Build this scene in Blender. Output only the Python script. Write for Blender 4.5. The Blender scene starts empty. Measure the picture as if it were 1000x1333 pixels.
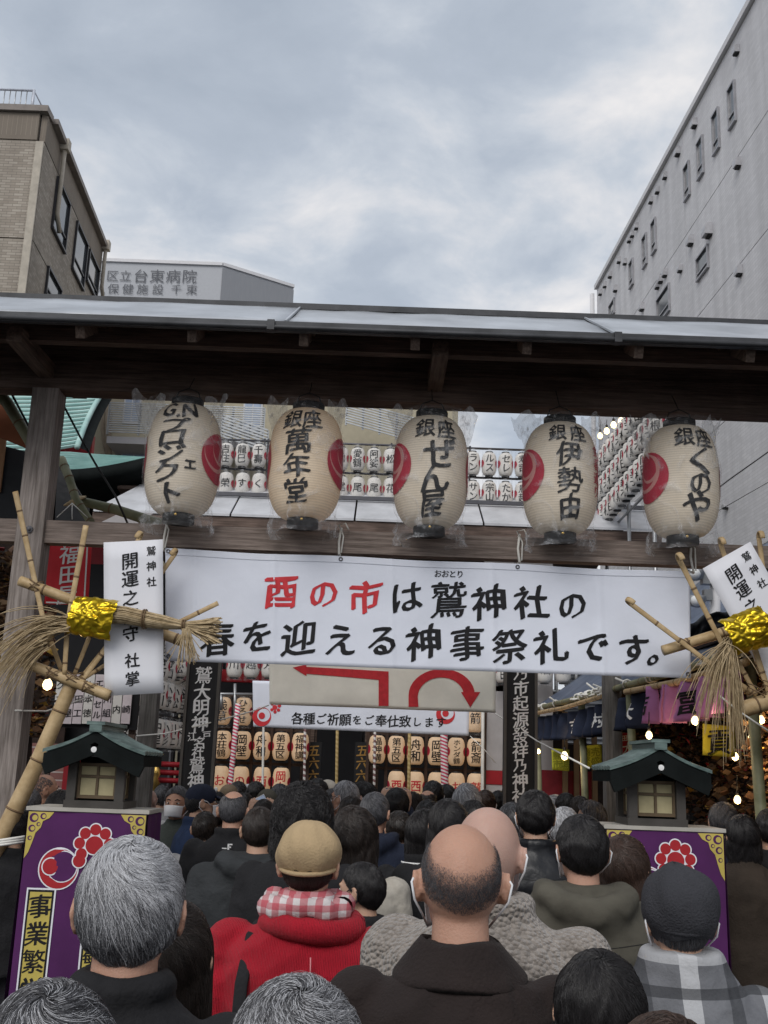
import bpy, bmesh, math, random
import numpy as np
from mathutils import Vector, Matrix, noise as mnoise
R = math.radians
random.seed(7)
S = bpy.context.scene
COL = S.collection

# ------------------------------------------------------------------ camera, sky, sun, exposure
F = 1400.0; PITCH = R(13.5); ROLL = R(2.06); CAMZ = 1.85
fw = Vector((0, math.cos(PITCH), math.sin(PITCH)))
rt0 = Vector((1, 0, 0)); up0 = Vector((0, -math.sin(PITCH), math.cos(PITCH)))
rt = math.cos(ROLL) * rt0 + math.sin(ROLL) * up0
up = -math.sin(ROLL) * rt0 + math.cos(ROLL) * up0
cam = bpy.data.cameras.new('camera'); cam_o = bpy.data.objects.new('camera', cam); COL.objects.link(cam_o)
cam.sensor_fit = 'VERTICAL'; cam.sensor_height = 24.0; cam.lens = 24.0 * F / 1333.0
cam.clip_start = 0.05; cam.clip_end = 2000
M = Matrix(((rt.x, up.x, -fw.x, 0), (rt.y, up.y, -fw.y, 0), (rt.z, up.z, -fw.z, CAMZ), (0, 0, 0, 1)))
cam_o.matrix_world = M
S.camera = cam_o

def at(px, py, Y):
    r = fw + rt * ((px - 500) / F) + up * ((666.5 - py) / F)
    k = Y / r.y
    return Vector((r.x * k, Y, CAMZ + r.z * k))

SUN_EL, SUN_AZ = 42.0, 200.0     # behind the camera, a little to its left; clouds make it broad
w = bpy.data.worlds.new('World'); S.world = w; w.use_nodes = True
nt = w.node_tree; nt.nodes.clear(); N = nt.nodes.new; L = nt.links.new
out = N('ShaderNodeOutputWorld'); sky = N('ShaderNodeTexSky'); sky.sky_type = 'NISHITA'; sky.sun_disc = False
sky.sun_elevation = R(SUN_EL); sky.sun_rotation = R(SUN_AZ)
bg1 = N('ShaderNodeBackground'); bg1.inputs[1].default_value = 0.09; L(sky.outputs[0], bg1.inputs[0])
tc = N('ShaderNodeTexCoord'); sp = N('ShaderNodeSeparateXYZ'); L(tc.outputs['Generated'], sp.inputs[0])
za = N('ShaderNodeMath'); za.operation = 'ADD'; za.inputs[1].default_value = 0.22; L(sp.outputs[2], za.inputs[0])
zm = N('ShaderNodeMath'); zm.operation = 'MAXIMUM'; zm.inputs[1].default_value = 0.2; L(za.outputs[0], zm.inputs[0])
dx = N('ShaderNodeMath'); dx.operation = 'DIVIDE'; L(sp.outputs[0], dx.inputs[0]); L(zm.outputs[0], dx.inputs[1])
dy = N('ShaderNodeMath'); dy.operation = 'DIVIDE'; L(sp.outputs[1], dy.inputs[0]); L(zm.outputs[0], dy.inputs[1])
cb = N('ShaderNodeCombineXYZ'); L(dx.outputs[0], cb.inputs[0]); L(dy.outputs[0], cb.inputs[1]); cb.inputs[2].default_value = 3.7
def wnoise(scale, detail, rough, dist=0.0):
    n = N('ShaderNodeTexNoise'); n.inputs['Scale'].default_value = scale; n.inputs['Detail'].default_value = detail
    n.inputs['Roughness'].default_value = rough; n.inputs['Distortion'].default_value = dist; L(cb.outputs[0], n.inputs['Vector']); return n
n1 = wnoise(1.7, 9, 0.50, 0.2); n2 = wnoise(5.5, 8, 0.58, 0.3)
mm = N('ShaderNodeMath'); mm.operation = 'MULTIPLY_ADD'; mm.inputs[1].default_value = 0.42; L(n2.outputs[0], mm.inputs[0]); L(n1.outputs[0], mm.inputs[2])
cr = N('ShaderNodeValToRGB'); L(mm.outputs[0], cr.inputs[0])
e = cr.color_ramp.elements
e[0].position = 0.50; e[0].color = (0.30, 0.34, 0.40, 1); e[1].position = 0.83; e[1].color = (0.72, 0.69, 0.67, 1)
for p, c in ((0.60, (0.345, 0.385, 0.445, 1)), (0.67, (0.42, 0.455, 0.505, 1)), (0.73, (0.53, 0.54, 0.565, 1))):
    q = e.new(p); q.color = c
bg2 = N('ShaderNodeBackground'); L(cr.outputs[0], bg2.inputs[0]); bg2.inputs[1].default_value = 1.0
mx = N('ShaderNodeMixShader'); mx.inputs[0].default_value = 0.95; L(bg1.outputs[0], mx.inputs[1]); L(bg2.outputs[0], mx.inputs[2]); L(mx.outputs[0], out.inputs[0])
sun = bpy.data.lights.new('sun', 'SUN'); sun.energy = 1.15; sun.angle = R(35); sun.color = (1.0, 0.965, 0.92)
sun_o = bpy.data.objects.new('sun', sun); COL.objects.link(sun_o)
sd = Vector((math.sin(R(SUN_AZ)) * math.cos(R(SUN_EL)), math.cos(R(SUN_AZ)) * math.cos(R(SUN_EL)), math.sin(R(SUN_EL))))
sun_o.rotation_euler = sd.to_track_quat('Z', 'Y').to_euler(); sun_o.location = (0, 0, 30)
S.view_settings.view_transform = 'Standard'; S.view_settings.look = 'None'
S.view_settings.exposure = 0.48; S.view_settings.gamma = 1.0; S.view_settings.use_curve_mapping = False
S.cycles.max_bounces = 8; S.cycles.transparent_max_bounces = 24; S.cycles.caustics_reflective = False; S.cycles.caustics_refractive = False
S.cycles.use_denoising = True

# ------------------------------------------------------------------ materials
MATS = {}
def mat(name, col, rough=0.7, metal=0.0, var=0.15, vscale=6.0, bump=0.0, bscale=40.0, stretch=(1, 1, 1), col2=None, emit=0.0, ecol=None,
        spec=0.3, alpha=None, sheen=0.0, sss=0.0, kind=None, trans=0.0):
    if name in MATS: return MATS[name]
    m = bpy.data.materials.new(name); m.use_nodes = True; t = m.node_tree; n = t.nodes; l = t.links.new
    b = n['Principled BSDF']; b.inputs['Roughness'].default_value = rough; b.inputs['Metallic'].default_value = metal
    b.inputs['Specular IOR Level'].default_value = spec
    tc = n.new('ShaderNodeTexCoord'); mp = n.new('ShaderNodeMapping'); mp.inputs['Scale'].default_value = stretch; l(tc.outputs['Object'], mp.inputs[0])
    nz = n.new('ShaderNodeTexNoise'); nz.inputs['Scale'].default_value = vscale; nz.inputs['Detail'].default_value = 6; nz.inputs['Roughness'].default_value = 0.62
    l(mp.outputs[0], nz.inputs['Vector'])
    rp = n.new('ShaderNodeValToRGB'); l(nz.outputs[0], rp.inputs[0])
    c = np.array(col); c2 = np.array(col2) if col2 is not None else np.clip(c * (1 + var), 0, 1)
    c1 = c * (1 - var) if col2 is None else c
    rp.color_ramp.elements[0].position = 0.32; rp.color_ramp.elements[1].position = 0.68
    rp.color_ramp.elements[0].color = (*c1, 1); rp.color_ramp.elements[1].color = (*c2, 1)
    l(rp.outputs[0], b.inputs['Base Color'])
    if bump:
        nb = n.new('ShaderNodeTexNoise'); nb.inputs['Scale'].default_value = bscale; nb.inputs['Detail'].default_value = 5; l(mp.outputs[0], nb.inputs['Vector'])
        bp = n.new('ShaderNodeBump'); bp.inputs['Strength'].default_value = bump; bp.inputs['Distance'].default_value = 0.01; l(nb.outputs[0], bp.inputs['Height']); l(bp.outputs[0], b.inputs['Normal'])
    if emit:
        b.inputs['Emission Strength'].default_value = emit
        b.inputs['Emission Color'].default_value = (*(ecol or col), 1)
    if sheen: b.inputs['Sheen Weight'].default_value = sheen; b.inputs['Sheen Roughness'].default_value = 0.5
    if sss: b.inputs['Subsurface Weight'].default_value = sss; b.inputs['Subsurface Radius'].default_value = (0.012, 0.005, 0.003)
    if trans: b.inputs['Transmission Weight'].default_value = trans
    if alpha is not None: b.inputs['Alpha'].default_value = alpha
    MATS[name] = m; return m

def nodes_of(m):
    t = m.node_tree; return t, t.nodes, t.links.new, t.nodes['Principled BSDF']

def wood(name, dark, light, axis='z', rough=0.8, scale=7.0, bump=0.35):
    st = {'z': (9, 9, 0.5), 'x': (0.5, 9, 9), 'y': (9, 0.5, 9)}[axis]
    m = mat(name, dark, rough, col2=light, vscale=scale, stretch=st, bump=bump, bscale=22, spec=0.2)
    t, n, l, b = nodes_of(m)
    # blotchy weathering over the grain
    src = b.inputs['Base Color'].links[0].from_socket
    tc = n.new('ShaderNodeTexCoord'); nz = n.new('ShaderNodeTexNoise'); nz.inputs['Scale'].default_value = 3.0; nz.inputs['Detail'].default_value = 5; l(tc.outputs['Object'], nz.inputs['Vector'])
    rr = n.new('ShaderNodeMapRange'); rr.inputs[1].default_value = 0.3; rr.inputs[2].default_value = 0.7; rr.inputs[3].default_value = 0.62; rr.inputs[4].default_value = 1.15; l(nz.outputs[0], rr.inputs[0])
    mxx = n.new('ShaderNodeVectorMath'); mxx.operation = 'SCALE'; l(src, mxx.inputs[0]); l(rr.outputs[0], mxx.inputs['Scale']); l(mxx.outputs[0], b.inputs['Base Color'])
    return m

m_wood = wood('weathered_wood', (0.16, 0.135, 0.12), (0.38, 0.335, 0.31), 'z')
m_woodx = wood('weathered_wood_beam', (0.14, 0.110, 0.094), (0.36, 0.295, 0.26), 'x')
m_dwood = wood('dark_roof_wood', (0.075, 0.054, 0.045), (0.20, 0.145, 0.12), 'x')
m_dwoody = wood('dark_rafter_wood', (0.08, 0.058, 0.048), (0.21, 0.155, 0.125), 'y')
m_soffit = wood('soffit_board', (0.22, 0.135, 0.10), (0.40, 0.26, 0.19), 'x')
m_gpost = wood('grey_post_wood', (0.10, 0.095, 0.09), (0.22, 0.21, 0.20), 'z')
m_metalroof = mat('pale_sheet_metal', (0.43, 0.455, 0.49), 0.42, 0.35, var=0.22, vscale=2.2, bump=0.2, bscale=5)
m_fascia = mat('dark_fascia_metal', (0.055, 0.057, 0.062), 0.5, 0.3, var=0.3)
m_black = mat('black_paint', (0.012, 0.012, 0.013), 0.5)
m_ink = mat('black_ink', (0.014, 0.014, 0.016), 0.6, spec=0.2, var=0.25, vscale=20)
m_red = mat('red_print', (0.38, 0.018, 0.025), 0.6, var=0.1)
m_redink = mat('red_ink', (0.58, 0.035, 0.045), 0.6, var=0.15, vscale=20)
m_white = mat('white_paint', (0.78, 0.78, 0.78), 0.6, var=0.06)
m_vinyl = mat('white_banner_cloth', (0.73, 0.765, 0.86), 0.55, var=0.05, vscale=1.6, bump=0.5, bscale=6)
m_paper = mat('white_card', (0.76, 0.77, 0.82), 0.8, var=0.02)
m_cream = mat('cream_banner_cloth', (0.86, 0.83, 0.74), 0.8, var=0.08, vscale=4)
m_gold = mat('gold_foil', (0.62, 0.44, 0.025), 0.30, 0.8, var=0.25, vscale=6, bump=0.12, bscale=18)
m_goldp = mat('gold_print', (0.52, 0.42, 0.10), 0.6, var=0.12)
m_brass = mat('brass', (0.75, 0.5, 0.15), 0.3, 0.9)
m_bamboo = mat('bamboo', (0.37, 0.255, 0.125), 0.45, col2=(0.56, 0.42, 0.24), vscale=5, stretch=(2.5, 2.5, 2.5), bump=0.12, bscale=60)
m_gbamboo = mat('old_green_bamboo', (0.13, 0.14, 0.075), 0.5, col2=(0.27, 0.27, 0.17), vscale=6)
m_node = mat('bamboo_joint', (0.17, 0.11, 0.06), 0.6)
m_straw = mat('rice_straw', (0.30, 0.22, 0.12), 0.7, col2=(0.58, 0.46, 0.29), vscale=30)
m_cord = mat('white_cord', (0.72, 0.71, 0.67), 0.7)
m_wire = mat('black_wire', (0.015, 0.015, 0.015), 0.5)
m_purple = mat('purple_cloth', (0.062, 0.011, 0.075), 0.7, col2=(0.088, 0.016, 0.105), vscale=3, bump=0.15, bscale=14)
m_tur = mat('verdigris_copper', (0.27, 0.45, 0.43), 0.6, col2=(0.44, 0.62, 0.59), vscale=2.5)
m_tur2 = mat('lantern_roof_copper', (0.05, 0.078, 0.075), 0.5, col2=(0.18, 0.25, 0.235), vscale=9, stretch=(1, .4, 3))
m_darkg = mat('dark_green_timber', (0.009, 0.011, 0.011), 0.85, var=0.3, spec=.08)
m_shoji = mat('aged_shoji_paper', (0.42, 0.37, 0.22), 0.8, var=0.12, vscale=12)
m_redw = mat('red_lacquer_wall', (0.30, 0.012, 0.02), 0.5, var=0.15)
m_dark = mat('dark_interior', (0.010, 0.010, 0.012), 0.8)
m_navy = mat('navy_cloth', (0.018, 0.025, 0.05), 0.85, var=0.2, bump=0.2)
m_bluet = mat('blue_grey_tarpaulin', (0.06, 0.08, 0.13), 0.5, col2=(0.13, 0.16, 0.22), vscale=3, bump=0.4, bscale=8)
m_blackt = mat('black_tarpaulin', (0.010, 0.012, 0.016), 0.45, bump=0.6, bscale=8)
m_pink = mat('pink_cloth', (0.42, 0.17, 0.38), 0.85, var=0.12, vscale=8)
m_pipe = mat('scaffold_steel', (0.34, 0.35, 0.36), 0.35, 0.7)
m_dpipe = mat('dark_steel_pipe', (0.09, 0.09, 0.10), 0.4, 0.6)
m_lamp = mat('glowing_bulb', (1.0, 0.85, 0.5), 0.4, emit=2.2, ecol=(1.0, 0.74, 0.38))
m_yell = mat('yellow_sign', (0.55, 0.55, 0.05), 0.6, var=0.12, vscale=14)
m_brown = mat('lattice_wood', (0.055, 0.033, 0.024), 0.7, var=0.35)
m_glass = mat('dark_window_glass', (0.05, 0.06, 0.07), 0.06, spec=0.8, var=0.3, vscale=0.7)
m_wframe = mat('dark_window_frame', (0.035, 0.035, 0.04), 0.4)

# ------------------------------------------------------------------ mesh builder
ORG = {}
def setp(o, label=None, cat=None, group=None, kind=None):
    if label: o['label'] = label
    if cat: o['category'] = cat
    if group: o['group'] = group
    if kind: o['kind'] = kind
    return o
def thing(name, label, cat, loc=(0, 0, 0), group=None):
    o = bpy.data.objects.new(name, None); o.empty_display_size = 0.1; o.location = loc; COL.objects.link(o); ORG[o.name] = Vector(loc)
    return setp(o, label, cat, group)
def link(name, me, parent=None, loc=None, world=True):
    o = bpy.data.objects.new(name, me); COL.objects.link(o)
    if parent is not None: o.parent = parent; ORG[o.name] = ORG.get(parent.name, Vector((0, 0, 0)))
    if loc is not None:
        lv = Vector(loc); o.location = lv - ORG[parent.name] if parent is not None and world else lv
        if parent is None: ORG[o.name] = lv
    return o
def mesh_from(name, V, Fc, m=None, smooth=False):
    me = bpy.data.meshes.new(name); me.from_pydata([tuple(v) for v in V], [], [tuple(f) for f in Fc]); me.update()
    if m is not None: me.materials.append(m)
    if smooth: me.polygons.foreach_set('use_smooth', [True] * len(me.polygons))
    return me

class MB:
    def __init__(s): s.v = []; s.f = []; s.sm = []
    def add(s, V, Fc, smooth=False):
        k = len(s.v); s.v.extend(Vector(v) for v in V); s.f.extend(tuple(i + k for i in f) for f in Fc); s.sm.extend([smooth] * len(Fc)); return s
    def box(s, c, d, rot=None):
        c = Vector(c); x, y, z = d[0] / 2, d[1] / 2, d[2] / 2
        V = [Vector(p) for p in ((-x, -y, -z), (x, -y, -z), (x, y, -z), (-x, y, -z), (-x, -y, z), (x, -y, z), (x, y, z), (-x, y, z))]
        if rot is not None: V = [rot @ v for v in V]
        return s.add([v + c for v in V], [(0, 3, 2, 1), (4, 5, 6, 7), (0, 1, 5, 4), (1, 2, 6, 5), (2, 3, 7, 6), (3, 0, 4, 7)])
    def bbox(s, a, b):
        a = Vector(a); b = Vector(b); return s.box((a + b) / 2, [abs(b[i] - a[i]) for i in range(3)])
    def beam(s, p, q, wd, ht, upv=(0, 0, 1)):
        p = Vector(p); q = Vector(q); d = (q - p); ln = d.length; d.normalize(); u = Vector(upv); x = d.cross(u)
        if x.length < 1e-5: x = d.cross(Vector((0, 1, 0)))
        x.normalize(); u = x.cross(d).normalized(); rot = Matrix((x, d, u)).transposed()
        return s.box((p + q) / 2, (wd, ln, ht), rot)
    def tube(s, P, r, seg=10, caps=True, smooth=True, flat=1.0):
        P = [Vector(p) for p in P]; n = len(P); rr = r if hasattr(r, '__len__') else [r] * n; V = []; prev = None
        for i, p in enumerate(P):
            t = (P[min(i + 1, n - 1)] - P[max(i - 1, 0)]).normalized()
            if prev is None: a = t.cross(Vector((0, 1, 0)) if abs(t.y) < 0.9 else Vector((0, 0, 1))).normalized()
            else: a = (prev - t * prev.dot(t)).normalized()
            prev = a; b = t.cross(a)
            for k in range(seg):
                g = 2 * math.pi * k / seg; V.append(p + a * (rr[i] * math.cos(g)) + b * (rr[i] * flat * math.sin(g)))
        Fc = [(i * seg + k, i * seg + (k + 1) % seg, (i + 1) * seg + (k + 1) % seg, (i + 1) * seg + k) for i in range(n - 1) for k in range(seg)]
        if caps: Fc += [tuple(range(seg))[::-1], tuple((n - 1) * seg + k for k in range(seg))]
        return s.add(V, Fc, smooth)
    def lathe(s, prof, c=(0, 0, 0), seg=24, sx=1, sy=1, smooth=True, caps=True):
        c = Vector(c); V = [c + Vector((sx * r * math.cos(2 * math.pi * k / seg), sy * r * math.sin(2 * math.pi * k / seg), z)) for r, z in prof for k in range(seg)]
        n = len(prof); Fc = [(i * seg + k, i * seg + (k + 1) % seg, (i + 1) * seg + (k + 1) % seg, (i + 1) * seg + k) for i in range(n - 1) for k in range(seg)]
        if caps: Fc += [tuple(range(seg))[::-1], tuple((n - 1) * seg + k for k in range(seg))]
        return s.add(V, Fc, smooth)
    def ball(s, c, r, seg=12, rings=8, rot=None):
        c = Vector(c); rx, ry, rz = r if hasattr(r, '__len__') else (r, r, r)
        V = [Vector((0, 0, -rz))]
        for i in range(1, rings):
            ph = math.pi * i / rings - math.pi / 2
            V += [Vector((rx * math.cos(ph) * math.cos(2 * math.pi * k / seg), ry * math.cos(ph) * math.sin(2 * math.pi * k / seg), rz * math.sin(ph))) for k in range(seg)]
        V.append(Vector((0, 0, rz))); T = len(V) - 1
        Fc = [(0, 1 + (k + 1) % seg, 1 + k) for k in range(seg)]
        for i in range(rings - 2):
            b = 1 + i * seg; Fc += [(b + k, b + (k + 1) % seg, b + seg + (k + 1) % seg, b + seg + k) for k in range(seg)]
        b = 1 + (rings - 2) * seg; Fc += [(b + k, b + (k + 1) % seg, T) for k in range(seg)]
        if rot is not None: V = [rot @ v for v in V]
        return s.add([v + c for v in V], Fc, True)
    def grid(s, fn, nu, nv, smooth=True, thick=None):
        V = [Vector(fn(i / nu, j / nv)) for j in range(nv + 1) for i in range(nu + 1)]
        Fc = [(j * (nu + 1) + i, j * (nu + 1) + i + 1, (j + 1) * (nu + 1) + i + 1, (j + 1) * (nu + 1) + i) for j in range(nv) for i in range(nu)]
        if thick is not None:
            th = Vector(thick); m = len(V); V = V + [v + th for v in V]; W = nu + 1
            Fc = Fc + [tuple(i + m for i in reversed(f)) for f in Fc]
            bd = [(i, i + 1) for i in range(nu)] + [(j * W + nu, (j + 1) * W + nu) for j in range(nv)] + [(nv * W + i + 1, nv * W + i) for i in range(nu)] + [((j + 1) * W, j * W) for j in range(nv)]
            Fc += [(b, a, a + m, b + m) for a, b in bd]
        return s.add(V, Fc, smooth)
    def prism(s, poly, fn, d):
        """poly in 2D, fn maps it into space, d = thickness vector"""
        A = [Vector(fn(x, y)) for x, y in poly]; d = Vector(d); n = len(A)
        return s.add(A + [a + d for a in A], [tuple(range(n)), tuple(range(2 * n - 1, n - 1, -1))] + [((i + 1) % n, i, i + n, (i + 1) % n + n) for i in range(n)])
    def build(s, name, m, parent=None, origin=None):
        og = ORG[parent.name] if parent is not None else (Vector(origin) if origin is not None else Vector((0, 0, 0)))
        me = mesh_from(name, [v - og for v in s.v], s.f, m); me.polygons.foreach_set('use_smooth', s.sm); me.update()
        o = bpy.data.objects.new(name, me); COL.objects.link(o); ORG[o.name] = og
        if parent is not None: o.parent = parent
        elif origin is not None: o.location = og
        return o

def copy_tree(o, loc=None, parent=None, kids=None):
    kids = KIDS(o); c = o.copy(); COL.objects.link(c)
    if parent is not None: c.parent = parent
    if loc is not None: c.location = loc
    ORG[c.name] = Vector(c.location) if parent is None else ORG[parent.name]
    for k in kids: copy_tree(k, None, c)
    return c
def KIDS(o): return [x for x in COL.objects if x.parent is o]

# ------------------------------------------------------------------ lettering (flat print laid on the real surfaces)
_G = {}
def fill_outline(me):
    """triangulate a glyph outline by non-zero winding"""
    if not len(me.edges): return np.zeros((0, 2)), []
    P = [Vector(v.co[:2]) for v in me.vertices]; E_ = [tuple(e.vertices) for e in me.edges]
    adj = {}
    for i, (a, b) in enumerate(E_): adj.setdefault(a, []).append(i); adj.setdefault(b, []).append(i)
    used = set(); segs = []
    for i0 in range(len(E_)):          # orient every contour: outlines run in vertex order
        if i0 in used: continue
        loop = []; a = min(E_[i0]); i = i0
        while i is not None:
            used.add(i); b = E_[i][0] if E_[i][1] == a else E_[i][1]; loop.append((a, b)); a = b; nx = [j for j in adj[a] if j not in used]; i = nx[0] if nx else None
        if sum(b - a == 1 for a, b in loop) < len(loop) / 2: loop = [(b, a) for a, b in loop]
        segs += loop
    r = __import__('mathutils').geometry.delaunay_2d_cdt(P, E_, [], 0, 1e-6)
    W = np.array([v[:] for v in r[0]]); T = [tuple(f) for f in r[2]]
    C = np.array([(W[f[0]] + W[f[1]] + W[f[2]]) / 3 for f in T]); A = np.array([P[a][:] for a, b in segs]); B = np.array([P[b][:] for a, b in segs])
    ay, by = A[None, :, 1], B[None, :, 1]; cx, cy = C[:, 0:1], C[:, 1:2]
    with np.errstate(divide='ignore', invalid='ignore'): xi = A[None, :, 0] + (cy - ay) / (by - ay) * (B[None, :, 0] - A[None, :, 0])
    wind = (((ay <= cy) & (by > cy) & (xi > cx)).astype(int) - ((ay > cy) & (by <= cy) & (xi > cx)).astype(int)).sum(1)
    return W, [f for f, k in zip(T, wind) if k != 0]
def glyph(ch, bold):
    k = (ch, bold)
    if k in _G: return _G[k]
    c = bpy.data.curves.new('t', 'FONT'); c.body = ch; c.resolution_u = 2; c.offset = bold; c.fill_mode = 'NONE'
    o = bpy.data.objects.new('t', c); COL.objects.link(o)
    me = bpy.data.meshes.new_from_object(o.evaluated_get(bpy.context.evaluated_depsgraph_get()))
    V, Fc = fill_outline(me)
    bpy.data.objects.remove(o); bpy.data.curves.remove(c); bpy.data.meshes.remove(me)
    if len(V):
        wide = 1.0 if ord(ch[0]) > 0x2000 else V[:, 0].max() + V[:, 0].min()
        V = V - np.array([wide / 2 if ch not in '。' else 0.22, 0.38 if ch != '。' else 0.1])
    _G[k] = (V, Fc); return _G[k]
def text_geo(items, bold=0.018, brush=0.022, skew=0.09, layers=3):
    """items: (char, x, y, size[, xscale]); returns verts (x, y, layer) and faces. Brush look: a broad-nib sweep, a slight upward skew, wobble."""
    V = []; Fc = []
    for it in items:
        ch, x, y, sz = it[:4]; sx = it[4] if len(it) > 4 else 1.0
        g, f = glyph(ch, bold)
        if len(g) > 95 and bold > .010: g, f = glyph(ch, .010)
        if not len(g): continue
        ph = (ord(ch[0]) * 0.37) % 6.28
        br = brush * (1.0 if len(g) < 60 else 0.8 if len(g) < 95 else 0.5); wb = brush * 0.9 * (1.0 if len(g) < 60 else 0.5)
        gg = g.copy(); gg[:, 1] += skew * gg[:, 0]
        wob = wb
        gg = gg + wob * np.stack([np.sin(gg[:, 1] * 7 + ph), np.sin(gg[:, 0] * 6 + ph * 2)], 1)
        for k in range(layers):
            q = (k / (layers - 1) * 2 - 1) if layers > 1 else 0
            o = np.array([0.8, 0.6]) * br * q
            b = len(V)
            V += [(x + (v[0] + o[0]) * sz * sx, y + (v[1] + o[1]) * sz, k) for v in gg]
            Fc += [tuple(i + b for i in ff) for ff in f]
    return V, Fc
def slice_geo(V, Fc, step):
    bm = bmesh.new(); vs = [bm.verts.new((v[0], v[1], v[2] * 1e-3)) for v in V]
    for f in Fc:
        try: bm.faces.new([vs[i] for i in f])
        except ValueError: pass
    for ax in (0, 1):
        a = [v.co[ax] for v in bm.verts]; lo, hi = min(a), max(a); n = int((hi - lo) / step) + 1
        for i in range(1, n + 1):
            co = [0, 0, 0]; co[ax] = lo + (hi - lo) * i / (n + 1); no = [0, 0, 0]; no[ax] = 1
            bmesh.ops.bisect_plane(bm, geom=bm.verts[:] + bm.edges[:] + bm.faces[:], plane_co=co, plane_no=no)
    bm.verts.index_update(); V = [(v.co.x, v.co.y, v.co.z * 1e3) for v in bm.verts]; Fc = [tuple(v.index for v in f.verts) for f in bm.faces]; bm.free(); return V, Fc
def put_text(name, items, fn, m, parent, step=None, **kw):
    V, Fc = text_geo(items, **kw)
    if step: V, Fc = slice_geo(V, Fc, step)
    return MB().add([fn(*v) for v in V], Fc).build(name, m, parent)
def put_shape(name, V2, Fc, fn, m, parent, step=None, layer=0):
    V = [(v[0], v[1], layer) for v in V2]
    if step: V, Fc = slice_geo(V, Fc, step)
    return MB().add([fn(*v) for v in V], Fc).build(name, m, parent)
def disc2(cx, cy, r, n=28, off=(0, 0), rin=0):
    """disc, or ring/crescent when rin > 0 with the hole shifted by off"""
    if not rin: return [(cx + r * math.cos(2 * math.pi * i / n), cy + r * math.sin(2 * math.pi * i / n)) for i in range(n)], [tuple(range(n))]
    A = [(cx + r * math.cos(2 * math.pi * i / n), cy + r * math.sin(2 * math.pi * i / n)) for i in range(n)]
    B = [(cx + off[0] + rin * math.cos(2 * math.pi * i / n), cy + off[1] + rin * math.sin(2 * math.pi * i / n)) for i in range(n)]
    return A + B, [(i, (i + 1) % n, n + (i + 1) % n, n + i) for i in range(n)]
def shapes(*ls):
    V = []; Fc = []
    for v, f in ls:
        b = len(V); V += v; Fc += [tuple(i + b for i in q) for q in f]
    return V, Fc
def nz(x, y, z=0.0): return mnoise.noise(Vector((x, y, z)))
def bulb(parent_label, p, r=0.03, group='light bulbs strung under the stalls'):
    t = thing('light_bulb', parent_label, 'light bulb', p, group)
    b = MB(); b.lathe([(0.002, -r * 1.2), (r * 0.75, -r * 0.8), (r, -r * 0.1), (r * 0.8, r * 0.6), (r * 0.35, r * 1.2)], p, 14); b.build('glass', m_lamp, t)
    MB().lathe([(r * 0.42, r * 1.15), (r * 0.45, r * 2.1), (r * 0.2, r * 2.4)], p, 10).build('socket', m_black, t)
    MB().tube([Vector(p) + Vector((0, 0, r * 2.3)), Vector(p) + Vector((0.004, 0, 0.16))], 0.004, 6).build('cord', m_wire, t)
    ld = bpy.data.lights.new('bulb_light', 'POINT'); ld.energy = 1.6; ld.color = (1.0, 0.66, 0.34); ld.shadow_soft_size = r * 1.3; lo = bpy.data.objects.new('bulb_light', ld); COL.objects.link(lo); lo.parent = t; lo.location = (0, -r * 1.6, -r * 1.2)
    return t

# ------------------------------------------------------------------ clear crumpled plastic
def plastic_mat(name, lo, hi, scale):
    m = bpy.data.materials.new(name); m.use_nodes = True; t = m.node_tree; n = t.nodes; l = t.links.new; b = n['Principled BSDF']
    b.inputs['Base Color'].default_value = (0.85, 0.87, 0.9, 1); b.inputs['Roughness'].default_value = 0.16; b.inputs['Specular IOR Level'].default_value = 0.8
    tc = n.new('ShaderNodeTexCoord'); z = n.new('ShaderNodeTexNoise'); z.inputs['Scale'].default_value = scale; z.inputs['Detail'].default_value = 5; z.inputs['Distortion'].default_value = 1.6
    l(tc.outputs['Object'], z.inputs['Vector'])
    r = n.new('ShaderNodeValToRGB'); l(z.outputs[0], r.inputs[0]); r.color_ramp.elements[0].position = 0.5; r.color_ramp.elements[1].position = 0.72
    r.color_ramp.elements[0].color = (lo,) * 3 + (1,); r.color_ramp.elements[1].color = (hi,) * 3 + (1,)
    bp = n.new('ShaderNodeBump'); bp.inputs['Strength'].default_value = 0.8; bp.inputs['Distance'].default_value = 0.02; l(z.outputs[0], bp.inputs['Height']); l(bp.outputs[0], b.inputs['Normal'])
    tr = n.new('ShaderNodeBsdfTransparent'); mx = n.new('ShaderNodeMixShader'); l(r.outputs[0], mx.inputs[0]); tl = n.new('ShaderNodeBsdfTranslucent'); tl.inputs[0].default_value = (.9, .92, .95, 1); m2_ = n.new('ShaderNodeMixShader'); m2_.inputs[0].default_value = .45; l(b.outputs[0], m2_.inputs[1]); l(tl.outputs[0], m2_.inputs[2]); l(tr.outputs[0], mx.inputs[1]); l(m2_.outputs[0], mx.inputs[2])
    l(mx.outputs[0], n['Material Output'].inputs[0]); return m
m_plastic = plastic_mat('clear_plastic_bag', 0.06, 0.50, 7)
m_plastic2 = plastic_mat('crumpled_plastic_edge', 0.32, 0.80, 14)

# ------------------------------------------------------------------ ground
g = MB(); g.grid(lambda u, v: (-300 + 600 * u, -60 + 400 * v, 0), 4, 4, False)
m_ground = mat('asphalt', (0.045, 0.045, 0.047), 0.85, col2=(0.075, 0.075, 0.078), vscale=3, bump=0.5, bscale=120)
setp(g.build('ground', m_ground), kind='structure')

# ------------------------------------------------------------------ gate
GY = 6.42
def zx(px, py, Y): p = at(px, py, Y); return p.x, p.z
gate = thing('wooden_gate', 'weathered wooden roofed gate carrying the five large lanterns over the crowd', 'gate', (0, GY, 0))
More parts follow.
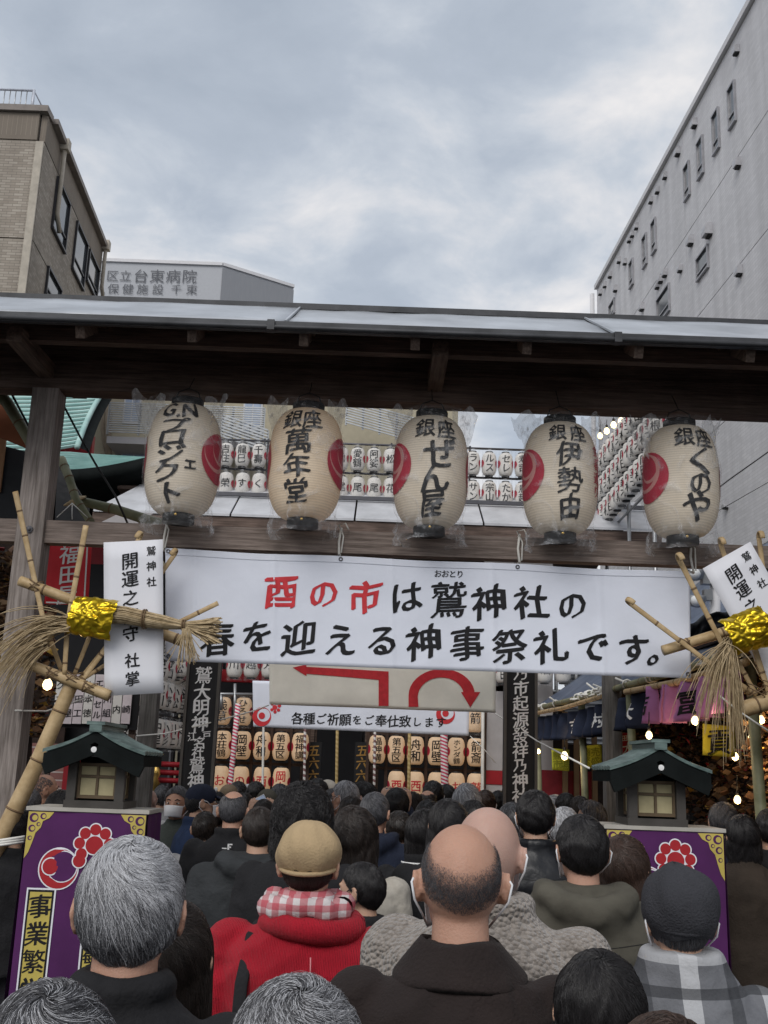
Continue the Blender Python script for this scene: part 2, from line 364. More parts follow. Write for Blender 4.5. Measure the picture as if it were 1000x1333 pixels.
# ridge, eaves
xl, xr = -4.6, 5.4
ZR = at(500, 406, GY).z - .045; FE = 5.55; ZE = at(500, 425, FE).z - .045; RE = 6.98; ZRE = ZR - .30
seams = [xl, -2.9, at(372, 412, FE).x, at(800, 438, FE).x, 3.6, xr]
def slope_pt(x, t, side=1, dz=0.0):
    Y = GY + (FE - GY) * t if side > 0 else GY + (RE - GY) * t
    return Vector((x, Y, ZR + ((ZE if side > 0 else ZRE) - ZR) * t + dz))
for i in range(len(seams) - 1):
    a, b = seams[i], seams[i + 1]
    for side in (1, -1):
        m_ = MB(); m_.grid(lambda u, v: slope_pt(a + 0.004 + (b - a - 0.008) * u, v * 1.01 + 0.01, side, 0.045 + 0.012 * nz(u * 7 + i, v * 3) + (0.012 if i % 2 else 0)), 18, 6, True, (0, 0, -0.012)); m_.build('roof_panel', m_metalroof, gate)
    m_ = MB()
    for k in range(1):
        p, q = slope_pt(b, 0.02, 1, 0.056), slope_pt(b, 1.0, 1, 0.056); m_.beam(p, q, 0.012, 0.012)
    if i < len(seams) - 2: m_.build('panel_seam', m_metalroof, gate)
m_ = MB(); m_.bbox((xl, GY - 0.035, ZR + 0.03), (xr, GY + 0.035, ZR + 0.070)); m_.build('ridge_cap', m_fascia, gate)
m_ = MB(); m_.bbox((xl, FE - 0.045, ZE - 0.02), (xr, FE - 0.012, ZE + 0.036)); m_.tube([(xl, FE - 0.05, ZE - 0.003), (xr, FE - 0.05, ZE - 0.003)], 0.014, 10); m_.build('eave_fascia', m_fascia, gate)
for sx_ in (at(355, 412, FE).x, at(802, 447, FE).x): MB().bbox((sx_ - 0.02, FE - 0.066, ZE - 0.022), (sx_ + 0.02, FE - 0.008, ZE + 0.036)).build('gutter_joint', m_fascia, gate)
MB().bbox((xl, RE + 0.02, ZRE - 0.03), (xr, RE + 0.045, ZRE + 0.035)).build('rear_fascia', m_dwood, gate)
# soffit boards under both slopes
for side in (1, -1):
    for k in range(7):
        m_ = MB(); t0, t1 = k / 7, (k + 1) / 7 - 0.006
        m_.grid(lambda u, v: slope_pt(xl + (xr - xl) * u, t0 + (t1 - t0) * v, side, -0.004 - 0.004 * (k % 2)), 1, 1, False, (0, 0, -0.012)); m_.build('soffit_board', m_soffit, gate)
xs = np.arange(xl + 0.4, xr, 0.62)
for x in xs:
    for side in (1, -1):
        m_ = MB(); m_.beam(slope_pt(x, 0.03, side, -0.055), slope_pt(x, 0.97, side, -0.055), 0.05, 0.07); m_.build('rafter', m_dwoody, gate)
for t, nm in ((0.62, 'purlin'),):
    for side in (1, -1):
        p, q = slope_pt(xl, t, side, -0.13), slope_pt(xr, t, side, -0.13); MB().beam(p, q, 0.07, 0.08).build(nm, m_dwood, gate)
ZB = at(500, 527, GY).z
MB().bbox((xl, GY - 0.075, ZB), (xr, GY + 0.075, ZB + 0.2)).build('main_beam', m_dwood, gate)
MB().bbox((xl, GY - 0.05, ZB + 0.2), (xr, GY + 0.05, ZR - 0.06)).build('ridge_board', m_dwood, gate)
# short struts and brackets from the beam to the eaves
for bx in (at(68, 470, GY).x, at(566, 480, GY).x, at(1060, 500, GY).x):
    for side in (1, -1):
        m_ = MB(); m_.beam((bx, GY, ZB + 0.12), (bx, GY + (FE - GY) * 0.8 * (1 if side > 0 else -0.96), slope_pt(0, 0.8, side).z - 0.10), 0.09, 0.09); m_.build('bracket', m_dwoody, gate)
# posts
pl = at(66, 500, GY).x; PX = [pl, 3.05]
for x in PX:
    MB().bbox((x - 0.082, GY - 0.082, 0), (x + 0.082, GY + 0.082, ZB + 0.004)).build('post', m_wood, gate)
BZ0 = at(500, 724, GY).z; BZ1 = at(500, 695, GY).z
MB().bbox((xl, GY - 0.05, BZ0), (PX[0] - 0.084, GY + 0.05, BZ1)).build('lower_beam', m_woodx, gate)
MB().bbox((PX[0] + 0.084, GY - 0.05, BZ0), (PX[1] - 0.084, GY + 0.05, BZ1)).build('lower_beam', m_woodx, gate)
for x in PX:
    m_ = MB(); m_.lathe([(0.022, 0), (0.022, 0.008), (0.009, 0.009), (0.009, 0.018), (0.001, 0.019)], (0, 0, 0), 10)
    V = [Vector((v.x + x, GY - 0.083 - v.z, (BZ0 + BZ1) / 2 + v.y)) for v in m_.v]; MB().add(V, m_.f).build('bolt', m_dpipe, gate)
# rear pair of grey posts that carry the direction banner
rear = thing('banner_frame', 'pair of grey timber posts with crossbar behind the white banner', 'timber frame', (0, 9.3, 0))
for px in (190, 797.5):
    x = at(px, 980, 9.3).x; zt = at(px, 830, 9.3).z
    MB().bbox((x - 0.07, 9.23, 0), (x + 0.07, 9.37, zt)).build('post', m_gpost, rear)
xa, xb = at(190, 860, 9.3).x, at(797.5, 860, 9.3).x
MB().bbox((xa + 0.072, 9.26, at(500, 842, 9.3).z), (xb - 0.072, 9.34, at(500, 824, 9.3).z)).build('crossbar', m_woodx, rear)

# ------------------------------------------------------------------ big lanterns
LR, LH = 0.222, 0.335
def lrad(z): t = min(1.0, abs(z) / LH); return 0.092 + (LR - 0.092) * (1 - t ** 3.1) ** 0.55
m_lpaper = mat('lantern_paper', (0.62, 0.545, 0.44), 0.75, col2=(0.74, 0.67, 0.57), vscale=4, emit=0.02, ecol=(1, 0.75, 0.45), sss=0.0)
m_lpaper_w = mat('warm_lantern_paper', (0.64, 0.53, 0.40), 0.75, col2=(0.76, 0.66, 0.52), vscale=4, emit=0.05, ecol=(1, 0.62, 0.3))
for m__ in (m_lpaper, m_lpaper_w):      # bamboo hoops showing through the paper, with rib shading painted into the colour
    t_, n_, l_, b_ = nodes_of(m__); src = b_.inputs['Base Color'].links[0].from_socket; tc_ = n_.new('ShaderNodeTexCoord'); s_ = n_.new('ShaderNodeSeparateXYZ'); l_(tc_.outputs['Object'], s_.inputs[0])
    a_ = n_.new('ShaderNodeMath'); a_.operation = 'MULTIPLY'; a_.inputs[1].default_value = 2 * math.pi / (2 * LH / 46); l_(s_.outputs[2], a_.inputs[0]); c_ = n_.new('ShaderNodeMath'); c_.operation = 'COSINE'; l_(a_.outputs[0], c_.inputs[0])
    r_ = n_.new('ShaderNodeMapRange'); r_.inputs[1].default_value = -1; r_.inputs[2].default_value = 1; r_.inputs[3].default_value = 1.06; r_.inputs[4].default_value = .84; l_(c_.outputs[0], r_.inputs[0])
    v_ = n_.new('ShaderNodeVectorMath'); v_.operation = 'SCALE'; l_(src, v_.inputs[0]); l_(r_.outputs[0], v_.inputs['Scale']); l_(v_.outputs[0], b_.inputs['Base Color'])
m_crest = mat('lantern_crest_red', (0.42, 0.022, 0.05), 0.7, var=0.12)
def lantern_paper_mesh():
    prof = []; n = 46
    for i in range(n * 2 + 1):
        z = -LH + 2 * LH * i / (2 * n); prof.append((lrad(z) - (0.0048 if i % 2 else 0), z))
    return prof
specs = [
    (238.5, 600, 'G.Nプロジェクト', -12, m_lpaper), (398, 606, '銀座萬年堂', -12, m_lpaper_w), (560.5, 616, '銀座ぜん屋', 17, m_lpaper),
    (729, 624, '銀座伊勢由', 17, m_lpaper), (886.5, 628, '銀座くのや', 17, m_lpaper)]
texts = [
    [('G', -.085, .268, .125, 1.05), ('.', -.015, .262, .13, 1), ('N', .062, .268, .125, 1.1), ('プ', -.027, .158, .095, 1.8), ('ロ', -.037, .083, .12, 1.5), ('ジ', -.037, -.018, .12, 1.4), ('ェ', .085, -.066, .085, 1), ('ク', -.055, -.125, .13, 1.35), ('ト', -.027, -.245, .125, 1.5)],
    [('銀', -.086, .232, .12), ('座', .046, .232, .12), ('萬', -.037, .088, .15, 1.08), ('年', -.037, -.062, .14, 1.1), ('堂', -.037, -.208, .14, 1.05)],
    [('銀', -.052, .225, .12), ('座', .090, .222, .12), ('ぜ', .046, .068, .19), ('ん', .014, -.085, .175), ('屋', .005, -.225, .15)],
    [('銀', -.052, .235, .12), ('座', .086, .235, .12), ('伊', .018, .098, .165), ('勢', .023, -.06, .165), ('由', .028, -.212, .155)],
    [('銀', -.032, .228, .12), ('座', .105, .228, .12), ('く', .062, .075, .175, 1.1), ('の', .055, -.055, .145), ('や', .042, -.192, .18)]]
lab = ['large cream paper lantern lettered G.N in plastic, leftmost of the five',
       'large cream paper lantern in plastic, second from left, glowing slightly warm',
       'large cream paper lantern in plastic, middle of the five hanging on the gate',
       'large cream lantern in plastic with extra small column of writing on its side',
       'large cream paper lantern in plastic, rightmost of the five on the gate']
LY = 6.2
for i, (px, py, s_, rot, pm) in enumerate(specs):
    c = at(px, py, LY); t = thing('paper_lantern', lab[i], 'lantern', c, 'large lanterns hanging on the gate')
    MB().lathe(lantern_paper_mesh(), c, 56, caps=False).build('paper_shade', pm, t)
    MB().lathe([(0.088, LH - .03), (0.097, LH - .028), (0.097, LH + .045), (0.088, LH + .047), (0.080, LH + .04), (0.08, LH - .02)], c, 32).build('top_ring', m_black, t)
    MB().lathe([(0.083, -LH - .05), (0.094, -LH - .047), (0.094, -LH + .022), (0.083, -LH + .024)], c, 32).build('bottom_ring', m_black, t)
    MB().ball(c + Vector((0.0, -0.096, -LH - .015)), (0.009, 0.006, 0.009), 10, 6).build('brass_stud', m_brass, t)
    m_ = MB(); m_.tube([c + Vector((-0.085, 0, LH + .03)), c + Vector((-0.06, 0, LH + .10)), c + Vector((0, 0, LH + .125)), c + Vector((0.06, 0, LH + .10)), c + Vector((0.085, 0, LH + .03))], 0.004, 6)
    m_.tube([c + Vector((0, 0, LH + .12)), Vector((c.x, GY - 0.08, ZB + 0.10))], 0.003, 6); m_.build('hanging_wire', m_wire, t)
    a0 = 0.0
    def wrap(x, z, k, c=c, a0=a0):
        rr = lrad(z) + 0.0022 + 0.0004 * k; a = a0 + x / LR
        return c + Vector((rr * math.sin(a), -rr * math.cos(a), z))
    put_text('lettering', [(q[0], q[1], q[2], q[3] * (1.1 if i != 3 else .98)) + tuple(q[4:]) for q in texts[i]], wrap, m_ink, t, step=0.03, bold=0.028, brush=0.036, skew=0.05 if i else 0.07)
    if i == 3:
        put_text('side_lettering', [(ch, .238, .15 - k * .083, .078) for k, ch in enumerate('金春通り')], wrap, m_crest, t, step=0.03, bold=0.012, brush=0.02)
    for sgn in (-1, 1):
        ac = R(rot + 90 * sgn) * LR
        cf = lambda x, z, k, c=c: c + Vector(((lrad(z) + 0.002 + 0.0004 * k) * math.sin(x / LR), -(lrad(z) + 0.002 + 0.0004 * k) * math.cos(x / LR), z))
        V, Fc = disc2(ac, 0, 0.155); crest = put_shape('crest', V, Fc, cf, m_crest, t, 0.025)
        V, Fc = shapes(disc2(ac - .02, .03, .118, 24, (-.010, .008), .104), disc2(ac + .015, .05, .085, 24, (-.008, .008), .074))
        put_shape('crest_swirl', V, Fc, cf, mat('faded_crest_line', (.56, .26, .24), .7), crest, 0.03, 1)
    # plastic bag: body sleeve, crumpled ears at the top, loose skirt below
    sd_ = i * 7.3
    def bag(u, v):
        a = 2 * math.pi * u; z = -0.435 + 0.79 * v; base = lrad(z) if abs(z) < LH else 0.17
        if z < -0.2: base = max(base, 0.185 - 0.02 * (-(z + 0.2)))
        if z > 0.28: base = base * 0.55 + 0.45 * 0.235 * (1.0 + 0.22 * abs(math.cos(a)))
        cr_ = 0.010 * nz(math.cos(a) * 3 + sd_, math.sin(a) * 3, z * 9) + 0.006 * nz(a * 5, z * 25, sd_)
        if z < -LH: cr_ *= 2.6
        rr = base + 0.009 + abs(cr_) * (1 if abs(z) < 0.3 else 2)
        return c + Vector((rr * math.cos(a), rr * math.sin(a), z + 0.012 * nz(a * 2, sd_)))
    MB().grid(bag, 72, 40).build('plastic_cover', m_plastic, t)
    for sg in (-1, 1):
        m_ = MB()
        wd = [(.20, .14), (.13, .12), (.15, .16), (.18, .16), (.20, .11)][i][0 if sg < 0 else 1]
        def ear(u, v):
            x = sg * (0.12 + (wd) * u * (0.55 + 0.45 * v)); z = 0.18 + 0.20 * v + (0.02 * nz(u * 4 + sd_, v * 5, sg)) - 0.08 * u * (1 - v) + 0.015 * math.sin(9 * u + sd_) * v
            y = -0.03 + 0.05 * math.sin(7 * u + 5 * v + sd_) * (0.3 + u) + 0.03 * nz(u * 9 + sg, v * 9, sd_)
            return c + Vector((x, y - 0.04, z))
        m_.grid(ear, 16, 14); m_.build('crumpled_plastic', m_plastic2, t)

# ------------------------------------------------------------------ main banner
BYY = 6.33
ba, bb, bc, bd_ = at(215, 713, BYY), at(898, 744, BYY), at(215, 860, BYY), at(899, 883, BYY)
banner = thing('festival_banner', 'wide white banner with red and black brush lettering tied below the lanterns', 'banner', (0, BYY, bc.z))
def bwave(x, z): return sum(-.005 * math.exp(-((x - c_ + .04 * z) / .012) ** 2) for c_ in (-1.0, -.52, .18, .78, 1.42)) + 0.012 * nz(x * 1.3, z * 2.0) + 0.007 * math.sin(x * 5.2 + z * 3) + 0.005 * nz(x * 6, z * 5, 3)
def bpt(u, v):
    p = ba.lerp(bb, u).lerp(bc.lerp(bd_, u), v); s_ = 0.010 * math.sin(u * math.pi * 3) ** 2 * (1 - v); return Vector((p.x, BYY + bwave(p.x, p.z), p.z - s_))
MB().grid(bpt, 260, 26, True, (0, 0.0015, 0)).build('cloth', m_vinyl, banner)
for u_, v_ in ((.006, .03), (.335, .03), (.672, .03), (.994, .03), (.006, .96), (.994, .965)):
    p = bpt(u_, v_); m_ = MB(); m_.tube([p + Vector((.010 * math.cos(a), -.006, .010 * math.sin(a))) for a in np.linspace(0, 6.2832, 13)], .0035, 6, False); m_.build('eyelet', m_dpipe, banner)
m_ = MB(); m_.grid(lambda u, v: bpt(u, 0.005 + v * 0.055) + Vector((0, -0.0035, 0)), 260, 1); m_.build('top_hem', m_vinyl, banner)
bfn = lambda x, z, k: Vector((x, BYY + bwave(x, z) - 0.003 - 0.0005 * k, z))
def bt(l, sz): return [(ch, *zx(px, py, BYY), sz * k) for ch, px, py, k in l]
SZ = 0.0046
put_text('red_lettering', bt([('酉', 367, 771, 1), ('の', 421, 772, .9), ('市', 475, 776, .98)], 46 * SZ), bfn, m_redink, banner, 0.12, bold=0.026, brush=0.036, skew=0.12)
l1 = [('は', 529, 777, .96), ('鷲', 584, 781, 1.08), ('神', 637, 784, 1.02), ('社', 692, 784, 1), ('の', 745, 787, .88)]
l2 = [('春', 283, 832, 1.0), ('を', 336, 829, .95), ('迎', 389, 831, 1.02), ('え', 444, 833, .95), ('る', 498, 834, .95), ('神', 552, 836, 1.02), ('事', 608, 838, 1), ('祭', 663, 841, 1.02), ('礼', 717, 841, 1), ('で', 771, 843, .95), ('す', 825, 846, .95), ('。', 850, 860, .9)]
put_text('black_lettering', bt(l1 + l2, 46 * SZ), bfn, m_ink, banner, 0.12, bold=0.026, brush=0.036, skew=0.12)
put_text('small_lettering', bt([(ch, 570 + i * 9.6, 747 + i * .3, 1) for i, ch in enumerate('おおとり')], 10.5 * SZ), bfn, m_ink, banner, None, bold=0.01, brush=0.02)
def cord(label, P, r=0.005, name='cord', cat='cord', m=m_cord, group=None):
    o = MB().tube(P, r, 7).build(name, m, None, P[0]); return setp(o, label, cat, group)
for (px, py0, py1, side) in ((217, 684, 716, 'leftmost, at the banner corner under the first lantern'), (443, 690, 722, 'between the second and third lanterns'), (674, 696, 732, 'under the fourth lantern'), (896, 708, 745, 'under the fifth lantern at the right banner corner')):
    x = at(px, 710, GY).x; zt = BZ1 + 0.012; zb = at(px, py1, BYY).z
    m_ = MB(); m_.tube([(x, BYY - 0.004, zb), (x - 0.006, GY - 0.06, (zb + zt) / 2), (x + 0.004, GY - 0.056, zt), (x + 0.004, GY + 0.056, zt), (x, GY + 0.058, BZ0 - 0.01), (x + 0.003, BYY + 0.01, zb)], 0.008, 7)
    m_.tube([(x + 0.012, BYY - 0.01, zb + 0.01), (x + 0.02, GY - 0.07, zt - 0.05), (x - 0.012, GY - 0.062, zt + 0.02), (x + 0.03, GY - 0.07, zt + 0.03), (x + 0.05, GY - 0.07, zt - 0.01)], 0.005, 6)
    setp(m_.build('tie_cord', m_cord, None, (x, BYY, zb)), 'white tie cord on the lower beam ' + side, 'cord', 'white cords tying the banner to the beam')

# ------------------------------------------------------------------ rakes
def P3(pts, Y): return [at(a, b, Y + (q[0] if q else 0)) for a, b, *q in pts]
def bamboo_stick(P, r0, r1, name, parent, m=m_bamboo, flat=1.0, every=0.16):
    P = [Vector(p) for p in P]; m_ = MB(); Q = []; rr = []; total = sum((P[i + 1] - P[i]).length for i in range(len(P) - 1)); d = 0; nx = every * 0.6; nodes = []
    for i in range(len(P) - 1):
        n = max(2, int((P[i + 1] - P[i]).length / 0.03)); seg = (P[i + 1] - P[i]).length
        for k in range(n + (i == len(P) - 2)):
            f = k / n; q = P[i].lerp(P[i + 1], f); dd = d + seg * f; r_ = r0 + (r1 - r0) * dd / total
            if dd > nx: nodes.append((q, (P[i + 1] - P[i]).normalized(), r_)); nx += every * (0.85 + 0.3 * random.random())
            Q.append(q); rr.append(r_)
        d += seg
    m_.tube(Q, rr, 12, flat=flat); o = m_.build(name, m, parent)
    m2 = MB()
    for q, dr, r_ in nodes: m2.tube([q - dr * 0.006, q - dr * 0.002, q + dr * 0.002, q + dr * 0.006], [r_ * 1.01, r_ * 1.10, r_ * 1.10, r_ * 1.01], 12, flat=flat)
    if nodes: setp(m2.build('joint_rings', m_node, o), kind='stuff')
    return o
def strands(parent, name, starts, fn, n, r=0.0011, m=m_straw):
    m_ = MB()
    for i in range(n): m_.tube(fn(i), [r * 1.0, r, r * .8, r * .5][:len(fn(i))] if False else r, 4, False)
    return m_.build(name, m, parent)
def curl(p, d, r, up_=1):
    """curled tip of a split-bamboo tine: continues from p along d and hooks over towards the viewer"""
    p = Vector(p); d = Vector(d).normalized(); f = Vector((0, -1, 0)); Q = []
    for a in range(0, 211, 30): g_ = R(a); Q.append(p + d * (r * math.sin(g_)) + f * (r * (1 - math.cos(g_))))
    return Q
RY = 6.12
def make_rake(label, Y, handle, bars, tines, foil, card, cardtext, cardrot, straw1, rope, seed):
    j = at(*handle[0], Y); t = thing('bamboo_rake', label, 'lucky rake', j, 'giant bamboo rakes flanking the gate')
    bamboo_stick(P3([(*h, .0) for h in handle], Y), 0.040, 0.054, 'handle', t, every=0.30)
    for (a, b, off, r) in bars: bamboo_stick([at(*a, Y + off), at(*b, Y + off)], r, r * 1.05, 'crossbar', t, every=0.22)
    for (P, cr_, off, r) in tines:
        Q = P3([(a, b, off) for a, b in P], Y)
        if cr_: d_ = Q[0] - Q[1]; Q = list(reversed(curl(Q[0], d_, 0.03))) + Q
        bamboo_stick(Q, r * 0.78, r * 0.62, 'tine', t, every=0.17, flat=0.45)
    for k, (px, py, r) in enumerate(foil[4:]): pass
    # lashings
    m_ = MB()
    for (px, py, off, rr_) in rope:
        c = at(px, py, Y + off)
        for q in range(3): m_.tube([c + Vector((rr_ * math.cos(a) * (1 if q % 2 else -1), rr_ * math.sin(a), (q - 1) * 0.012 + 0.6 * rr_ * math.cos(a))) for a in np.linspace(0, 6.28, 13)], 0.0035, 5)
    setp(m_.build('lashing', m_node, t), kind='stuff')
    c4 = [at(*p, Y - 0.09) for p in foil]
    def ff(u, v):
        p = c4[0].lerp(c4[1], u).lerp(c4[3].lerp(c4[2], u), v); b = -0.075 * math.sin(math.pi * v) ** 0.7
        cr_ = 0.034 * abs(nz(u * 3 + seed, v * 4)) + 0.013 * abs(nz(u * 7 + v * 5, v * 6 - u * 4, seed))
        return p + Vector((0.012 * nz(v * 9, u * 9, seed), b - cr_, 0.01 * nz(u * 6, v * 4, seed + 4)))
    MB().grid(ff, 60, 48, True).build('foil_wrap', m_gold, t)
    k4 = [at(*p, Y + cardtext[1]) for p in card]
    MB().grid(lambda u, v: k4[0].lerp(k4[1], u).lerp(k4[3].lerp(k4[2], u), v) + Vector((0, 0.004 * math.sin(3 * u), 0)), 6, 8, True, (0, 0.003, 0)).build('name_card', m_paper, t)
    W = (k4[1] - k4[0]).length; H = (k4[3] - k4[0]).length; ux = (k4[1] - k4[0]).normalized(); uz = (k4[0] - k4[3]).normalized()
    cfn = lambda x, y, k: k4[0] + ux * (x * W) - uz * (y * W) + Vector((0, -0.004 - 0.0004 * k, 0))
    V, Fc = text_geo([(ch, x, -y, s_) for ch, x, y, s_ in cardtext[0]], bold=0.01, brush=0.026, skew=0.1)
    MB().add([k4[0] + ux * (x * W) + uz * (y * W) + Vector((0, -0.003 + 0.004 * math.sin(3 * x) - 0.0004 * k, 0)) for x, y, k in V], Fc).build('card_lettering', m_ink, t)
    rnd = random.Random(seed)
    for (a, dxr, L_, n, spread) in straw1:
        m_ = MB()
        for i in range(n):
            p = at(a[0] + rnd.uniform(-6, 6), a[1] + rnd.uniform(-10, 10), Y - 0.12 + rnd.uniform(-.03, .04)); d = Vector((dxr[0] + rnd.gauss(0, spread), rnd.gauss(0, 0.15), dxr[1] + rnd.gauss(0, spread))).normalized()
            Q = [p]; ln = L_ * rnd.uniform(0.45, 1.1)
            for k in range(7): d = (d + Vector((rnd.gauss(0, 0.03), 0, -0.20))).normalized(); p = p + d * ln / 7; Q.append(p)
            m_.tube(Q, [0.0028, .0028, .0026, .0024, .0022, .002, .0016, .001], 4, False)
        setp(m_.build('straw_tassel', m_straw, t), kind='stuff')
    return t
CT = [('鷲', .80, .19, .17), ('神', .80, .45, .17), ('社', .80, .72, .17), ('開', .44, .34, .30), ('運', .44, .65, .30), ('之', .44, .97, .28), ('御', .44, 1.28, .28), ('守', .44, 1.58, .28), ('社', .46, 2.02, .25), ('掌', .46, 2.32, .25)]
t = make_rake('giant bamboo rake with long handle and upright white card, on the left post', RY,
    [(96, 884), (50, 990), (2, 1090), (-40, 1178)],
    [((26, 756), (236, 834), 0.05, 0.030), ((33, 863), (143, 906), -0.04, 0.030)],
    [([(20, 640), (57, 809), (80, 872)], 0, .03, 0.022), ([(112, 684), (88, 812), (84, 878)], 0, -.06, 0.022), ([(182, 700), (128, 800), (97, 878)], 1, .03, 0.02), ([(227, 722), (180, 790), (104, 884)], 1, .035, 0.018), ([(284, 785), (200, 826), (108, 884)], 0, .04, 0.018), ([(150, 828), (104, 890)], 0, -.02, 0.02)],
    [(102, 776), (158, 782), (144, 834), (87, 825)],
    [(135, 706), (212, 702), (213, 902), (136, 906)], (CT, -0.035), 0,
    [((92, 812), (-0.85, 0.1), 0.62, 110, 0.18), ((60, 835), (-0.75, -0.25), 0.42, 50, 0.2)],
    [(47, 762, 0.05, .04), (70, 878, -.04, .045), (96, 882, -.03, .05), (118, 895, -.04, .04)], 3)
# the tied straw rope that leads out of the foil to the right
m_ = MB(); rnd = random.Random(5)
path = [(146, 800), (165, 801), (190, 806), (215, 810), (240, 814)]; rad = [.055, .052, .050, .042, .022]
for i in range(150):
    a = rnd.uniform(0, 6.28); q = rnd.uniform(0.6, 1.0); Q = []
    for (px, py), r_ in zip(path, rad): p = at(px, py, RY - 0.1); Q.append(p + Vector((0, r_ * q * math.cos(a), r_ * q * math.sin(a) * 0.9))); a += 0.12
    e = at(284 + rnd.uniform(-14, 6), 824 + rnd.uniform(-20, 16), RY - 0.1 + rnd.uniform(-.04, .04)); Q.append(Q[-1].lerp(e, 0.5)); Q.append(e)
    m_.tube(Q, 0.0042 if i < 90 else 0.003, 5, False)
for i in range(34):
    p = at(240 + rnd.uniform(-3, 8), 818, RY - 0.13); Q = [p]; d = Vector((rnd.gauss(0.1, .25), rnd.gauss(0, .1), -1))
    for k in range(5): p = p + d.normalized() * rnd.uniform(.025, .05); d += Vector((rnd.gauss(0, .12), 0, 0)); Q.append(p)
    m_.tube(Q, 0.0025, 4, False)
setp(m_.build('straw_bundle', m_straw, t), kind='stuff')
m_ = MB()
for px, py, r_ in ((187, 806, .054), (238, 814, .03)):
    c = at(px, py, RY - 0.1)
    for q in range(2): m_.tube([c + Vector((q * .012, r_ * math.cos(a), r_ * math.sin(a))) for a in np.linspace(0, 6.28, 15)], 0.005, 5)
m_.build('straw_tie', m_node, t)
t = make_rake('giant bamboo rake with tilted white card and hanging straw, on the right', RY,
    [(1000, 900), (1030, 980), (1066, 1090), (1100, 1180)],
    [((863, 847), (1080, 782), 0.05, 0.030), ((952, 928), (1090, 886), -0.04, 0.045)],
    [([(820, 785), (914, 856), (985, 905)], 1, -.02, 0.02), ([(884, 728), (940, 838), (972, 880)], 1, .02, 0.022), ([(938, 708), (965, 790), (990, 880)], 1, .06, 0.02), ([(988, 700), (1000, 790), (1005, 890)], 1, .06, 0.02), ([(954, 850), (985, 905)], 0, .0, 0.02), ([(983, 846), (1002, 905)], 0, .0, 0.024), ([(948, 880), (976, 905)], 0, .03, 0.018)],
    [(934, 809), (986, 788), (1012, 838), (955, 854)],
    [(915, 740), (977, 705), (1074, 876), (1012, 911)], (CT, 0.035), 0,
    [((948, 838), (-0.35, -0.5), 0.52, 80, 0.18), ((952, 846), (0.05, -1.0), 0.60, 70, 0.12)],
    [(890, 838, 0.05, .04), (985, 900, -.04, .05), (1005, 896, -.04, .05)], 9)

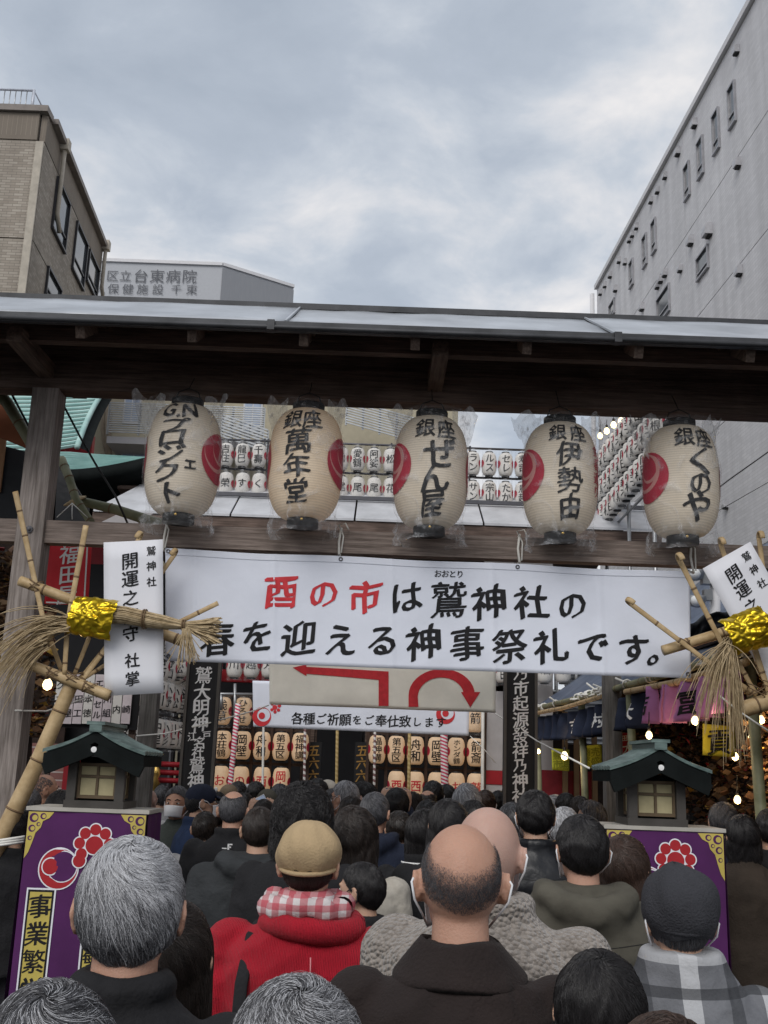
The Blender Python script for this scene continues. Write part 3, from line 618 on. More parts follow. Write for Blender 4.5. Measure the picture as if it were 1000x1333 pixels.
# ------------------------------------------------------------------ curtained pedestals and the wooden lanterns on them
def pedestal(label, Y, x0, x1, ytop, sidepx, sgn):
    a = at(x0, ytop, Y); b = at(x1, ytop, Y); zt = at((x0 + x1) / 2, ytop, Y).z; cx = (a.x + b.x) / 2; W = b.x - a.x; D = .34
    t = thing('curtained_pedestal', label, 'pedestal', (cx, Y + D / 2, 0), 'purple draped pedestals before the gate')
    MB().bbox((cx - W / 2 + 0.01, Y + 0.01, 0.0), (cx + W / 2 - 0.01, Y + D - 0.01, zt - 0.006)).build('stone_base', mat('granite', (0.20, 0.20, 0.20), 0.8, var=0.2, vscale=30), t)
    MB().bbox((cx - W / 2 - 0.012, Y - 0.012, zt - 0.004), (cx + W / 2 + 0.012, Y + D + 0.012, zt + 0.014)).build('cap_board', mat('pale_board', (0.42, 0.40, 0.36), 0.7), t)
    def face(nx, o):   # curtain on each side with folds
        def fn(u, v):
            q = (-W / 2 + W * u) if nx % 2 == 0 else (-D / 2 + D * u); z = zt - 0.008 - (zt - 0.12) * v; fl = -.004 + 0.010 + v * 0.02 * (1 + 0.5 * math.sin(u * 9 + sgn)) + 0.006 * nz(u * 5, v * 3, sgn)
            return [Vector((cx + q, Y - fl, z)), Vector((cx + W / 2 + fl, Y + D / 2 + q, z)), Vector((cx - q, Y + D + fl, z)), Vector((cx - W / 2 - fl, Y + D / 2 - q, z))][nx]
        return fn
    for k in range(4): MB().grid(face(k, 0), 26, 40).build('curtain', m_purple, t)
    f0 = face(0, 0)
    def ff(x, z, k):  # x,z in metres from the top left of the face
        u = min(max(x / W, 0), 1); v = min(max(z / (zt - 0.12), 0), 1); return f0(u, v) + Vector((0, -0.003 - 0.0006 * k, 0))
    fm = lambda x, y, k: ff(x, -y, k)
    # gold corner ornaments: pierced fretwork
    crn = []
    for mir in (0, 1):
        X = (lambda q: q) if not mir else (lambda q: W - q)
        tri = [(X(p[0]), p[1]) for p in ((0.002, -.002), (.125, -.002), (.105, -.03), (.075, -.045), (.068, -.075), (.045, -.10), (.035, -.14), (.02, -.19), (.002, -.22))]
        put_shape('corner_ornament', tri, [tuple(range(len(tri)))], fm, m_goldp, t, 0.03)
    hl = []
    for mir in (0, 1):
        X = (lambda q: q) if not mir else (lambda q: W - q)
        for (x, y, r) in ((.03, -.03, .022), (.075, -.022, .015), (.025, -.08, .017), (.02, -.125, .011), (.055, -.06, .010)):
            hl.append(disc2(X(x), y, r, 16, (r * .2, 0), r * .62)); 
    put_shape('ornament_scroll', *shapes(*hl), fm, m_purple, t, None, 1)
    # comet-and-stars crest
    cs = W / 0.66
    big = (0.20 * cs, -0.30 * cs) if sgn < 0 else (0.22 * cs, -0.30 * cs)
    fx, fy = (0.385 * cs, -0.17 * cs) if sgn < 0 else (0.385 * cs, -0.155 * cs)
    wl, rl = [], []
    def circ(x, y, r, hole=None):
        wl.append(disc2(x, y, r + .006, 30)); rl.append(disc2(x, y, r, 30))
    wl.append(disc2(big[0], big[1], .112 * cs, 36)); rl.append(disc2(big[0], big[1], .105 * cs, 36))
    put_shape('crest_outline', *shapes(*wl), fm, m_paper, t, None, 1); put_shape('crest_disc', *shapes(*rl), fm, m_red, t, None, 2)
    put_shape('crest_outline', *shapes(disc2(big[0] + .02 * cs, big[1] + .012 * cs, .085 * cs, 32)), fm, m_paper, t, None, 3)
    put_shape('crest_hollow', *shapes(disc2(big[0] + .02 * cs, big[1] + .012 * cs, .079 * cs, 32)), fm, m_purple, t, None, 4)
    wl, rl = [], []; circ(big[0] - .045 * cs, big[1] + .01 * cs, .042 * cs); circ(fx, fy, .048 * cs)
    for k in range(8 if sgn > 0 else 7):
        a_ = R(90 - k * 42 + (126 if True else 0)); circ(fx + .082 * cs * math.cos(a_), fy + .082 * cs * math.sin(a_), .030 * cs)
    circ(fx - .075 * cs, fy - .085 * cs, .034 * cs)
    put_shape('crest_outline', *shapes(*wl), fm, m_paper, t, None, 5); put_shape('crest_disc', *shapes(*rl), fm, m_red, t, None, 6)
    # yellow cartouches
    for (qx, qy, tx) in ((0.12 * cs, -0.62, '事業繁栄'), (0.44 * cs, -0.62, '商売繁盛')):
        w2, h2 = .062, .26
        put_shape('cartouche_border', [(qx - w2 - .008, qy + h2 + .008), (qx + w2 + .008, qy + h2 + .008), (qx + w2 + .008, qy - h2 - .008), (qx - w2 - .008, qy - h2 - .008)], [(0, 1, 2, 3)], fm, m_paper, t, 0.05, 1)
        put_shape('cartouche_line', [(qx - w2, qy + h2), (qx + w2, qy + h2), (qx + w2, qy - h2), (qx - w2, qy - h2)], [(0, 1, 2, 3)], fm, m_ink, t, 0.05, 2)
        put_shape('cartouche', [(qx - w2 + .01, qy + h2 - .01), (qx + w2 - .01, qy + h2 - .01), (qx + w2 - .01, qy - h2 + .01), (qx - w2 + .01, qy - h2 + .01)], [(0, 1, 2, 3)], fm, m_yell if False else m_goldp, t, 0.05, 3)
        put_text('cartouche_lettering', [(ch, qx, qy + .185 - k * .122, .112) for k, ch in enumerate(tx)], lambda x, y, k: fm(x, y, 4 + k), m_ink, t, 0.05, bold=0.035, brush=0.035)
    return cx, Y + D / 2, zt + 0.014, W
def wooden_lantern(label, cx, cy, z0, s, wide):
    t = thing('wooden_lantern', label, 'lantern', (cx, cy, z0), 'wooden house-shaped lanterns on the pedestals')
    hw = wide / 2
    MB().bbox((cx - hw * .62, cy - hw * .62, z0), (cx + hw * .62, cy + hw * .62, z0 + .035)).build('base', mat('grey_timber', (0.06, 0.055, 0.05), 0.7, var=0.25), t)
    bh = .245; bw = hw * .50
    for sx_ in (-1, 1):
        for sy in (-1, 1): MB().bbox((cx + sx_ * bw - .022, cy + sy * bw - .022, z0 + .035), (cx + sx_ * bw + .022, cy + sy * bw + .022, z0 + bh)).build('corner_post', MATS['grey_timber'], t)
    m_ = MB(); m_.bbox((cx - bw + .023, cy - bw + .023, z0 + .035), (cx + bw - .023, cy + bw - .023, z0 + bh)); m_.build('lantern_box', m_darkg, t)
    # four-pane paper window on each side
    for k in range(4):
        rot = Matrix.Rotation(k * math.pi / 2, 3, 'Z'); c = Vector((cx, cy, 0))
        def T(x, y, z): return c + rot @ Vector((x, y, 0)) + Vector((0, 0, z))
        y0 = -bw + .018; w_ = bw - .035
        fr = MB()
        for (xa_, xb_, za_, zb_) in ((-w_ - .012, w_ + .012, .045, .060), (-w_ - .012, w_ + .012, bh - .045, bh - .030), (-w_ - .012, -w_, .060, bh - .045), (w_, w_ + .012, .060, bh - .045), (-.006, .006, .060, bh - .045), (-w_, -.006, .145, .157), (.006, w_, .145, .157)):
            a_ = MB().bbox((xa_, y0 - .012, za_ + z0), (xb_, y0, zb_ + z0)); fr.add([T(v.x, v.y, v.z) for v in a_.v], a_.f)
        f_ = fr.build('window_frame', mat('window_lattice_wood', (0.12, 0.085, 0.05), 0.6), t)
        for xa_, xb_ in ((-w_, -.006), (.006, w_)):
            for za_, zb_ in ((.060, .145), (.157, bh - .045)):
                a_ = MB().bbox((xa_ + .001, y0 - .003, za_ + z0 + .001), (xb_ - .001, y0 + .001, zb_ + z0 - .001)); MB().add([T(v.x, v.y, v.z) for v in a_.v], a_.f).build('pane', m_shoji, f_)
    # gable roof, ridge running away from the viewer
    ez = z0 + bh + .01; rz = ez + hw * .46; ov = hw * 1.03
    def roofline(u): return ez + (rz - ez) * (1 - u) - .014 * math.sin(math.pi * u) * hw / .3
    for sx_ in (-1, 1):
        MB().grid(lambda u, v: (cx + sx_ * ov * u, cy - ov * .92 + 2 * ov * .92 * v, roofline(u)), 8, 1, False, (0, 0, -.05)).build('roof_slab', m_darkg, t)
        n = 7
        for k in range(n):
            v0, v1 = k / n, (k + .9) / n
            MB().grid(lambda u, v: (cx + sx_ * (ov * 1.02) * u, cy - ov * .94 + 2 * ov * .94 * (v0 + (v1 - v0) * v), roofline(u) + .004 + .008 * v), 8, 1, False, (0, 0, .016)).build('roof_strip', m_tur2, t)
        MB().beam((cx + sx_ * .01, cy - ov * .90, rz - .085), (cx + sx_ * ov * .97, cy - ov * .90, ez - .075), .03, .055, (0, 0, 1)).build('barge_board', m_darkg, t)
        MB().bbox((cx + sx_ * hw * .52 - .022, cy - ov * .88, ez - .035), (cx + sx_ * hw * .52 + .022, cy - ov * .80, ez + .012)).build('purlin_end', m_white, t)
    m_ = MB(); m_.add([(cx - ov * .8, cy - bw, ez - .0), (cx + ov * .8, cy - bw, ez - .0), (cx, cy - bw, rz - .06), (cx - ov * .8, cy + bw, ez), (cx + ov * .8, cy + bw, ez), (cx, cy + bw, rz - .06)], [(0, 1, 2), (5, 4, 3), (0, 2, 5, 3), (1, 4, 5, 2), (0, 3, 4, 1)]); m_.build('gable', m_darkg, t)
    m_ = MB(); a_ = MB().lathe([(.001, 0), (.014, 0.001), (.014, .010), (.001, .011)], (0, 0, 0), 14); m_.add([Vector((v.x + cx, cy - ov * .925 - v.z, rz - .085 + v.y)) for v in a_.v], a_.f); m_.build('gable_boss', m_white, t)
    MB().bbox((cx - .030, cy - ov * .98, rz + .0), (cx + .030, cy + ov * .98, rz + .034)).build('ridge', m_tur2, t)
    MB().bbox((cx - .045, cy - ov * .99, rz + .034), (cx + .045, cy + ov * .99, rz + .050)).build('ridge_cap', m_tur2, t)
    return t
a = pedestal('purple curtained pedestal with gold corners and red crest, before the left post', 5.45, 38, 192, 1056, 208, -1)
wooden_lantern('wooden house-shaped lantern with green roof on the left purple pedestal', a[0] + .02, a[1] - .02, a[2], 1, .475)
a = pedestal('purple curtained pedestal with gold corners and red crest, on the right side', 5.45, 789, 941, 1080, 770, 1)
wooden_lantern('wooden house-shaped lantern with green roof on the right purple pedestal', a[0] - .03, a[1] - .02, a[2], 1, .475)

# ------------------------------------------------------------------ buildings
def tile_mat(name, c1, c2, mortar, sx, sz, bump=0.3, noise_amt=0.12):
    """small cladding too fine to pick apart: coursed on x+y against z"""
    m = mat(name, c1, 0.75, col2=c2, vscale=3); t, n, l, b = nodes_of(m)
    tc = n.new('ShaderNodeTexCoord'); s = n.new('ShaderNodeSeparateXYZ'); l(tc.outputs['Object'], s.inputs[0])
    a = n.new('ShaderNodeMath'); a.operation = 'ADD'; l(s.outputs[0], a.inputs[0]); l(s.outputs[1], a.inputs[1])
    c = n.new('ShaderNodeCombineXYZ'); l(a.outputs[0], c.inputs[0]); l(s.outputs[2], c.inputs[1])
    br = n.new('ShaderNodeTexBrick'); l(c.outputs[0], br.inputs['Vector']); br.inputs['Scale'].default_value = 1
    br.inputs['Brick Width'].default_value = sx; br.inputs['Row Height'].default_value = sz; br.inputs['Mortar Size'].default_value = sz * .09; br.inputs['Mortar Smooth'].default_value = .1
    br.inputs['Color1'].default_value = (*c1, 1); br.inputs['Color2'].default_value = (*c2, 1); br.inputs['Mortar'].default_value = (*mortar, 1)
    nz_ = n.new('ShaderNodeTexNoise'); nz_.inputs['Scale'].default_value = .6; nz_.inputs['Detail'].default_value = 6; l(tc.outputs['Object'], nz_.inputs['Vector'])
    rr = n.new('ShaderNodeMapRange'); rr.inputs[3].default_value = 1 - noise_amt * 1.5; rr.inputs[4].default_value = 1 + noise_amt * 1.5; l(nz_.outputs[0], rr.inputs[0])
    mp_ = n.new('ShaderNodeMapping'); mp_.inputs['Scale'].default_value = (1.3, 1.3, .07); l(tc.outputs['Object'], mp_.inputs[0]); n3 = n.new('ShaderNodeTexNoise'); n3.inputs['Scale'].default_value = 1.6; n3.inputs['Detail'].default_value = 5; l(mp_.outputs[0], n3.inputs['Vector'])
    r3 = n.new('ShaderNodeMapRange'); r3.inputs[1].default_value = .35; r3.inputs[2].default_value = .7; r3.inputs[3].default_value = .90; r3.inputs[4].default_value = 1.05; l(n3.outputs[0], r3.inputs[0]); s3 = n.new('ShaderNodeVectorMath'); s3.operation = 'SCALE'; l(br.outputs[0], s3.inputs[0]); l(r3.outputs[0], s3.inputs['Scale'])
    sc = n.new('ShaderNodeVectorMath'); sc.operation = 'SCALE'; l(s3.outputs[0], sc.inputs[0]); l(rr.outputs[0], sc.inputs['Scale']); l(sc.outputs[0], b.inputs['Base Color'])
    bp = n.new('ShaderNodeBump'); bp.inputs['Strength'].default_value = bump; bp.inputs['Distance'].default_value = .01; bp.invert = True; l(br.outputs[1], bp.inputs['Height']); l(bp.outputs[0], b.inputs['Normal'])
    return m
m_rt = tile_mat('grey_siding', (0.58, 0.58, 0.605), (0.65, 0.65, 0.675), (0.54, 0.54, 0.56), .30, .085, .2, .07)
m_lt = tile_mat('beige_brick_tile', (0.275, 0.24, 0.20), (0.39, 0.35, 0.30), (0.20, 0.175, 0.15), .21, .066, .4, .2)
m_conc = mat('pale_render', (0.40, 0.40, 0.42), .8, var=.05)
m_edge = mat('white_parapet', (0.62, 0.62, 0.64), .6, var=.05)

# right-hand grey block: facade runs along d from the far corner towards the viewer
def facade_panels(t, A, B, zs, cuts, m, th=.06, name='wall_panel'):
    """wall along A->B (xy), split in storeys zs and lengthways cuts, panels proud of recessed joints; outward normal n"""
    A = Vector(A); B = Vector(B); d = (B - A); Ln = d.length; d.normalize(); n = Vector((d.y, -d.x, 0))
    for i in range(len(zs) - 1):
        for k in range(len(cuts) - 1):
            m_ = MB(); p = A + d * (cuts[k] * Ln + .012); q = A + d * (cuts[k + 1] * Ln - .012)
            m_.beam((p.x, p.y, (zs[i] + zs[i + 1]) / 2) , (q.x, q.y, (zs[i] + zs[i + 1]) / 2), th, zs[i + 1] - zs[i] - .024); m_.build(name, m, t)
    return A, d, n, Ln
def hit_wall(px, py, A, d):
    """pixel ray against the vertical plane through A along d -> distance along d, z"""
    r = fw + rt * ((px - 500) / F) + up * ((666.5 - py) / F); n = Vector((d.y, -d.x, 0)); o = Vector((0, 0, CAMZ))
    k = (Vector((A.x, A.y, 0)) - Vector((0, 0, 0))).dot(n) / r.dot(n); p = o + r * k; return (p - Vector((A.x, A.y, 0))).dot(d), p.z
far = at(779, 374, 39.0); ZT = far.z
rb = thing('office_building', 'tall grey clad building with slim windows and white vent hoods, right of the gate', 'building', (far.x, far.y, 0))
dd = Vector((0.0455, -1, 0)).normalized()
A0 = Vector((far.x, far.y, 0)); 
# solve near end by direction fit: roofline passes (983, 0)
best = None
for q in np.linspace(-.05, .15, 81):
    d_ = Vector((q, -1, 0)).normalized(); s_, z_ = hit_wall(983, 0, A0, d_)
    if best is None or abs(z_ - ZT) < best[0]: best = (abs(z_ - ZT), d_, s_)
dd = best[1]; B0 = A0 + dd * 36
nrm = Vector((dd.y, -dd.x, 0)); nrm = nrm if nrm.x < 0 else -nrm
zj = [hit_wall(889, 317, A0, dd)[1], hit_wall(909, 415, A0, dd)[1]]; st = ZT - zj[0]
zs = [0] + sorted([zj[1] - 3.6 * k for k in range(1, 3)] ) + [zj[1], zj[0], ZT - .12]
cutm = hit_wall(895, 290, A0, dd)[0] / 36
core = MB(); c_ = (A0 + B0) / 2 - nrm * 6.1; core.beam(tuple(A0 - nrm * 6.1 + Vector((0, 0, ZT / 2))), tuple(B0 - nrm * 6.1 + Vector((0, 0, ZT / 2))), 12.0, ZT - .02); core.build('building_core', m_conc, rb)
facade_panels(rb, A0, B0, zs, [0, .17, cutm, .64, .82, 1], m_rt, .12)
m_ = MB(); m_.beam(tuple(A0 + Vector((0, 0, ZT - .02)) + nrm * .02), tuple(B0 + Vector((0, 0, ZT - .02)) + nrm * .02), .30, .18); m_.build('parapet_cap', m_edge, rb)
def wall_window(t, A, d, n, px, pyt, pyb, wm, mf=m_wframe, mg=m_glass, rec=.0, sill=True):
    s0, z0 = hit_wall(px, pyb, A, d); s1, z1 = hit_wall(px, pyt, A, d); s_ = (s0 + s1) / 2; o = Vector((A.x, A.y, 0)) + d * s_
    fm_ = MB()
    def bar(a0, a1, b0, b1, dp0=.06, dp1=.10): fm_.beam(tuple(o + d * a0 + n * ((dp0 + dp1) / 2) + Vector((0, 0, (b0 + b1) / 2))), tuple(o + d * a1 + n * ((dp0 + dp1) / 2) + Vector((0, 0, (b0 + b1) / 2))), dp1 - dp0, b1 - b0)
    h = wm / 2; f = .05
    bar(-h, h, z1 - f, z1, .062, .125); bar(-h, h, z0, z0 + f, .062, .14); bar(-h, -h + f, z0 + f, z1 - f, .062, .12); bar(h - f, h, z0 + f, z1 - f, .062, .12); bar(-h + f, h - f, z0 + (z1 - z0) * .28, z0 + (z1 - z0) * .28 + .04, .063, .10)
    w_ = fm_.build('window', mf, t); fm_ = MB(); bar(-h + f, h - f, z0 + f, z1 - f, .061, .07); fm_.build('pane', mg, w_)
    return w_
m_silvf = mat('aluminium_frame', (0.33, 0.33, 0.35), .4, .5)
for (px, a, b, wm) in ((957, 109, 166, .5), (936, 144, 200, .5), (915.5, 180, 232, .5), (898, 213, 260, .5), (854.5, 286, 330, .5), (842.5, 306, 348, .5), (825, 339, 374, .5), (918.5, 327, 359, .95), (867, 379, 416, 1.3), (799.5, 393, 413, .8)):
    wall_window(rb, A0, dd, nrm, px, a, b, wm, m_silvf)
# vent hoods
for (px, py, big) in ((964, 66, 1.1), (909, 161, 1.2), (887, 198, 1.2), (870, 229, 1), (860, 248, 1), (851.5, 261, 1), (832.5, 295, 1), (827, 305, 1), (823, 312, 1), (809.5, 339, 1), (817.5, 341, 1), (798, 358, 1.1), (791, 371, 1), (785, 381, 1), (805, 376, 1.1), (966, 213, 1.2), (928, 301, 1.7), (904, 314, 1.3), (890, 350, 1), (870, 356, 1.1), (864.5, 364, 1.1), (860, 372, 1), (840, 400, 1.2), (968, 353, 1.2), (950, 657, 1.0)):
    s_, z_ = hit_wall(px, py, A0, dd); o = Vector((A0.x, A0.y, z_)) + dd * s_ + nrm * .06
    m_ = MB(); big *= .72; w_ = .13 * big; V = []; prof = [(0, .16), (.09, .15), (.16, .08), (.18, -.02), (.17, -.12)]
    for sg in (-1, 1): V += [o + dd * (w_ * sg)] + [o + dd * (w_ * sg) + nrm * (a * big) + Vector((0, 0, b * big)) for a, b in prof] + [o + dd * (w_ * sg) + Vector((0, 0, -.12 * big))]
    k = len(prof) + 2; m_.add(V, [tuple(range(k)), tuple(range(2 * k - 1, k - 1, -1))] + [(i, i + k, i + k + 1, i + 1) for i in range(k - 1)]); m_.build('vent_hood', mat('vent_hood_metal', (0.45, 0.45, 0.47), .35, .4), rb)
    MB().beam(tuple(o + Vector((0, 0, -.14 * big)) - dd * w_ * .8 + nrm * .06), tuple(o + Vector((0, 0, -.14 * big)) + dd * w_ * .8 + nrm * .06), .10, .03).build('vent_grille', m_black, rb)
m_ = MB(); m_.tube([A0 + Vector((0, 0, 0)) + nrm * .25, A0 + Vector((0, 0, ZT - .3)) + nrm * .25], .09, 10); m_.build('corner_downpipe', m_edge, rb)

# left-hand beige block
YL = 22.0; c0 = at(60, 142, YL); zt = c0.z
lb = thing('apartment_block', 'beige brick-tiled block with dark framed windows and rooftop railing, at left', 'building', (c0.x, c0.y, 0))
A1 = Vector((c0.x, c0.y, 0)); best = None
for q in np.linspace(-.35, .45, 161):
    d_ = Vector((q, 1, 0)).normalized(); s_, z_ = hit_wall(132, 319, A1, d_)
    if best is None or abs(z_ - zt) < best[0]: best = (abs(z_ - zt), d_, s_)
d1 = best[1]; LN = best[2]; B1 = A1 + d1 * LN; n1_ = Vector((d1.y, -d1.x, 0)); n1_ = n1_ if n1_.x > 0 else -n1_
V = [A1 - n1_ * .07, B1 - n1_ * .07, B1 + Vector((-14, 0, 0)), A1 + Vector((-14, .07, 0)), A1 + Vector((-.07, .07, 0))]
m_ = MB(); m_.prism([(v.x, v.y) for v in V], lambda x, y: (x, y, 0), (0, 0, zt - .2)); m_.build('building_core', m_conc, lb)
zsl = [0, zt - 6.6, zt - 3.3, zt - .85]
cu = [0, .5, 1]
for i in range(3):
    for k in range(2):
        p = A1 + d1 * (cu[k] * LN + .01); q = A1 + d1 * (cu[k + 1] * LN - .01); MB().beam(tuple(p + Vector((0, 0, (zsl[i] + zsl[i + 1]) / 2))), tuple(q + Vector((0, 0, (zsl[i] + zsl[i + 1]) / 2))), .12, zsl[i + 1] - zsl[i] - .03).build('wall_panel', m_lt, lb)
        MB().bbox((A1.x - 7 * k - 6.99 - .1, A1.y - .06, zsl[i] + .015), (A1.x - 7 * k - .1, A1.y + .06, zsl[i + 1] - .015)).build('wall_panel', m_lt, lb)
sol = tile_mat('soldier_course_tile', (0.30, 0.26, 0.21), (0.38, 0.34, 0.28), (0.2, 0.17, 0.14), .11, .6, .4)
MB().bbox((A1.x - 14, A1.y - .07, zt - .84), (A1.x - .1, A1.y + .06, zt - .16)).build('top_course', sol, lb)
MB().beam(tuple(A1 + Vector((0, 0, zt - .5))), tuple(B1 + Vector((0, 0, zt - .5))), .13, .68).build('top_course', sol, lb)
m_ = MB(); m_.bbox((A1.x - 14.2, A1.y - .16, zt - .15), (A1.x + .1, A1.y + .3, zt)); m_.build('coping', mat('brown_coping', (0.19, 0.165, 0.15), .5), lb)
MB().beam(tuple(A1 + n1_ * .1 + Vector((0, 0.06, zt - .07)) + d1 * .3), tuple(B1 + n1_ * .1 + Vector((0, 0, zt - .07))), .22, .13).build('coping', MATS['brown_coping'], lb)
MB().bbox((A1.x - .098, A1.y - .11, 0), (A1.x + .075, A1.y - .062, zt - .9)).build('corner_trim', mat('cream_trim', (0.42, 0.38, 0.32), .6), lb)
for (px, a, b, wm) in ((75, 239, 322, 1.35), (100, 295, 372, 1.35), (117, 333, 384, 1.35), (65, 358, 402, 1.35)):
    wall_window(lb, A1, d1, n1_, px, a, b, wm)
zr_ = zt; m_ = MB(); m2 = MB()
for k in range(60):
    x = A1.x - .45 - k * .13; m2.tube([(x, A1.y + .25, zr_), (x, A1.y + .25, zr_ + .62)], .012, 6)
setp(m2.build('balusters', m_pipe, lb), kind='stuff')
for z in (.08, .64): m_.tube([(A1.x - 10, A1.y + .25, zr_ + z), (A1.x - .42, A1.y + .25, zr_ + z), (A1.x - .42, A1.y + 3.2, zr_ + z)], .03, 8)
m_.tube([(A1.x - .42, A1.y + .25, zr_), (A1.x - .42, A1.y + .25, zr_ + .66)], .035, 8); m_.build('handrail', mat('blue_white_rail', (0.50, 0.53, 0.60), .4, .2), lb)
for (px, a, b) in ((70, 180, 305), (131, 325, 400)):
    s_, z0_ = hit_wall(px, b, A1, d1); s2, z1_ = hit_wall(px, a, A1, d1); s_ = min((s_ + s2) / 2, LN - .1); o = A1 + d1 * s_ + n1_ * .16
    m_ = MB(); m_.tube([o + Vector((0, 0, z1_)) - n1_ * .1, o + Vector((0, 0, z1_ - .06)), o + Vector((0, 0, z0_ + .3)), o + Vector((0, 0, z0_)) + d1 * .35], .055, 10); m_.build('downpipe', MATS['cream_trim'], lb)
    m_ = MB(); m_.box(o + Vector((0, 0, z1_ + .1)), (.22, .22, .28)); m_.build('rain_hopper', MATS['cream_trim'], lb)

# hospital roof sign far behind
YH = 75.0; p0 = at(60, 338, YH); p1 = at(290, 346, YH); p2 = at(382, 380, YH + 3.4); zt = p1.z
hb = thing('hospital_building', 'distant pale hospital block with grey roof lettering, between the left block and the sky', 'building', (p1.x, YH, 0))
m_hw = mat('hospital_panel', (0.40, 0.415, 0.445), .6, var=.04); m_hs = mat('hospital_shaded_panel', (0.23, 0.24, 0.262), .6, var=.04, col2=(0.26, 0.27, 0.292), stretch=(4, 4, .2))  # second colour is the same panel with its side shade painted in
p2x = p2.x
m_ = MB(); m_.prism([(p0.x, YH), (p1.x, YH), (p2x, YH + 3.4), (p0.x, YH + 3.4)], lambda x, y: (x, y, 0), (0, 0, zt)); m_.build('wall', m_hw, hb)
MB().beam((p1.x + .02, YH - .05, zt / 2 - .1), (p2x + .02, YH + 3.35, zt / 2 - .1), .06, zt - .25).build('shaded_side_sheet', m_hs, hb)  # added sheet that darkens the receding side, shade put into its colour
m_ = MB(); m_.beam((p1.x, YH, zt + .1), (p2x, YH + 3.4, zt + .1), .3, .25); m_.beam((p0.x, YH, zt + .1), (p1.x, YH, zt + .1), .3, .25); m_.build('parapet_cap', m_edge, hb)
hz = lambda px, py: (at(px, py, YH).x, at(px, py, YH).z)
itm = [(ch, *hz(px, 360 + (px - 200) * .01), sz * .0555) for ch, px, sz in (('東', 127, 17), ('区', 147, 17), ('立', 164, 17), ('台', 184, 21), ('東', 205, 21), ('病', 226, 21), ('院', 247, 21))]
itm += [(ch, *hz(px, 377 + (px - 200) * .01), sz * .0555) for ch, px, sz in (('人', 131, 15), ('保', 148, 16), ('健', 167, 16), ('施', 186, 16), ('設', 206, 16), ('千', 230, 15), ('束', 250, 16))]
for ch in itm:
    V, Fc = text_geo([ch], bold=.03, brush=0, skew=0, layers=1)
    m_ = MB(); m_.add([(x, YH - .10, z) for x, z, k in V], Fc); m_.build('roof_letter', mat('roof_letter_grey', (0.10, 0.105, 0.12), .6), hb)

# apartment with balconies, behind the shrine
YA = 30.0; q0, q1 = at(141, 515, YA), at(600, 560, YA)
ab = thing('balcony_building', 'beige building with slatted balcony rails behind the shrine roofs', 'building', (0, YA, 0))
zta = at(300, 440, YA).z
xl_ = at(100, 500, YA).x; xr_ = at(596, 560, YA).x
m_bw = mat('beige_render', (0.44, 0.40, 0.30), .8, var=.06)
MB().bbox((xl_, YA, 0), (xr_, YA + 8, zta)).build('wall', m_bw, ab)
def slats(name, pts, n, rows_y, Y0, Y1, parent):
    """horizontal balcony slats between left x and right x, top z0 to z1"""
    (xa_, za_), (xb_, zb_), h = pts; m_ = MB()
    for k in range(n):
        f = k / n; m_.beam((xa_, Y0, za_ - h * f), (xb_, Y1, zb_ - h * f), .03, h / n * .5)
    for k in range(6):
        f = k / 5; m_.bbox((xa_ + (xb_ - xa_) * f - .03, Y0 + (Y1 - Y0) * f + .02, za_ + (zb_ - za_) * f - h), (xa_ + (xb_ - xa_) * f + .03, Y0 + (Y1 - Y0) * f + .06, za_ + (zb_ - za_) * f))
    m_.build(name, mat('grey_balcony_slats', (0.40, 0.42, 0.44), .4, .4), parent)
a_, b_ = at(143, 524, YA - 1.2), at(345, 524, YA - 1.2); h = at(143, 533, YA - 1.2).z - at(143, 574, YA - 1.2).z
slats('balcony_rail', [(a_.x, a_.z), (b_.x, a_.z), h], 14, 0, YA - 1.2, YA - 1.2, ab)
MB().bbox((a_.x, YA - 1.15, a_.z - h - .25), (b_.x, YA, a_.z - h - .05)).build('balcony_floor', m_conc, ab)
a_, b_ = at(452, 520, YA - 1.2), at(560, 560, YA - 1.2)
slats('balcony_rail', [(a_.x, a_.z), (b_.x, a_.z - .6), .75], 10, 0, YA - 1.2, YA - 1.2, ab)
a_, b_ = at(290, 540, YA - 1.6), at(349, 560, YA - 1.6); slats('stair_rail', [(a_.x, a_.z), (b_.x, b_.z), .7], 8, 0, YA - 1.6, YA - 1.6, ab)
for (x0, y0, x1, y1) in ((163, 516, 182, 552), (159, 586, 190, 612), (318, 520, 340, 565)):
    a_, b_ = at(x0, y0, YA), at(x1, y1, YA); f_ = MB().bbox((a_.x, YA - .06, b_.z), (b_.x, YA + .02, a_.z)).build('window', m_edge, ab)
    mx_ = (a_.x + b_.x) / 2
    for s0, s1 in ((a_.x + .05, mx_ - .02), (mx_ + .02, b_.x - .05)):
        m_ = MB(); m_.bbox((s0, YA - .075, b_.z + .05), (s1, YA - .062, a_.z - .05)); m_.build('pane', mat('blue_blind_glass', (0.35, 0.42, 0.55), .2), f_)
m_ = MB(); m_.tube([at(137, 520, YA - .3), at(135, 560, YA - .3), at(138, 580, YA - .3), at(144, 600, YA - .3)], .09, 8); m_.tube([at(141, 515, YA - .4), at(141, 570, YA - .4), at(143, 612, YA - .4)], .09, 8); m_.build('drain_pipe', mat('tan_pipe', (0.28, 0.23, 0.17), .6), ab)

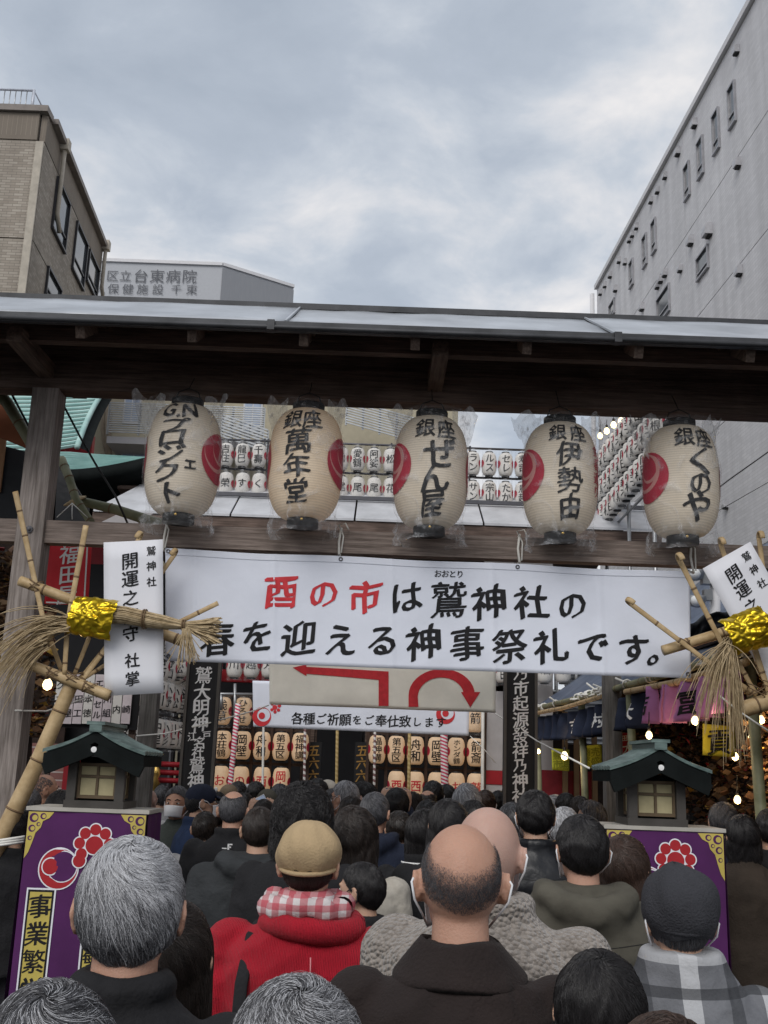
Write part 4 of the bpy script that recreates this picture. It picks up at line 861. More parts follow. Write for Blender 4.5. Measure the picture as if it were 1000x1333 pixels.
# green copper shrine roofs at the left
YS = 16.0
ch = thing('copper_roofed_hall', 'old shrine hall with curved verdigris copper roofs and red walls, behind the left post', 'shrine hall', (at(60, 600, YS).x, YS, 0))
def verge(v): return 99 + 72 * v ** 1.0 - 10 * math.sin(math.pi * v)
nc = 24
m_ = MB()
for k in range(nc):
    v0 = k / nc; v1 = (k + 1) / nc
    def fn(u, v):
        vv = v0 + (v1 - v0) * v; Y = YS + 4.2 * vv; xv = verge(vv); px = -120 + (xv + 120) * u; py = 590 - 128 * vv - 8 * (u ** 6) * (1 - vv)
        p = at(px, py, Y); p.z += (.045 * (1 - v)); return p
    m_.grid(fn, 26, 1, False, (0, 0.02, -.03))
m_.build('main_roof', m_tur, ch)
m_ = MB(); m_.tube([at(verge(v) + 1.5, 590 - 128 * v - 8 * (1 - v), YS - .05 + 4.2 * v) for v in np.linspace(0, 1, 16)], .045, 8); m_.build('verge_board', m_tur, ch)
m_ = MB(); Vv = [at(verge(v) + 3, 590 - 128 * v - 8 * (1 - v), YS + .1 + 4.2 * v) for v in np.linspace(0, 1, 14)]
m_.add(Vv + [v + Vector((.15, 0.1, -.05)) for v in Vv], [(i, i + 1, i + 15, i + 14) for i in range(13)]); m_.build('barge_board', m_darkg, ch)
nc = 9; m_ = MB()
for k in range(nc):
    v0, v1 = k / nc, (k + 1) / nc
    def fn(u, v):
        vv = v0 + (v1 - v0) * v; Y = YS - 2.2 + 1.8 * vv; px = -60 + 252 * u
        pyb = 614 - 16 * max(0, (px - 90) / 100) ** 1.6 * (1 if px > 90 else 0); pyt = 588 + 9 * max(0, (px - 90) / 100)
        p = at(px, pyb + (pyt - pyb) * vv, Y); p.z += .03 * (1 - v); return p
    m_.grid(fn, 30, 1, False, (0, 0.02, -.03))
m_.build('lower_roof', m_tur, ch)
m_ = MB()
def fn(u, v):
    px = -60 + 252 * u; pyb = 614 - 16 * (max(0, (px - 90) / 100) ** 1.6 if px > 90 else 0); p = at(px, pyb, YS - 2.2); return p + Vector((0, -.004 + 1.6 * v, .03 - .30 * v))
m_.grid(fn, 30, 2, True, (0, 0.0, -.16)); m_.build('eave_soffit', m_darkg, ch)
a_ = at(-60, 600, YS); b_ = at(192, 600, YS)
MB().bbox((a_.x, YS - .35, 0), (b_.x, YS - .2, at(100, 618, YS - .3).z)).build('wall', m_redw, ch)
a_ = at(103, 560, YS + .6); b_ = at(137, 595, YS + .6); MB().bbox((a_.x - 2, YS + 1.2, a_.z - 2), (at(122, 560, YS + 1.2).x, YS + 1.35, at(118, 566, YS + 1.2).z)).build('gable_wall', m_redw, ch)

# ------------------------------------------------------------------ lantern-decked worship hall
YF = 13.0
hall = thing('worship_hall', 'shrine worship hall with white metal roof edge, red beam and dark open front', 'shrine hall', (0, YF, 0))
ez_, tz_ = at(500, 676, YF).z, at(500, 642, YF + 1.1).z
xa_, xb_ = at(120, 668, YF).x, at(862, 690, YF).x
cutsx = [xa_, at(300, 670, YF).x, at(462, 670, YF).x, at(630, 670, YF).x, at(745, 670, YF).x, xb_]
m_wr = mat('white_roof_sheet', (0.50, 0.51, 0.535), .55, .1, var=.18, vscale=2.5)
for i in range(5):
    a0, a1 = cutsx[i], cutsx[i + 1]
    MB().grid(lambda u, v: (a0 + .012 + (a1 - a0 - .024) * u + (.30 * v if i == 0 and u == 0 else 0), YF + 1.1 * v, ez_ + (tz_ - ez_) * v), 6, 3, False, (0, 0, -.03)).build('roof_sheet', m_wr, hall)
MB().grid(lambda u, v: (xa_ + (xb_ - xa_) * u, YF + 1.1 + 5 * v, tz_ - .02 - .5 * v), 1, 1, False, (0, 0, -.05)).build('roof_deck', m_dwood, hall)
MB().bbox((xa_, YF + .02, ez_ - .17), (xb_, YF + .10, ez_ - .035)).build('eave_board', m_dwood, hall)
MB().bbox((xa_ + .1, YF + .12, ez_ - .30), (xb_ - .1, YF + .9, ez_ - .19)).build('eave_soffit', m_dwood, hall)
MB().bbox((xa_ + .3, YF + .3, at(500, 892, YF).z), (at(660, 880, YF).x, YF + .42, at(500, 876, YF).z)).build('red_beam', m_redw, hall)
YB = 14.0
x0_, x1_ = at(212, 900, YB).x, at(632, 900, YB).x
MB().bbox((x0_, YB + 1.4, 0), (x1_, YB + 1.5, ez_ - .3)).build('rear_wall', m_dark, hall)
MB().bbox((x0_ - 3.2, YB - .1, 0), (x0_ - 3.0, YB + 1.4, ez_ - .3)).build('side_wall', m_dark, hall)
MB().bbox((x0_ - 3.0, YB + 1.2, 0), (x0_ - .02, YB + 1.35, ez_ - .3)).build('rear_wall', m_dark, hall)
for px in (402, 484): x = at(px, 980, YF + .7).x; MB().bbox((x - .09, YF + .6, 0), (x + .09, YF + .78, ez_ - .3)).build('pillar', m_dwood, hall)
xw = at(628, 950, YF + .3).x; xw2 = at(776, 950, YF + .3).x
m_gw = mat('plaster_wall', (0.40, 0.385, 0.39), .8, var=.08)
zr0, zr1 = at(640, 1021, YF + .3).z, at(640, 1003, YF + .3).z
MB().bbox((xw, YF + .3, zr1 + .003), (at(720, 950, YF + .3).x, YF + .4, ez_ - .35)).build('side_panel', m_gw, hall)
MB().bbox((xw, YF + .29, zr0), (xw2, YF + .39, zr1)).build('red_rail', m_redw, hall)
MB().bbox((xw, YF + .3, 0), (at(720, 950, YF + .3).x, YF + .4, zr0 - .003)).build('side_panel', m_gw, hall)
MB().bbox((at(696, 950, YF + .3).x, YF + .26, 0), (xw2, YF + .285, at(700, 1002, YF + .3).z)).build('red_door', mat('dull_red_board', (0.22, 0.018, 0.028), .6, var=.2), hall)
for px in (740, 755, 779): x = at(px, 1000, YF).x; MB().bbox((x - .03, YF + .2, 0), (x + .03, YF + .255, at(px, 925, YF).z)).build('door_post', mat('tan_door_post', (0.20, 0.13, 0.07), .6), hall)
# railing and finial at the hall's left
m_ = MB()
for z in (.45, .62, .8): m_.tube([(at(198, 1020, 12.4).x, 12.4, CAMZ - .42 + z * .5 - .0), (at(238, 1020, 12.4).x, 12.4, CAMZ - .42 + z * .5)], .03, 8)
setp(m_.build('red_railing', m_redw, None, (at(215, 1020, 12.4).x, 12.4, 1.5)), 'short red wooden railing behind the crowd, left of the tall dark board', 'railing')
c = at(203, 1008, 12.3); fin = setp(MB().lathe([(.03, -1.4), (.035, -.12), (.055, -.10), (.03, -.04), (.05, .0), (.045, .05), (.012, .10), (.003, .13)], c, 14).build('railing_post', m_brass, None, c), 'brass finial post at the end of the red railing', 'post')

# ------------------------------------------------------------------ small lanterns on racks
m_sl = mat('small_lantern_paper', (0.62, 0.60, 0.57), .7, var=.06, emit=.02, ecol=(1, .95, .85))
m_slit = mat('lit_lantern_paper', (0.62, 0.48, 0.34), .7, var=.14, emit=.11, ecol=(1.0, .60, .30), vscale=9)
SR, SH = .098, .155
def srad(z): t = min(1.0, abs(z) / SH); return .05 + (SR - .05) * (1 - t ** 3) ** .5
_sm = {}
def once(key, fn):
    if key not in _sm: _sm[key] = fn()
    return _sm[key]
def mesh_of(mb, name, m): 
    me = mesh_from(name, mb.v, mb.f, m); me.polygons.foreach_set('use_smooth', mb.sm); return me
def s_shade(lit): return once(('sh', lit), lambda: mesh_of(MB().lathe([(srad(z) - (.0018 if i % 2 else 0), z) for i, z in enumerate(np.linspace(-SH, SH, 25))], (0, 0, 0), 20, caps=False), 'paper_shade', m_slit if lit else m_sl))
def s_cap(): return once('cap', lambda: mesh_of(MB().lathe([(.045, -.016), (.052, -.014), (.052, .016), (.045, .018)], (0, 0, 0), 14), 'ring', m_black))
def s_wrap(x, z, k): rr = srad(z) + .002 + .0003 * k; return Vector((rr * math.sin(x / SR), -rr * math.cos(x / SR), z))
def s_text(tx, red):
    def f():
        n = len(tx); sz = min(.125, .27 / n); V, Fc = text_geo([(ch, 0, (n - 1) * sz * .5 - k * sz, sz * 1.04, 1.0 if n < 3 else 1.25) for k, ch in enumerate(tx)], bold=.045, brush=.02, skew=.03, layers=2); V, Fc = slice_geo(V, Fc, .04)
        return mesh_of(MB().add([s_wrap(*v) for v in V], Fc), 'lettering', m_redink if red else m_ink)
    return once(('tx', tx, red), f)
def s_crest():
    def f():
        mb = MB()
        for sg in (-1, 1):
            V, Fc = disc2(sg * R(78) * SR, 0, .052, 18); V, Fc = slice_geo([(a, b, 0) for a, b in V], Fc, .03); mb.add([s_wrap(*v) for v in V], Fc)
        return mesh_of(mb, 'crest', m_crest)
    return once('crest', f)
def s_bag(k):
    def f():
        return mesh_of(MB().grid(lambda u, v: ((lambda a, z: ((max(srad(z), .075) + .008 + .008 * abs(nz(a * 2.0, z * 14, k * 3)) + (.012 if abs(z) > .14 else 0)) * math.cos(a), (max(srad(z), .075) + .008) * math.sin(a), z))(2 * math.pi * u, -.19 + .38 * v)), 18, 12), 'plastic_cover', m_plastic)
    return once(('bag', k), f)
def small_lantern(p, tx, lit=False, red=False, rz=0.0, scale=1.0, label='', group='', bag=True, tilt=0):
    t = thing('small_lantern', label, 'lantern', p, group); t.rotation_euler = (0, R(tilt), rz); t.scale = (scale,) * 3
    link('paper_shade', s_shade(lit), t)
    for z in (-SH, SH): o = link('ring', s_cap(), t); o.location = (0, 0, z)
    link('lettering', s_text(tx, red), t); link('crest', s_crest(), t)
    if bag: link('plastic_cover', s_bag(int(abs(p[0] * 37)) % 3), t)
    return t
# racks on the roof edge: two rows
YR = 14.0
pitch = 21.4 * YR / F * 1.0
rowt = {0: {315: '龍巳', 294: '吉住', 337: '千壽', 452: '山', 471: '愛鶴', 491: '阿娑', 625: 'ラン', 647: 'ルス', 668: 'セレ'}, 1: {294: '榮', 315: 'す', 337: 'く', 452: '尾', 471: '尾', 491: '尾', 625: 'サン', 647: '宗山', 668: 'たか'}}
fill = ['福', '大黒', '和', '松', '寿司', '小川', '花', '鳥越', '中', '升', '松本', '梅', '浅草']
rack = thing('lantern_rack', 'steel rail rack holding two rows of small white lanterns above the hall roof', 'rack', at(480, 640, YR))
pxs = [273 + 21.4 * i for i in range(20)]
ordw = ['first', 'second', 'third', 'fourth', 'fifth', 'sixth', 'seventh', 'eighth', 'ninth', 'tenth', 'eleventh', 'twelfth', 'thirteenth', 'fourteenth', 'fifteenth', 'sixteenth', 'seventeenth', 'eighteenth', 'nineteenth', 'twentieth']
for r_ in (0, 1):
    for i, px in enumerate(pxs):
        best = min(rowt[r_], key=lambda q: abs(q - px)); tx = rowt[r_][best] if abs(best - px) < 11 else fill[(i * 5 + r_ * 3) % len(fill)]
        base_y = (594 if r_ == 0 else 632) + (px - 315) * .036 - 1
        p = at(px, base_y, YR); small_lantern(p, tx, label='small white lantern in %s row on the hall roof rack, %s from left' % (('upper', 'lower')[r_], ordw[i]), group='white lanterns racked above the hall roof', scale=1.02)
    for dy, Yo in ((-21, .0),):
        a, b = at(268, (594 if r_ == 0 else 632) - 1.7 + dy, YR + .05), at(693, (594 if r_ == 0 else 632) + 13.3 + dy, YR + .05)
        MB().tube([a, b], .016, 8).build('rail', m_dpipe, rack)
for px in (270, 345, 350, 440, 510, 600, 612, 690):
    a, b = at(px, 570 + (px - 315) * .036, YR + .09), at(px, 650 + (px - 315) * .036, YR + .09); MB().tube([a, (a.x, a.y, b.z)], .014, 8).build('upright', m_dpipe, rack)
a, b = at(240, 641, YR - .35), at(860, 662, YR - .35)
MB().beam(a, b, .04, .05).build('base_rail', m_dpipe, rack)

# lantern wall receding on the right, above the stalls
rk2 = thing('lantern_rack', 'rack of small lanterns receding along the precinct edge at upper right', 'rack', (2.9, 12, 0))
def rx_(Y): return 2.86 + (14 - Y) * .0
for r_, z_ in ((0, at(790, 596, 13.4).z), (1, at(792, 630, 13.4).z), (2, at(792, 664, 13.4).z)):
    for i in range(14):
        Y = 14.0 - i * .24; small_lantern((rx_(Y), Y, z_ + .0 * i), ['中村', '金子', '大根', '岡田', '竹', '大黒', '鈴木'][(i + r_ * 3) % 7], rz=R(-22), tilt=0, scale=.94, bag=(i % 3 == 0), label='small lantern in %s row of the receding right rack, %s from its far end' % (('upper', 'middle', 'lowest')[r_], ordw[i]), group='lanterns of the receding right rack')
    MB().tube([(2.92, 14.1, z_ + .2), (2.92, 10.4, z_ + .2)], .016, 8).build('rail', m_pipe, rk2); MB().tube([(2.97, 14.1, z_ - .19), (2.97, 10.4, z_ - .19)], .016, 8).build('rail', m_pipe, rk2)
for Y in (14.1, 12.8, 11.6, 10.4): MB().tube([(3.0, Y, 0), (3.0, Y, at(790, 560, 13.4).z)], .024, 8).build('upright', m_pipe, rk2)
zs_ = at(800, 575, 12.8).z
MB().bbox((3.02, 10.6, zs_ - .16), (3.05, 14.2, zs_ + .16)).build('sign_board', mat('grey_sign_board', (0.16, 0.17, 0.18), .6, var=.2), rk2)
for i, (px, py) in enumerate(((778, 567), (786, 561), (796, 553), (804, 548), (813, 541), (824, 534))):
    Y = 14 - i * .42; p = at(px, py, Y); p = Vector((rx_(Y) + .05, Y, at(px, py, Y).z)); b_ = bulb('round lit bulb above the receding lantern rack, %s from the far end' % ordw[i], p, .038, 'row of bulbs above the receding rack')

# lower left: receding rack and paper name strips
rk3 = thing('lantern_rack', 'rack of plastic wrapped lanterns receding beside the left grey post', 'rack', (-2.7, 11.5, 0))
for r_, (py, ) in enumerate(((838,), (868,), (905,), (955,))):
    z_ = at(225, py, 12.6).z
    for i in range(8):
        Y = 13.4 - i * .27; X = -2.42 - i * .035
        if r_ == 0 and i > 5: continue
        small_lantern((X, Y, z_), ['小野', '小杉', '谷古', '栄川', '中里', '小松', '川上', '野口'][(i * 3 + r_) % 8], rz=R(16), bag=(i % 2 == 0), label='plastic wrapped lantern, %s row down and %s from far end, left receding rack' % (ordw[r_], ordw[i]), group='lanterns of the left receding rack', scale=1.05)
    MB().tube([(-2.38, 13.55, z_ + .2), (-2.70, 11.3, z_ + .2)], .014, 8).build('rail', m_dpipe, rk3)
for i in range(3): MB().tube([(-2.5 - .12 * i, 13.5 - 1.05 * i, 0), (-2.5 - .12 * i, 13.5 - 1.05 * i, at(225, 820, 12.6).z)], .02, 8).build('upright', m_dpipe, rk3)
strip = ['グエロ', '福田屋', '松田工', '木本徳', 'エクセル', '西川組', '大内', '石崎']
m_tag = mat('pinkish_paper', (0.62, 0.55, 0.57), .8, var=.12, vscale=9)
sb = thing('name_board', 'board of pale paper name strips between left post and grey post', 'notice board', (at(120, 900, 9.9).x, 9.95, 0))
a_, b_ = at(72, 882, 10), at(172, 946, 10); 
MB().bbox((a_.x - .05, 9.96, b_.z - .03), (b_.x + .05, 10.0, at(100, 868, 10).z)).build('backing', m_dark, sb)
for xx in (a_.x, b_.x): MB().bbox((xx - .03, 10.002, 0), (xx + .03, 10.05, b_.z + .3)).build('leg', m_dwood, sb)
for k in range(8):
    px = 78 + k * 12.6; p = at(px, 908, 9.94); w_, h_ = .040, .235
    tt = at(px, 878, 9.94)
    s_ = MB().bbox((p.x - w_, 9.93, p.z - h_), (p.x + w_, 9.945, tt.z)).build('name_strip', m_tag if k % 3 else m_sl, sb)
    tx = strip[k]; n = len(tx); H_ = (tt.z - p.z + h_) * .85
    put_text('lettering', [(ch, p.x, p.z + (tt.z - p.z - h_) / 2 + H_ * (.5 - (q + .5) / n), .078, 1.0) for q, ch in enumerate(tx)], lambda x, z, kk: Vector((x, 9.927 - .0004 * kk, z)), m_ink, s_, None, bold=.03, brush=.02, layers=2)
bw_ = thing('brick_wall', 'low reddish brick wall behind the crowd beside the left post', 'wall', (at(62, 1010, 10.6).x, 10.6, 0))
m_rb = tile_mat('reddish_brick', (0.22, 0.10, 0.09), (0.30, 0.15, 0.13), (0.45, 0.40, 0.38), .42, .075, .4)
a_, b_ = at(20, 960, 10.6), at(112, 1000, 10.6); MB().bbox((a_.x, 10.6, 0), (b_.x, 10.75, at(70, 968, 10.6).z)).build('wall', m_rb, bw_)
for px in (86, 104): x = at(px, 1010, 10.5).x; MB().bbox((x - .03, 10.5, 0), (x + .03, 10.58, at(px, 972, 10.5).z)).build('red_stile', m_redw, bw_)

# lit lanterns on the hall front, behind the crowd
YW = 13.2
fr = thing('lattice_frame', 'brown timber lattice holding the lit lanterns across the hall front', 'lattice', (0, YW + .12, 0))
m_lat = m_brown
gl = [268, 303, 328.5, 353.5, 378.5, 402]; gr = [479, 503.5, 528.5, 555, 581, 606, 631]
def fx(px): return at(px, 970, YW + .12).x
zt_ = at(450, 905, YW).z
for px in gl + gr: MB().bbox((fx(px) - .018, YW + .08, 0), (fx(px) + .018, YW + .12, zt_)).build('lattice_upright', m_lat, fr)
for dy in (910, 953, 998, 1036):
    for q in (gl, gr): za_ = at(450, dy, YW).z; MB().bbox((fx(q[0]), YW + .122, za_ - .018), (fx(q[-1]), YW + .155, za_ + .018)).build('lattice_rail', m_lat, fr)
rows = [(931, [(290, '浅草'), (317, 'ひろせ')], [(618, '箭')], 0), (975, [(290, '本荘鶴'), (316, '岡壁'), (341, '舟和'), (366, '第五区'), (391, '福神講')], [(491, '福神講'), (516, '第五区'), (541, '舟和'), (568, '岡壁'), (594, 'ホンダ鶴'), (619, '箭斎')], 0),
        (1021, [(287, 'お'), (313, 'の'), (341, '西'), (366, '岡本')], [(516, '酉'), (541, '西'), (568, 'の'), (594, 'お'), (619, '鷲')], 1)]
for ri, (py, a_, b_, red) in enumerate(rows):
    for i, (px, tx) in enumerate(a_ + b_):
        side = 'left' if px < 440 else 'right'; j = i if px < 440 else i - len(a_)
        p = at(px, py + (px - 440) * .03 - 1, YW - .03)
        small_lantern(p, tx, True, bool(red), scale=1.06, label='glowing lantern with %s writing, %s row of the %s lattice bay, %s from left' % ('red' if red else 'black', ('top', 'middle', 'bottom')[ri], side, ordw[j]), group='lit lanterns across the hall front', bag=ri < 1)
for i, px in enumerate((229, 251, 273, 300, 322, 345)):
    small_lantern(at(px + 6, 862 + px * .01, YF), ['三松', 'いな', '郷', '川', '越', '芳'][i], label='white lantern on the red beam half hidden by the banner, %s from left' % ordw[i], group='lanterns along the red beam')
for i, px in enumerate((655, 682, 709, 733)):
    small_lantern(at(px, 872, YF), ['春日', '宝', '酒', '清'][i], label='white lantern above the right tall board under the banner edge, %s from left' % ordw[i], group='lanterns along the red beam')
for px, sd_ in ((408, 'left'), (471, 'right')):
    p = at(px, 1000, YF + .45); t = thing('hanging_sign', 'narrow dark sign with gilt characters at the %s side of the dark doorway' % sd_, 'sign', (p.x, p.y, at(px, 968, p.y).z))
    zt2, zb2 = at(px, 966, p.y).z, at(px, 1030, p.y).z; MB().bbox((p.x - .09, p.y - .03, zb2), (p.x + .09, p.y + .03, zt2)).build('board', m_black, t)
    put_text('gilt_lettering', [(ch, p.x, zt2 - .10 - k * .15, .15) for k, ch in enumerate('五六六六')], lambda x, z, k: Vector((x, p.y - .032 - .0004 * k, z)), mat('gilt', (0.42, 0.24, 0.07), .4, .5), t, None, bold=.03)
    MB().tube([(p.x, p.y, zt2), (p.x, p.y, zt2 + .5)], .006, 6).build('hanger', m_wire, t)

# ropes and poles before the hall
def striped(name, c1, c2, n):
    m = mat(name, c1, .7); t, nn, l, b = nodes_of(m); tc = nn.new('ShaderNodeTexCoord'); s = nn.new('ShaderNodeSeparateXYZ'); l(tc.outputs['Object'], s.inputs[0])
    mu = nn.new('ShaderNodeMath'); mu.operation = 'MULTIPLY'; mu.inputs[1].default_value = n; l(s.outputs[2], mu.inputs[0]); mx = nn.new('ShaderNodeMath'); mx.operation = 'MULTIPLY_ADD'; mx.inputs[1].default_value = n * .35; l(s.outputs[0], mx.inputs[0]); l(mu.outputs[0], mx.inputs[2])
    fr_ = nn.new('ShaderNodeMath'); fr_.operation = 'FRACT'; l(mx.outputs[0], fr_.inputs[0]); gt = nn.new('ShaderNodeMath'); gt.operation = 'GREATER_THAN'; gt.inputs[1].default_value = .5; l(fr_.outputs[0], gt.inputs[0])
    mix = nn.new('ShaderNodeMix'); mix.data_type = 'RGBA'; l(gt.outputs[0], mix.inputs[0]); mix.inputs[6].default_value = (*c1, 1); mix.inputs[7].default_value = (*c2, 1); l(mix.outputs[2], b.inputs['Base Color']); return m
m_rw = striped('red_white_stripe', (0.55, 0.06, 0.12), (0.75, 0.72, 0.72), 26); m_bws = striped('dark_white_stripe', (0.22, 0.12, 0.12), (0.72, 0.70, 0.68), 16); m_gr = striped('gold_rope', (0.42, 0.30, 0.12), (0.55, 0.42, 0.20), 20)
for (x0, y0, x1, y1, r_, m_, lb_) in ((310, 918, 299, 1030, .032, m_rw, 'thick red and white striped rope slanting over the lit lanterns'), (577, 950, 579, 1035, .045, m_rw, 'thickest red and white striped rope hanging under the small banner end'), (398, 945, 396, 1030, .016, m_bws, 'thin twisted striped cord beside the dark doorway, its left side'), (489, 945, 487, 1030, .016, m_bws, 'thin twisted striped cord beside the dark doorway, its right side'), (440, 945, 438, 1030, .018, m_gr, 'gold bell rope hanging in the middle of the dark doorway'), (534, 950, 532, 1035, .02, m_gr, 'gold bell rope hanging before the right lattice bay'), (344, 940, 342, 1020, .014, m_cord, 'plain grey rope hanging before the left lattice bay'), (629, 930, 628, 1040, .02, m_cord, 'plain grey rope at the corner of the grey plaster wall')):
    a, b = at(x0, y0 - (50 if x0 != 310 else 2), 12.7), at(x1, y1, 12.7); b = a.lerp(b, 1.0)
    cord(lb_, [a, a.lerp(b, .5), b, (b.x, b.y, 1.1)], r_, 'rope', 'rope', m_)

# tall dark name boards
for (pxt, pxb, yb, w_, txt, lb_) in ((262, 258, 1030, .137, [('鷲', 895 - 24), ('大', 902), ('明', 917 - 10 + 3), ('神', 932)], 0), (677, 677, 1046, .135, None, 1)):
    Yb = 8.8
    c = at((pxt + pxb) / 2, 960, Yb); t = thing('name_post', 'tall dark board with white vertical characters, %s' % ('near the red and white slanting rope' if not lb_ else 'crossed by a white rope'), 'sign', (c.x, Yb, 0))
    zt2 = at(pxt, 845, Yb).z; zb2 = at(pxb, yb, Yb).z - .9
    MB().bbox((c.x - w_, Yb - .03, zb2), (c.x + w_, Yb + .03, zt2)).build('board', mat('dark_board', (0.022, 0.022, 0.024), .7, var=.3, stretch=(8, 8, .6)), t)
    for sx_ in (-1, 1): MB().bbox((c.x + sx_ * w_ - (.022 if sx_ > 0 else 0), Yb - .045, zb2), (c.x + sx_ * w_ + (.022 if sx_ < 0 else 0), Yb - .031, zt2)).build('board_edge', mat('board_edging', (0.12, 0.11, 0.10), .7), t)
    MB().bbox((c.x - w_ * .7, Yb + .031, 0), (c.x + w_ * .7, Yb + .1, zt2 - .2)).build('post', m_gpost, t)
    fn = lambda x, z, k: Vector((x, Yb - .032 - .0006 * k, z))
    def row(ch, py, sz, dx=0): q = at(c.x and (pxt + pxb) / 2, py, Yb); return (ch, c.x + dx, q.z, sz)
    if not lb_: its = [row('鷲', 879, .145), row('大', 901, .14), row('明', 921, .14), row('神', 942, .14), row('江', 959, .075, -.055), row('戸', 957, .07, .06), row('名', 967, .10, .01), row('社', 980, .10), row('鷲', 997, .13), row('神', 1017, .135), row('社', 1036, .135)]
    else: its = [row('乃', 877, .115), row('市', 896, .13), row('起', 916, .13), row('源', 937, .135), row('發', 957, .135), row('祥', 977, .13), row('乃', 996, .11), row('神', 1016, .13), row('社', 1036, .13)]
    put_text('white_lettering', its, fn, mat('fresh_white_paint', (.9, .9, .9), .6, var=.02), t, None, bold=.034, brush=.030, skew=.1)

# small banner with crest and the cream direction banner
def banner_quad(name, label, Y, quad, m, wav=.01, th=.0015):
    k = [at(*q, Y) for q in quad]; t = thing(name, label, 'banner', k[3])
    wv = lambda x, z: wav * nz(x * 2.1, z * 2.4, Y) + wav * .5 * math.sin(x * 6 + z * 5)
    def fn(u, v):
        p = k[0].lerp(k[1], u).lerp(k[3].lerp(k[2], u), v); return Vector((p.x, Y + wv(p.x, p.z), p.z))
    MB().grid(fn, 60, 14, True, (0, th, 0)).build('cloth', m, t)
    return t, lambda x, z, q: Vector((x, Y + wv(x, z) - .004 - .0005 * q, z)), fn
t, f2, g2 = banner_quad('notice_banner', 'small white banner with thin black writing and red crest hung before the hall', 11.4, [(329, 886), (612, 893), (610, 958), (330, 946)], m_vinyl)
px2 = 11.4 / F * 1.01
its = [(ch, *zx(387 + i * 15.6, 935 + i * .45, 11.4), 15.8 * px2 * s_) for i, (ch, s_) in enumerate((('各', 1), ('種', 1), ('ご', .85), ('祈', 1), ('願', 1), ('を', .8), ('ご', .8), ('奉', 1), ('仕', 1), ('致', 1), ('し', .8), ('ま', .85), ('す', .9)))]
put_text('black_lettering', its, f2, m_ink, t, .2, bold=.014, brush=.024, skew=.1)
for q in ((341, 933), (580, 930)):
    cx_, cz_ = zx(*q, 11.4); sh = [disc2(cx_, cz_, .098, 30, (.018, .018), .068), disc2(cx_ + .0, cz_ + .01, .034, 20)]
    for (dx_, dy_, r_) in ((.13, .10, .026), (.175, .12, .02), (.17, .075, .018), (.135, .055, .018), (.10, .135, .016), (.14, .145, .016), (.10, .075, .016)): sh.append(disc2(cx_ + dx_, cz_ + dy_, r_, 14))
    put_shape('crest', *shapes(*sh), f2, m_redink, t, .08)
t, f3, g3 = banner_quad('direction_banner', 'cream cloth banner with two red direction arrows between the grey posts', 9.2, [(350, 845), (646, 857), (645, 928), (351, 917)], m_cream, .022)
def P9(pts): return [zx(a, b, 9.2) for a, b in pts]
A_ = P9([(381, 869), (399, 865), (399, 868), (506, 874), (506, 919), (493, 919), (493, 885), (399, 877), (399, 880)])
put_shape('arrow', A_, [(0, 1, 2, 7, 8), (2, 3, 6, 7), (3, 4, 5, 6)], f3, m_redink, t, .12)
o_, i_ = [], []
for k in range(19):
    a = math.pi - math.pi * k / 18; o_.append((575 + 43 * math.cos(a), 905 - 34 * math.sin(a))); i_.append((574 + 30 * math.cos(a), 907 - 25 * math.sin(a)))
V = P9([(532, 920)] + o_ + [(618, 905)]) + P9([(545, 920)] + i_ + [(604, 905)]); n = len(V) // 2
arr = P9([(600, 901), (625, 901), (612, 921)]); put_shape('arrow', V + arr, [(i, i + 1, n + i + 1, n + i) for i in range(n - 1)] + [(2 * n, 2 * n + 1, 2 * n + 2)], f3, m_redink, t, .12)
for lb_, P_ in (('white cord running from the cream banner down to the right wooden lantern', [(645, 929, 9.2), (700, 965, 8.6), (767, 1000, 5.55)]), ('white cord running from the left post across the tall board to the small banner', [(20, 925, 6.3), (60, 926, 6.5), (130, 903, 7.5)]), ('slack white cord from the grey post past the tall board to the banner', [(178, 958, 9.2), (215, 955, 9.0), (262, 944, 8.7), (328, 926, 9.1), (350, 918, 9.2)]), ('thin cord with a slack tail under the small banner by the plaster wall', [(612, 958, 11.3), (630, 975, 11.3), (645, 993, 11.3)]), ('white cord crossing before the right rake to the frame edge', [(936, 905, 6.0), (962, 926, 6.0), (1010, 958, 6.0)])):
    cord(lb_, [at(*q) for q in P_], .0055 if 'slack tail' not in lb_ else .004)
# white-tied handle at the left edge
c = at(6, 1098, 6.1); m_ = MB()
for k in range(3): m_.tube([c + Vector((.09 * math.cos(a) + .02, .085 * math.sin(a), .012 * k + .015 * math.cos(a))) for a in np.linspace(0, 6.28, 17)], .008, 6)
setp(m_.build('tie_cord', m_cord, None, c), 'white cord lashing the rake handle to the left post', 'cord')

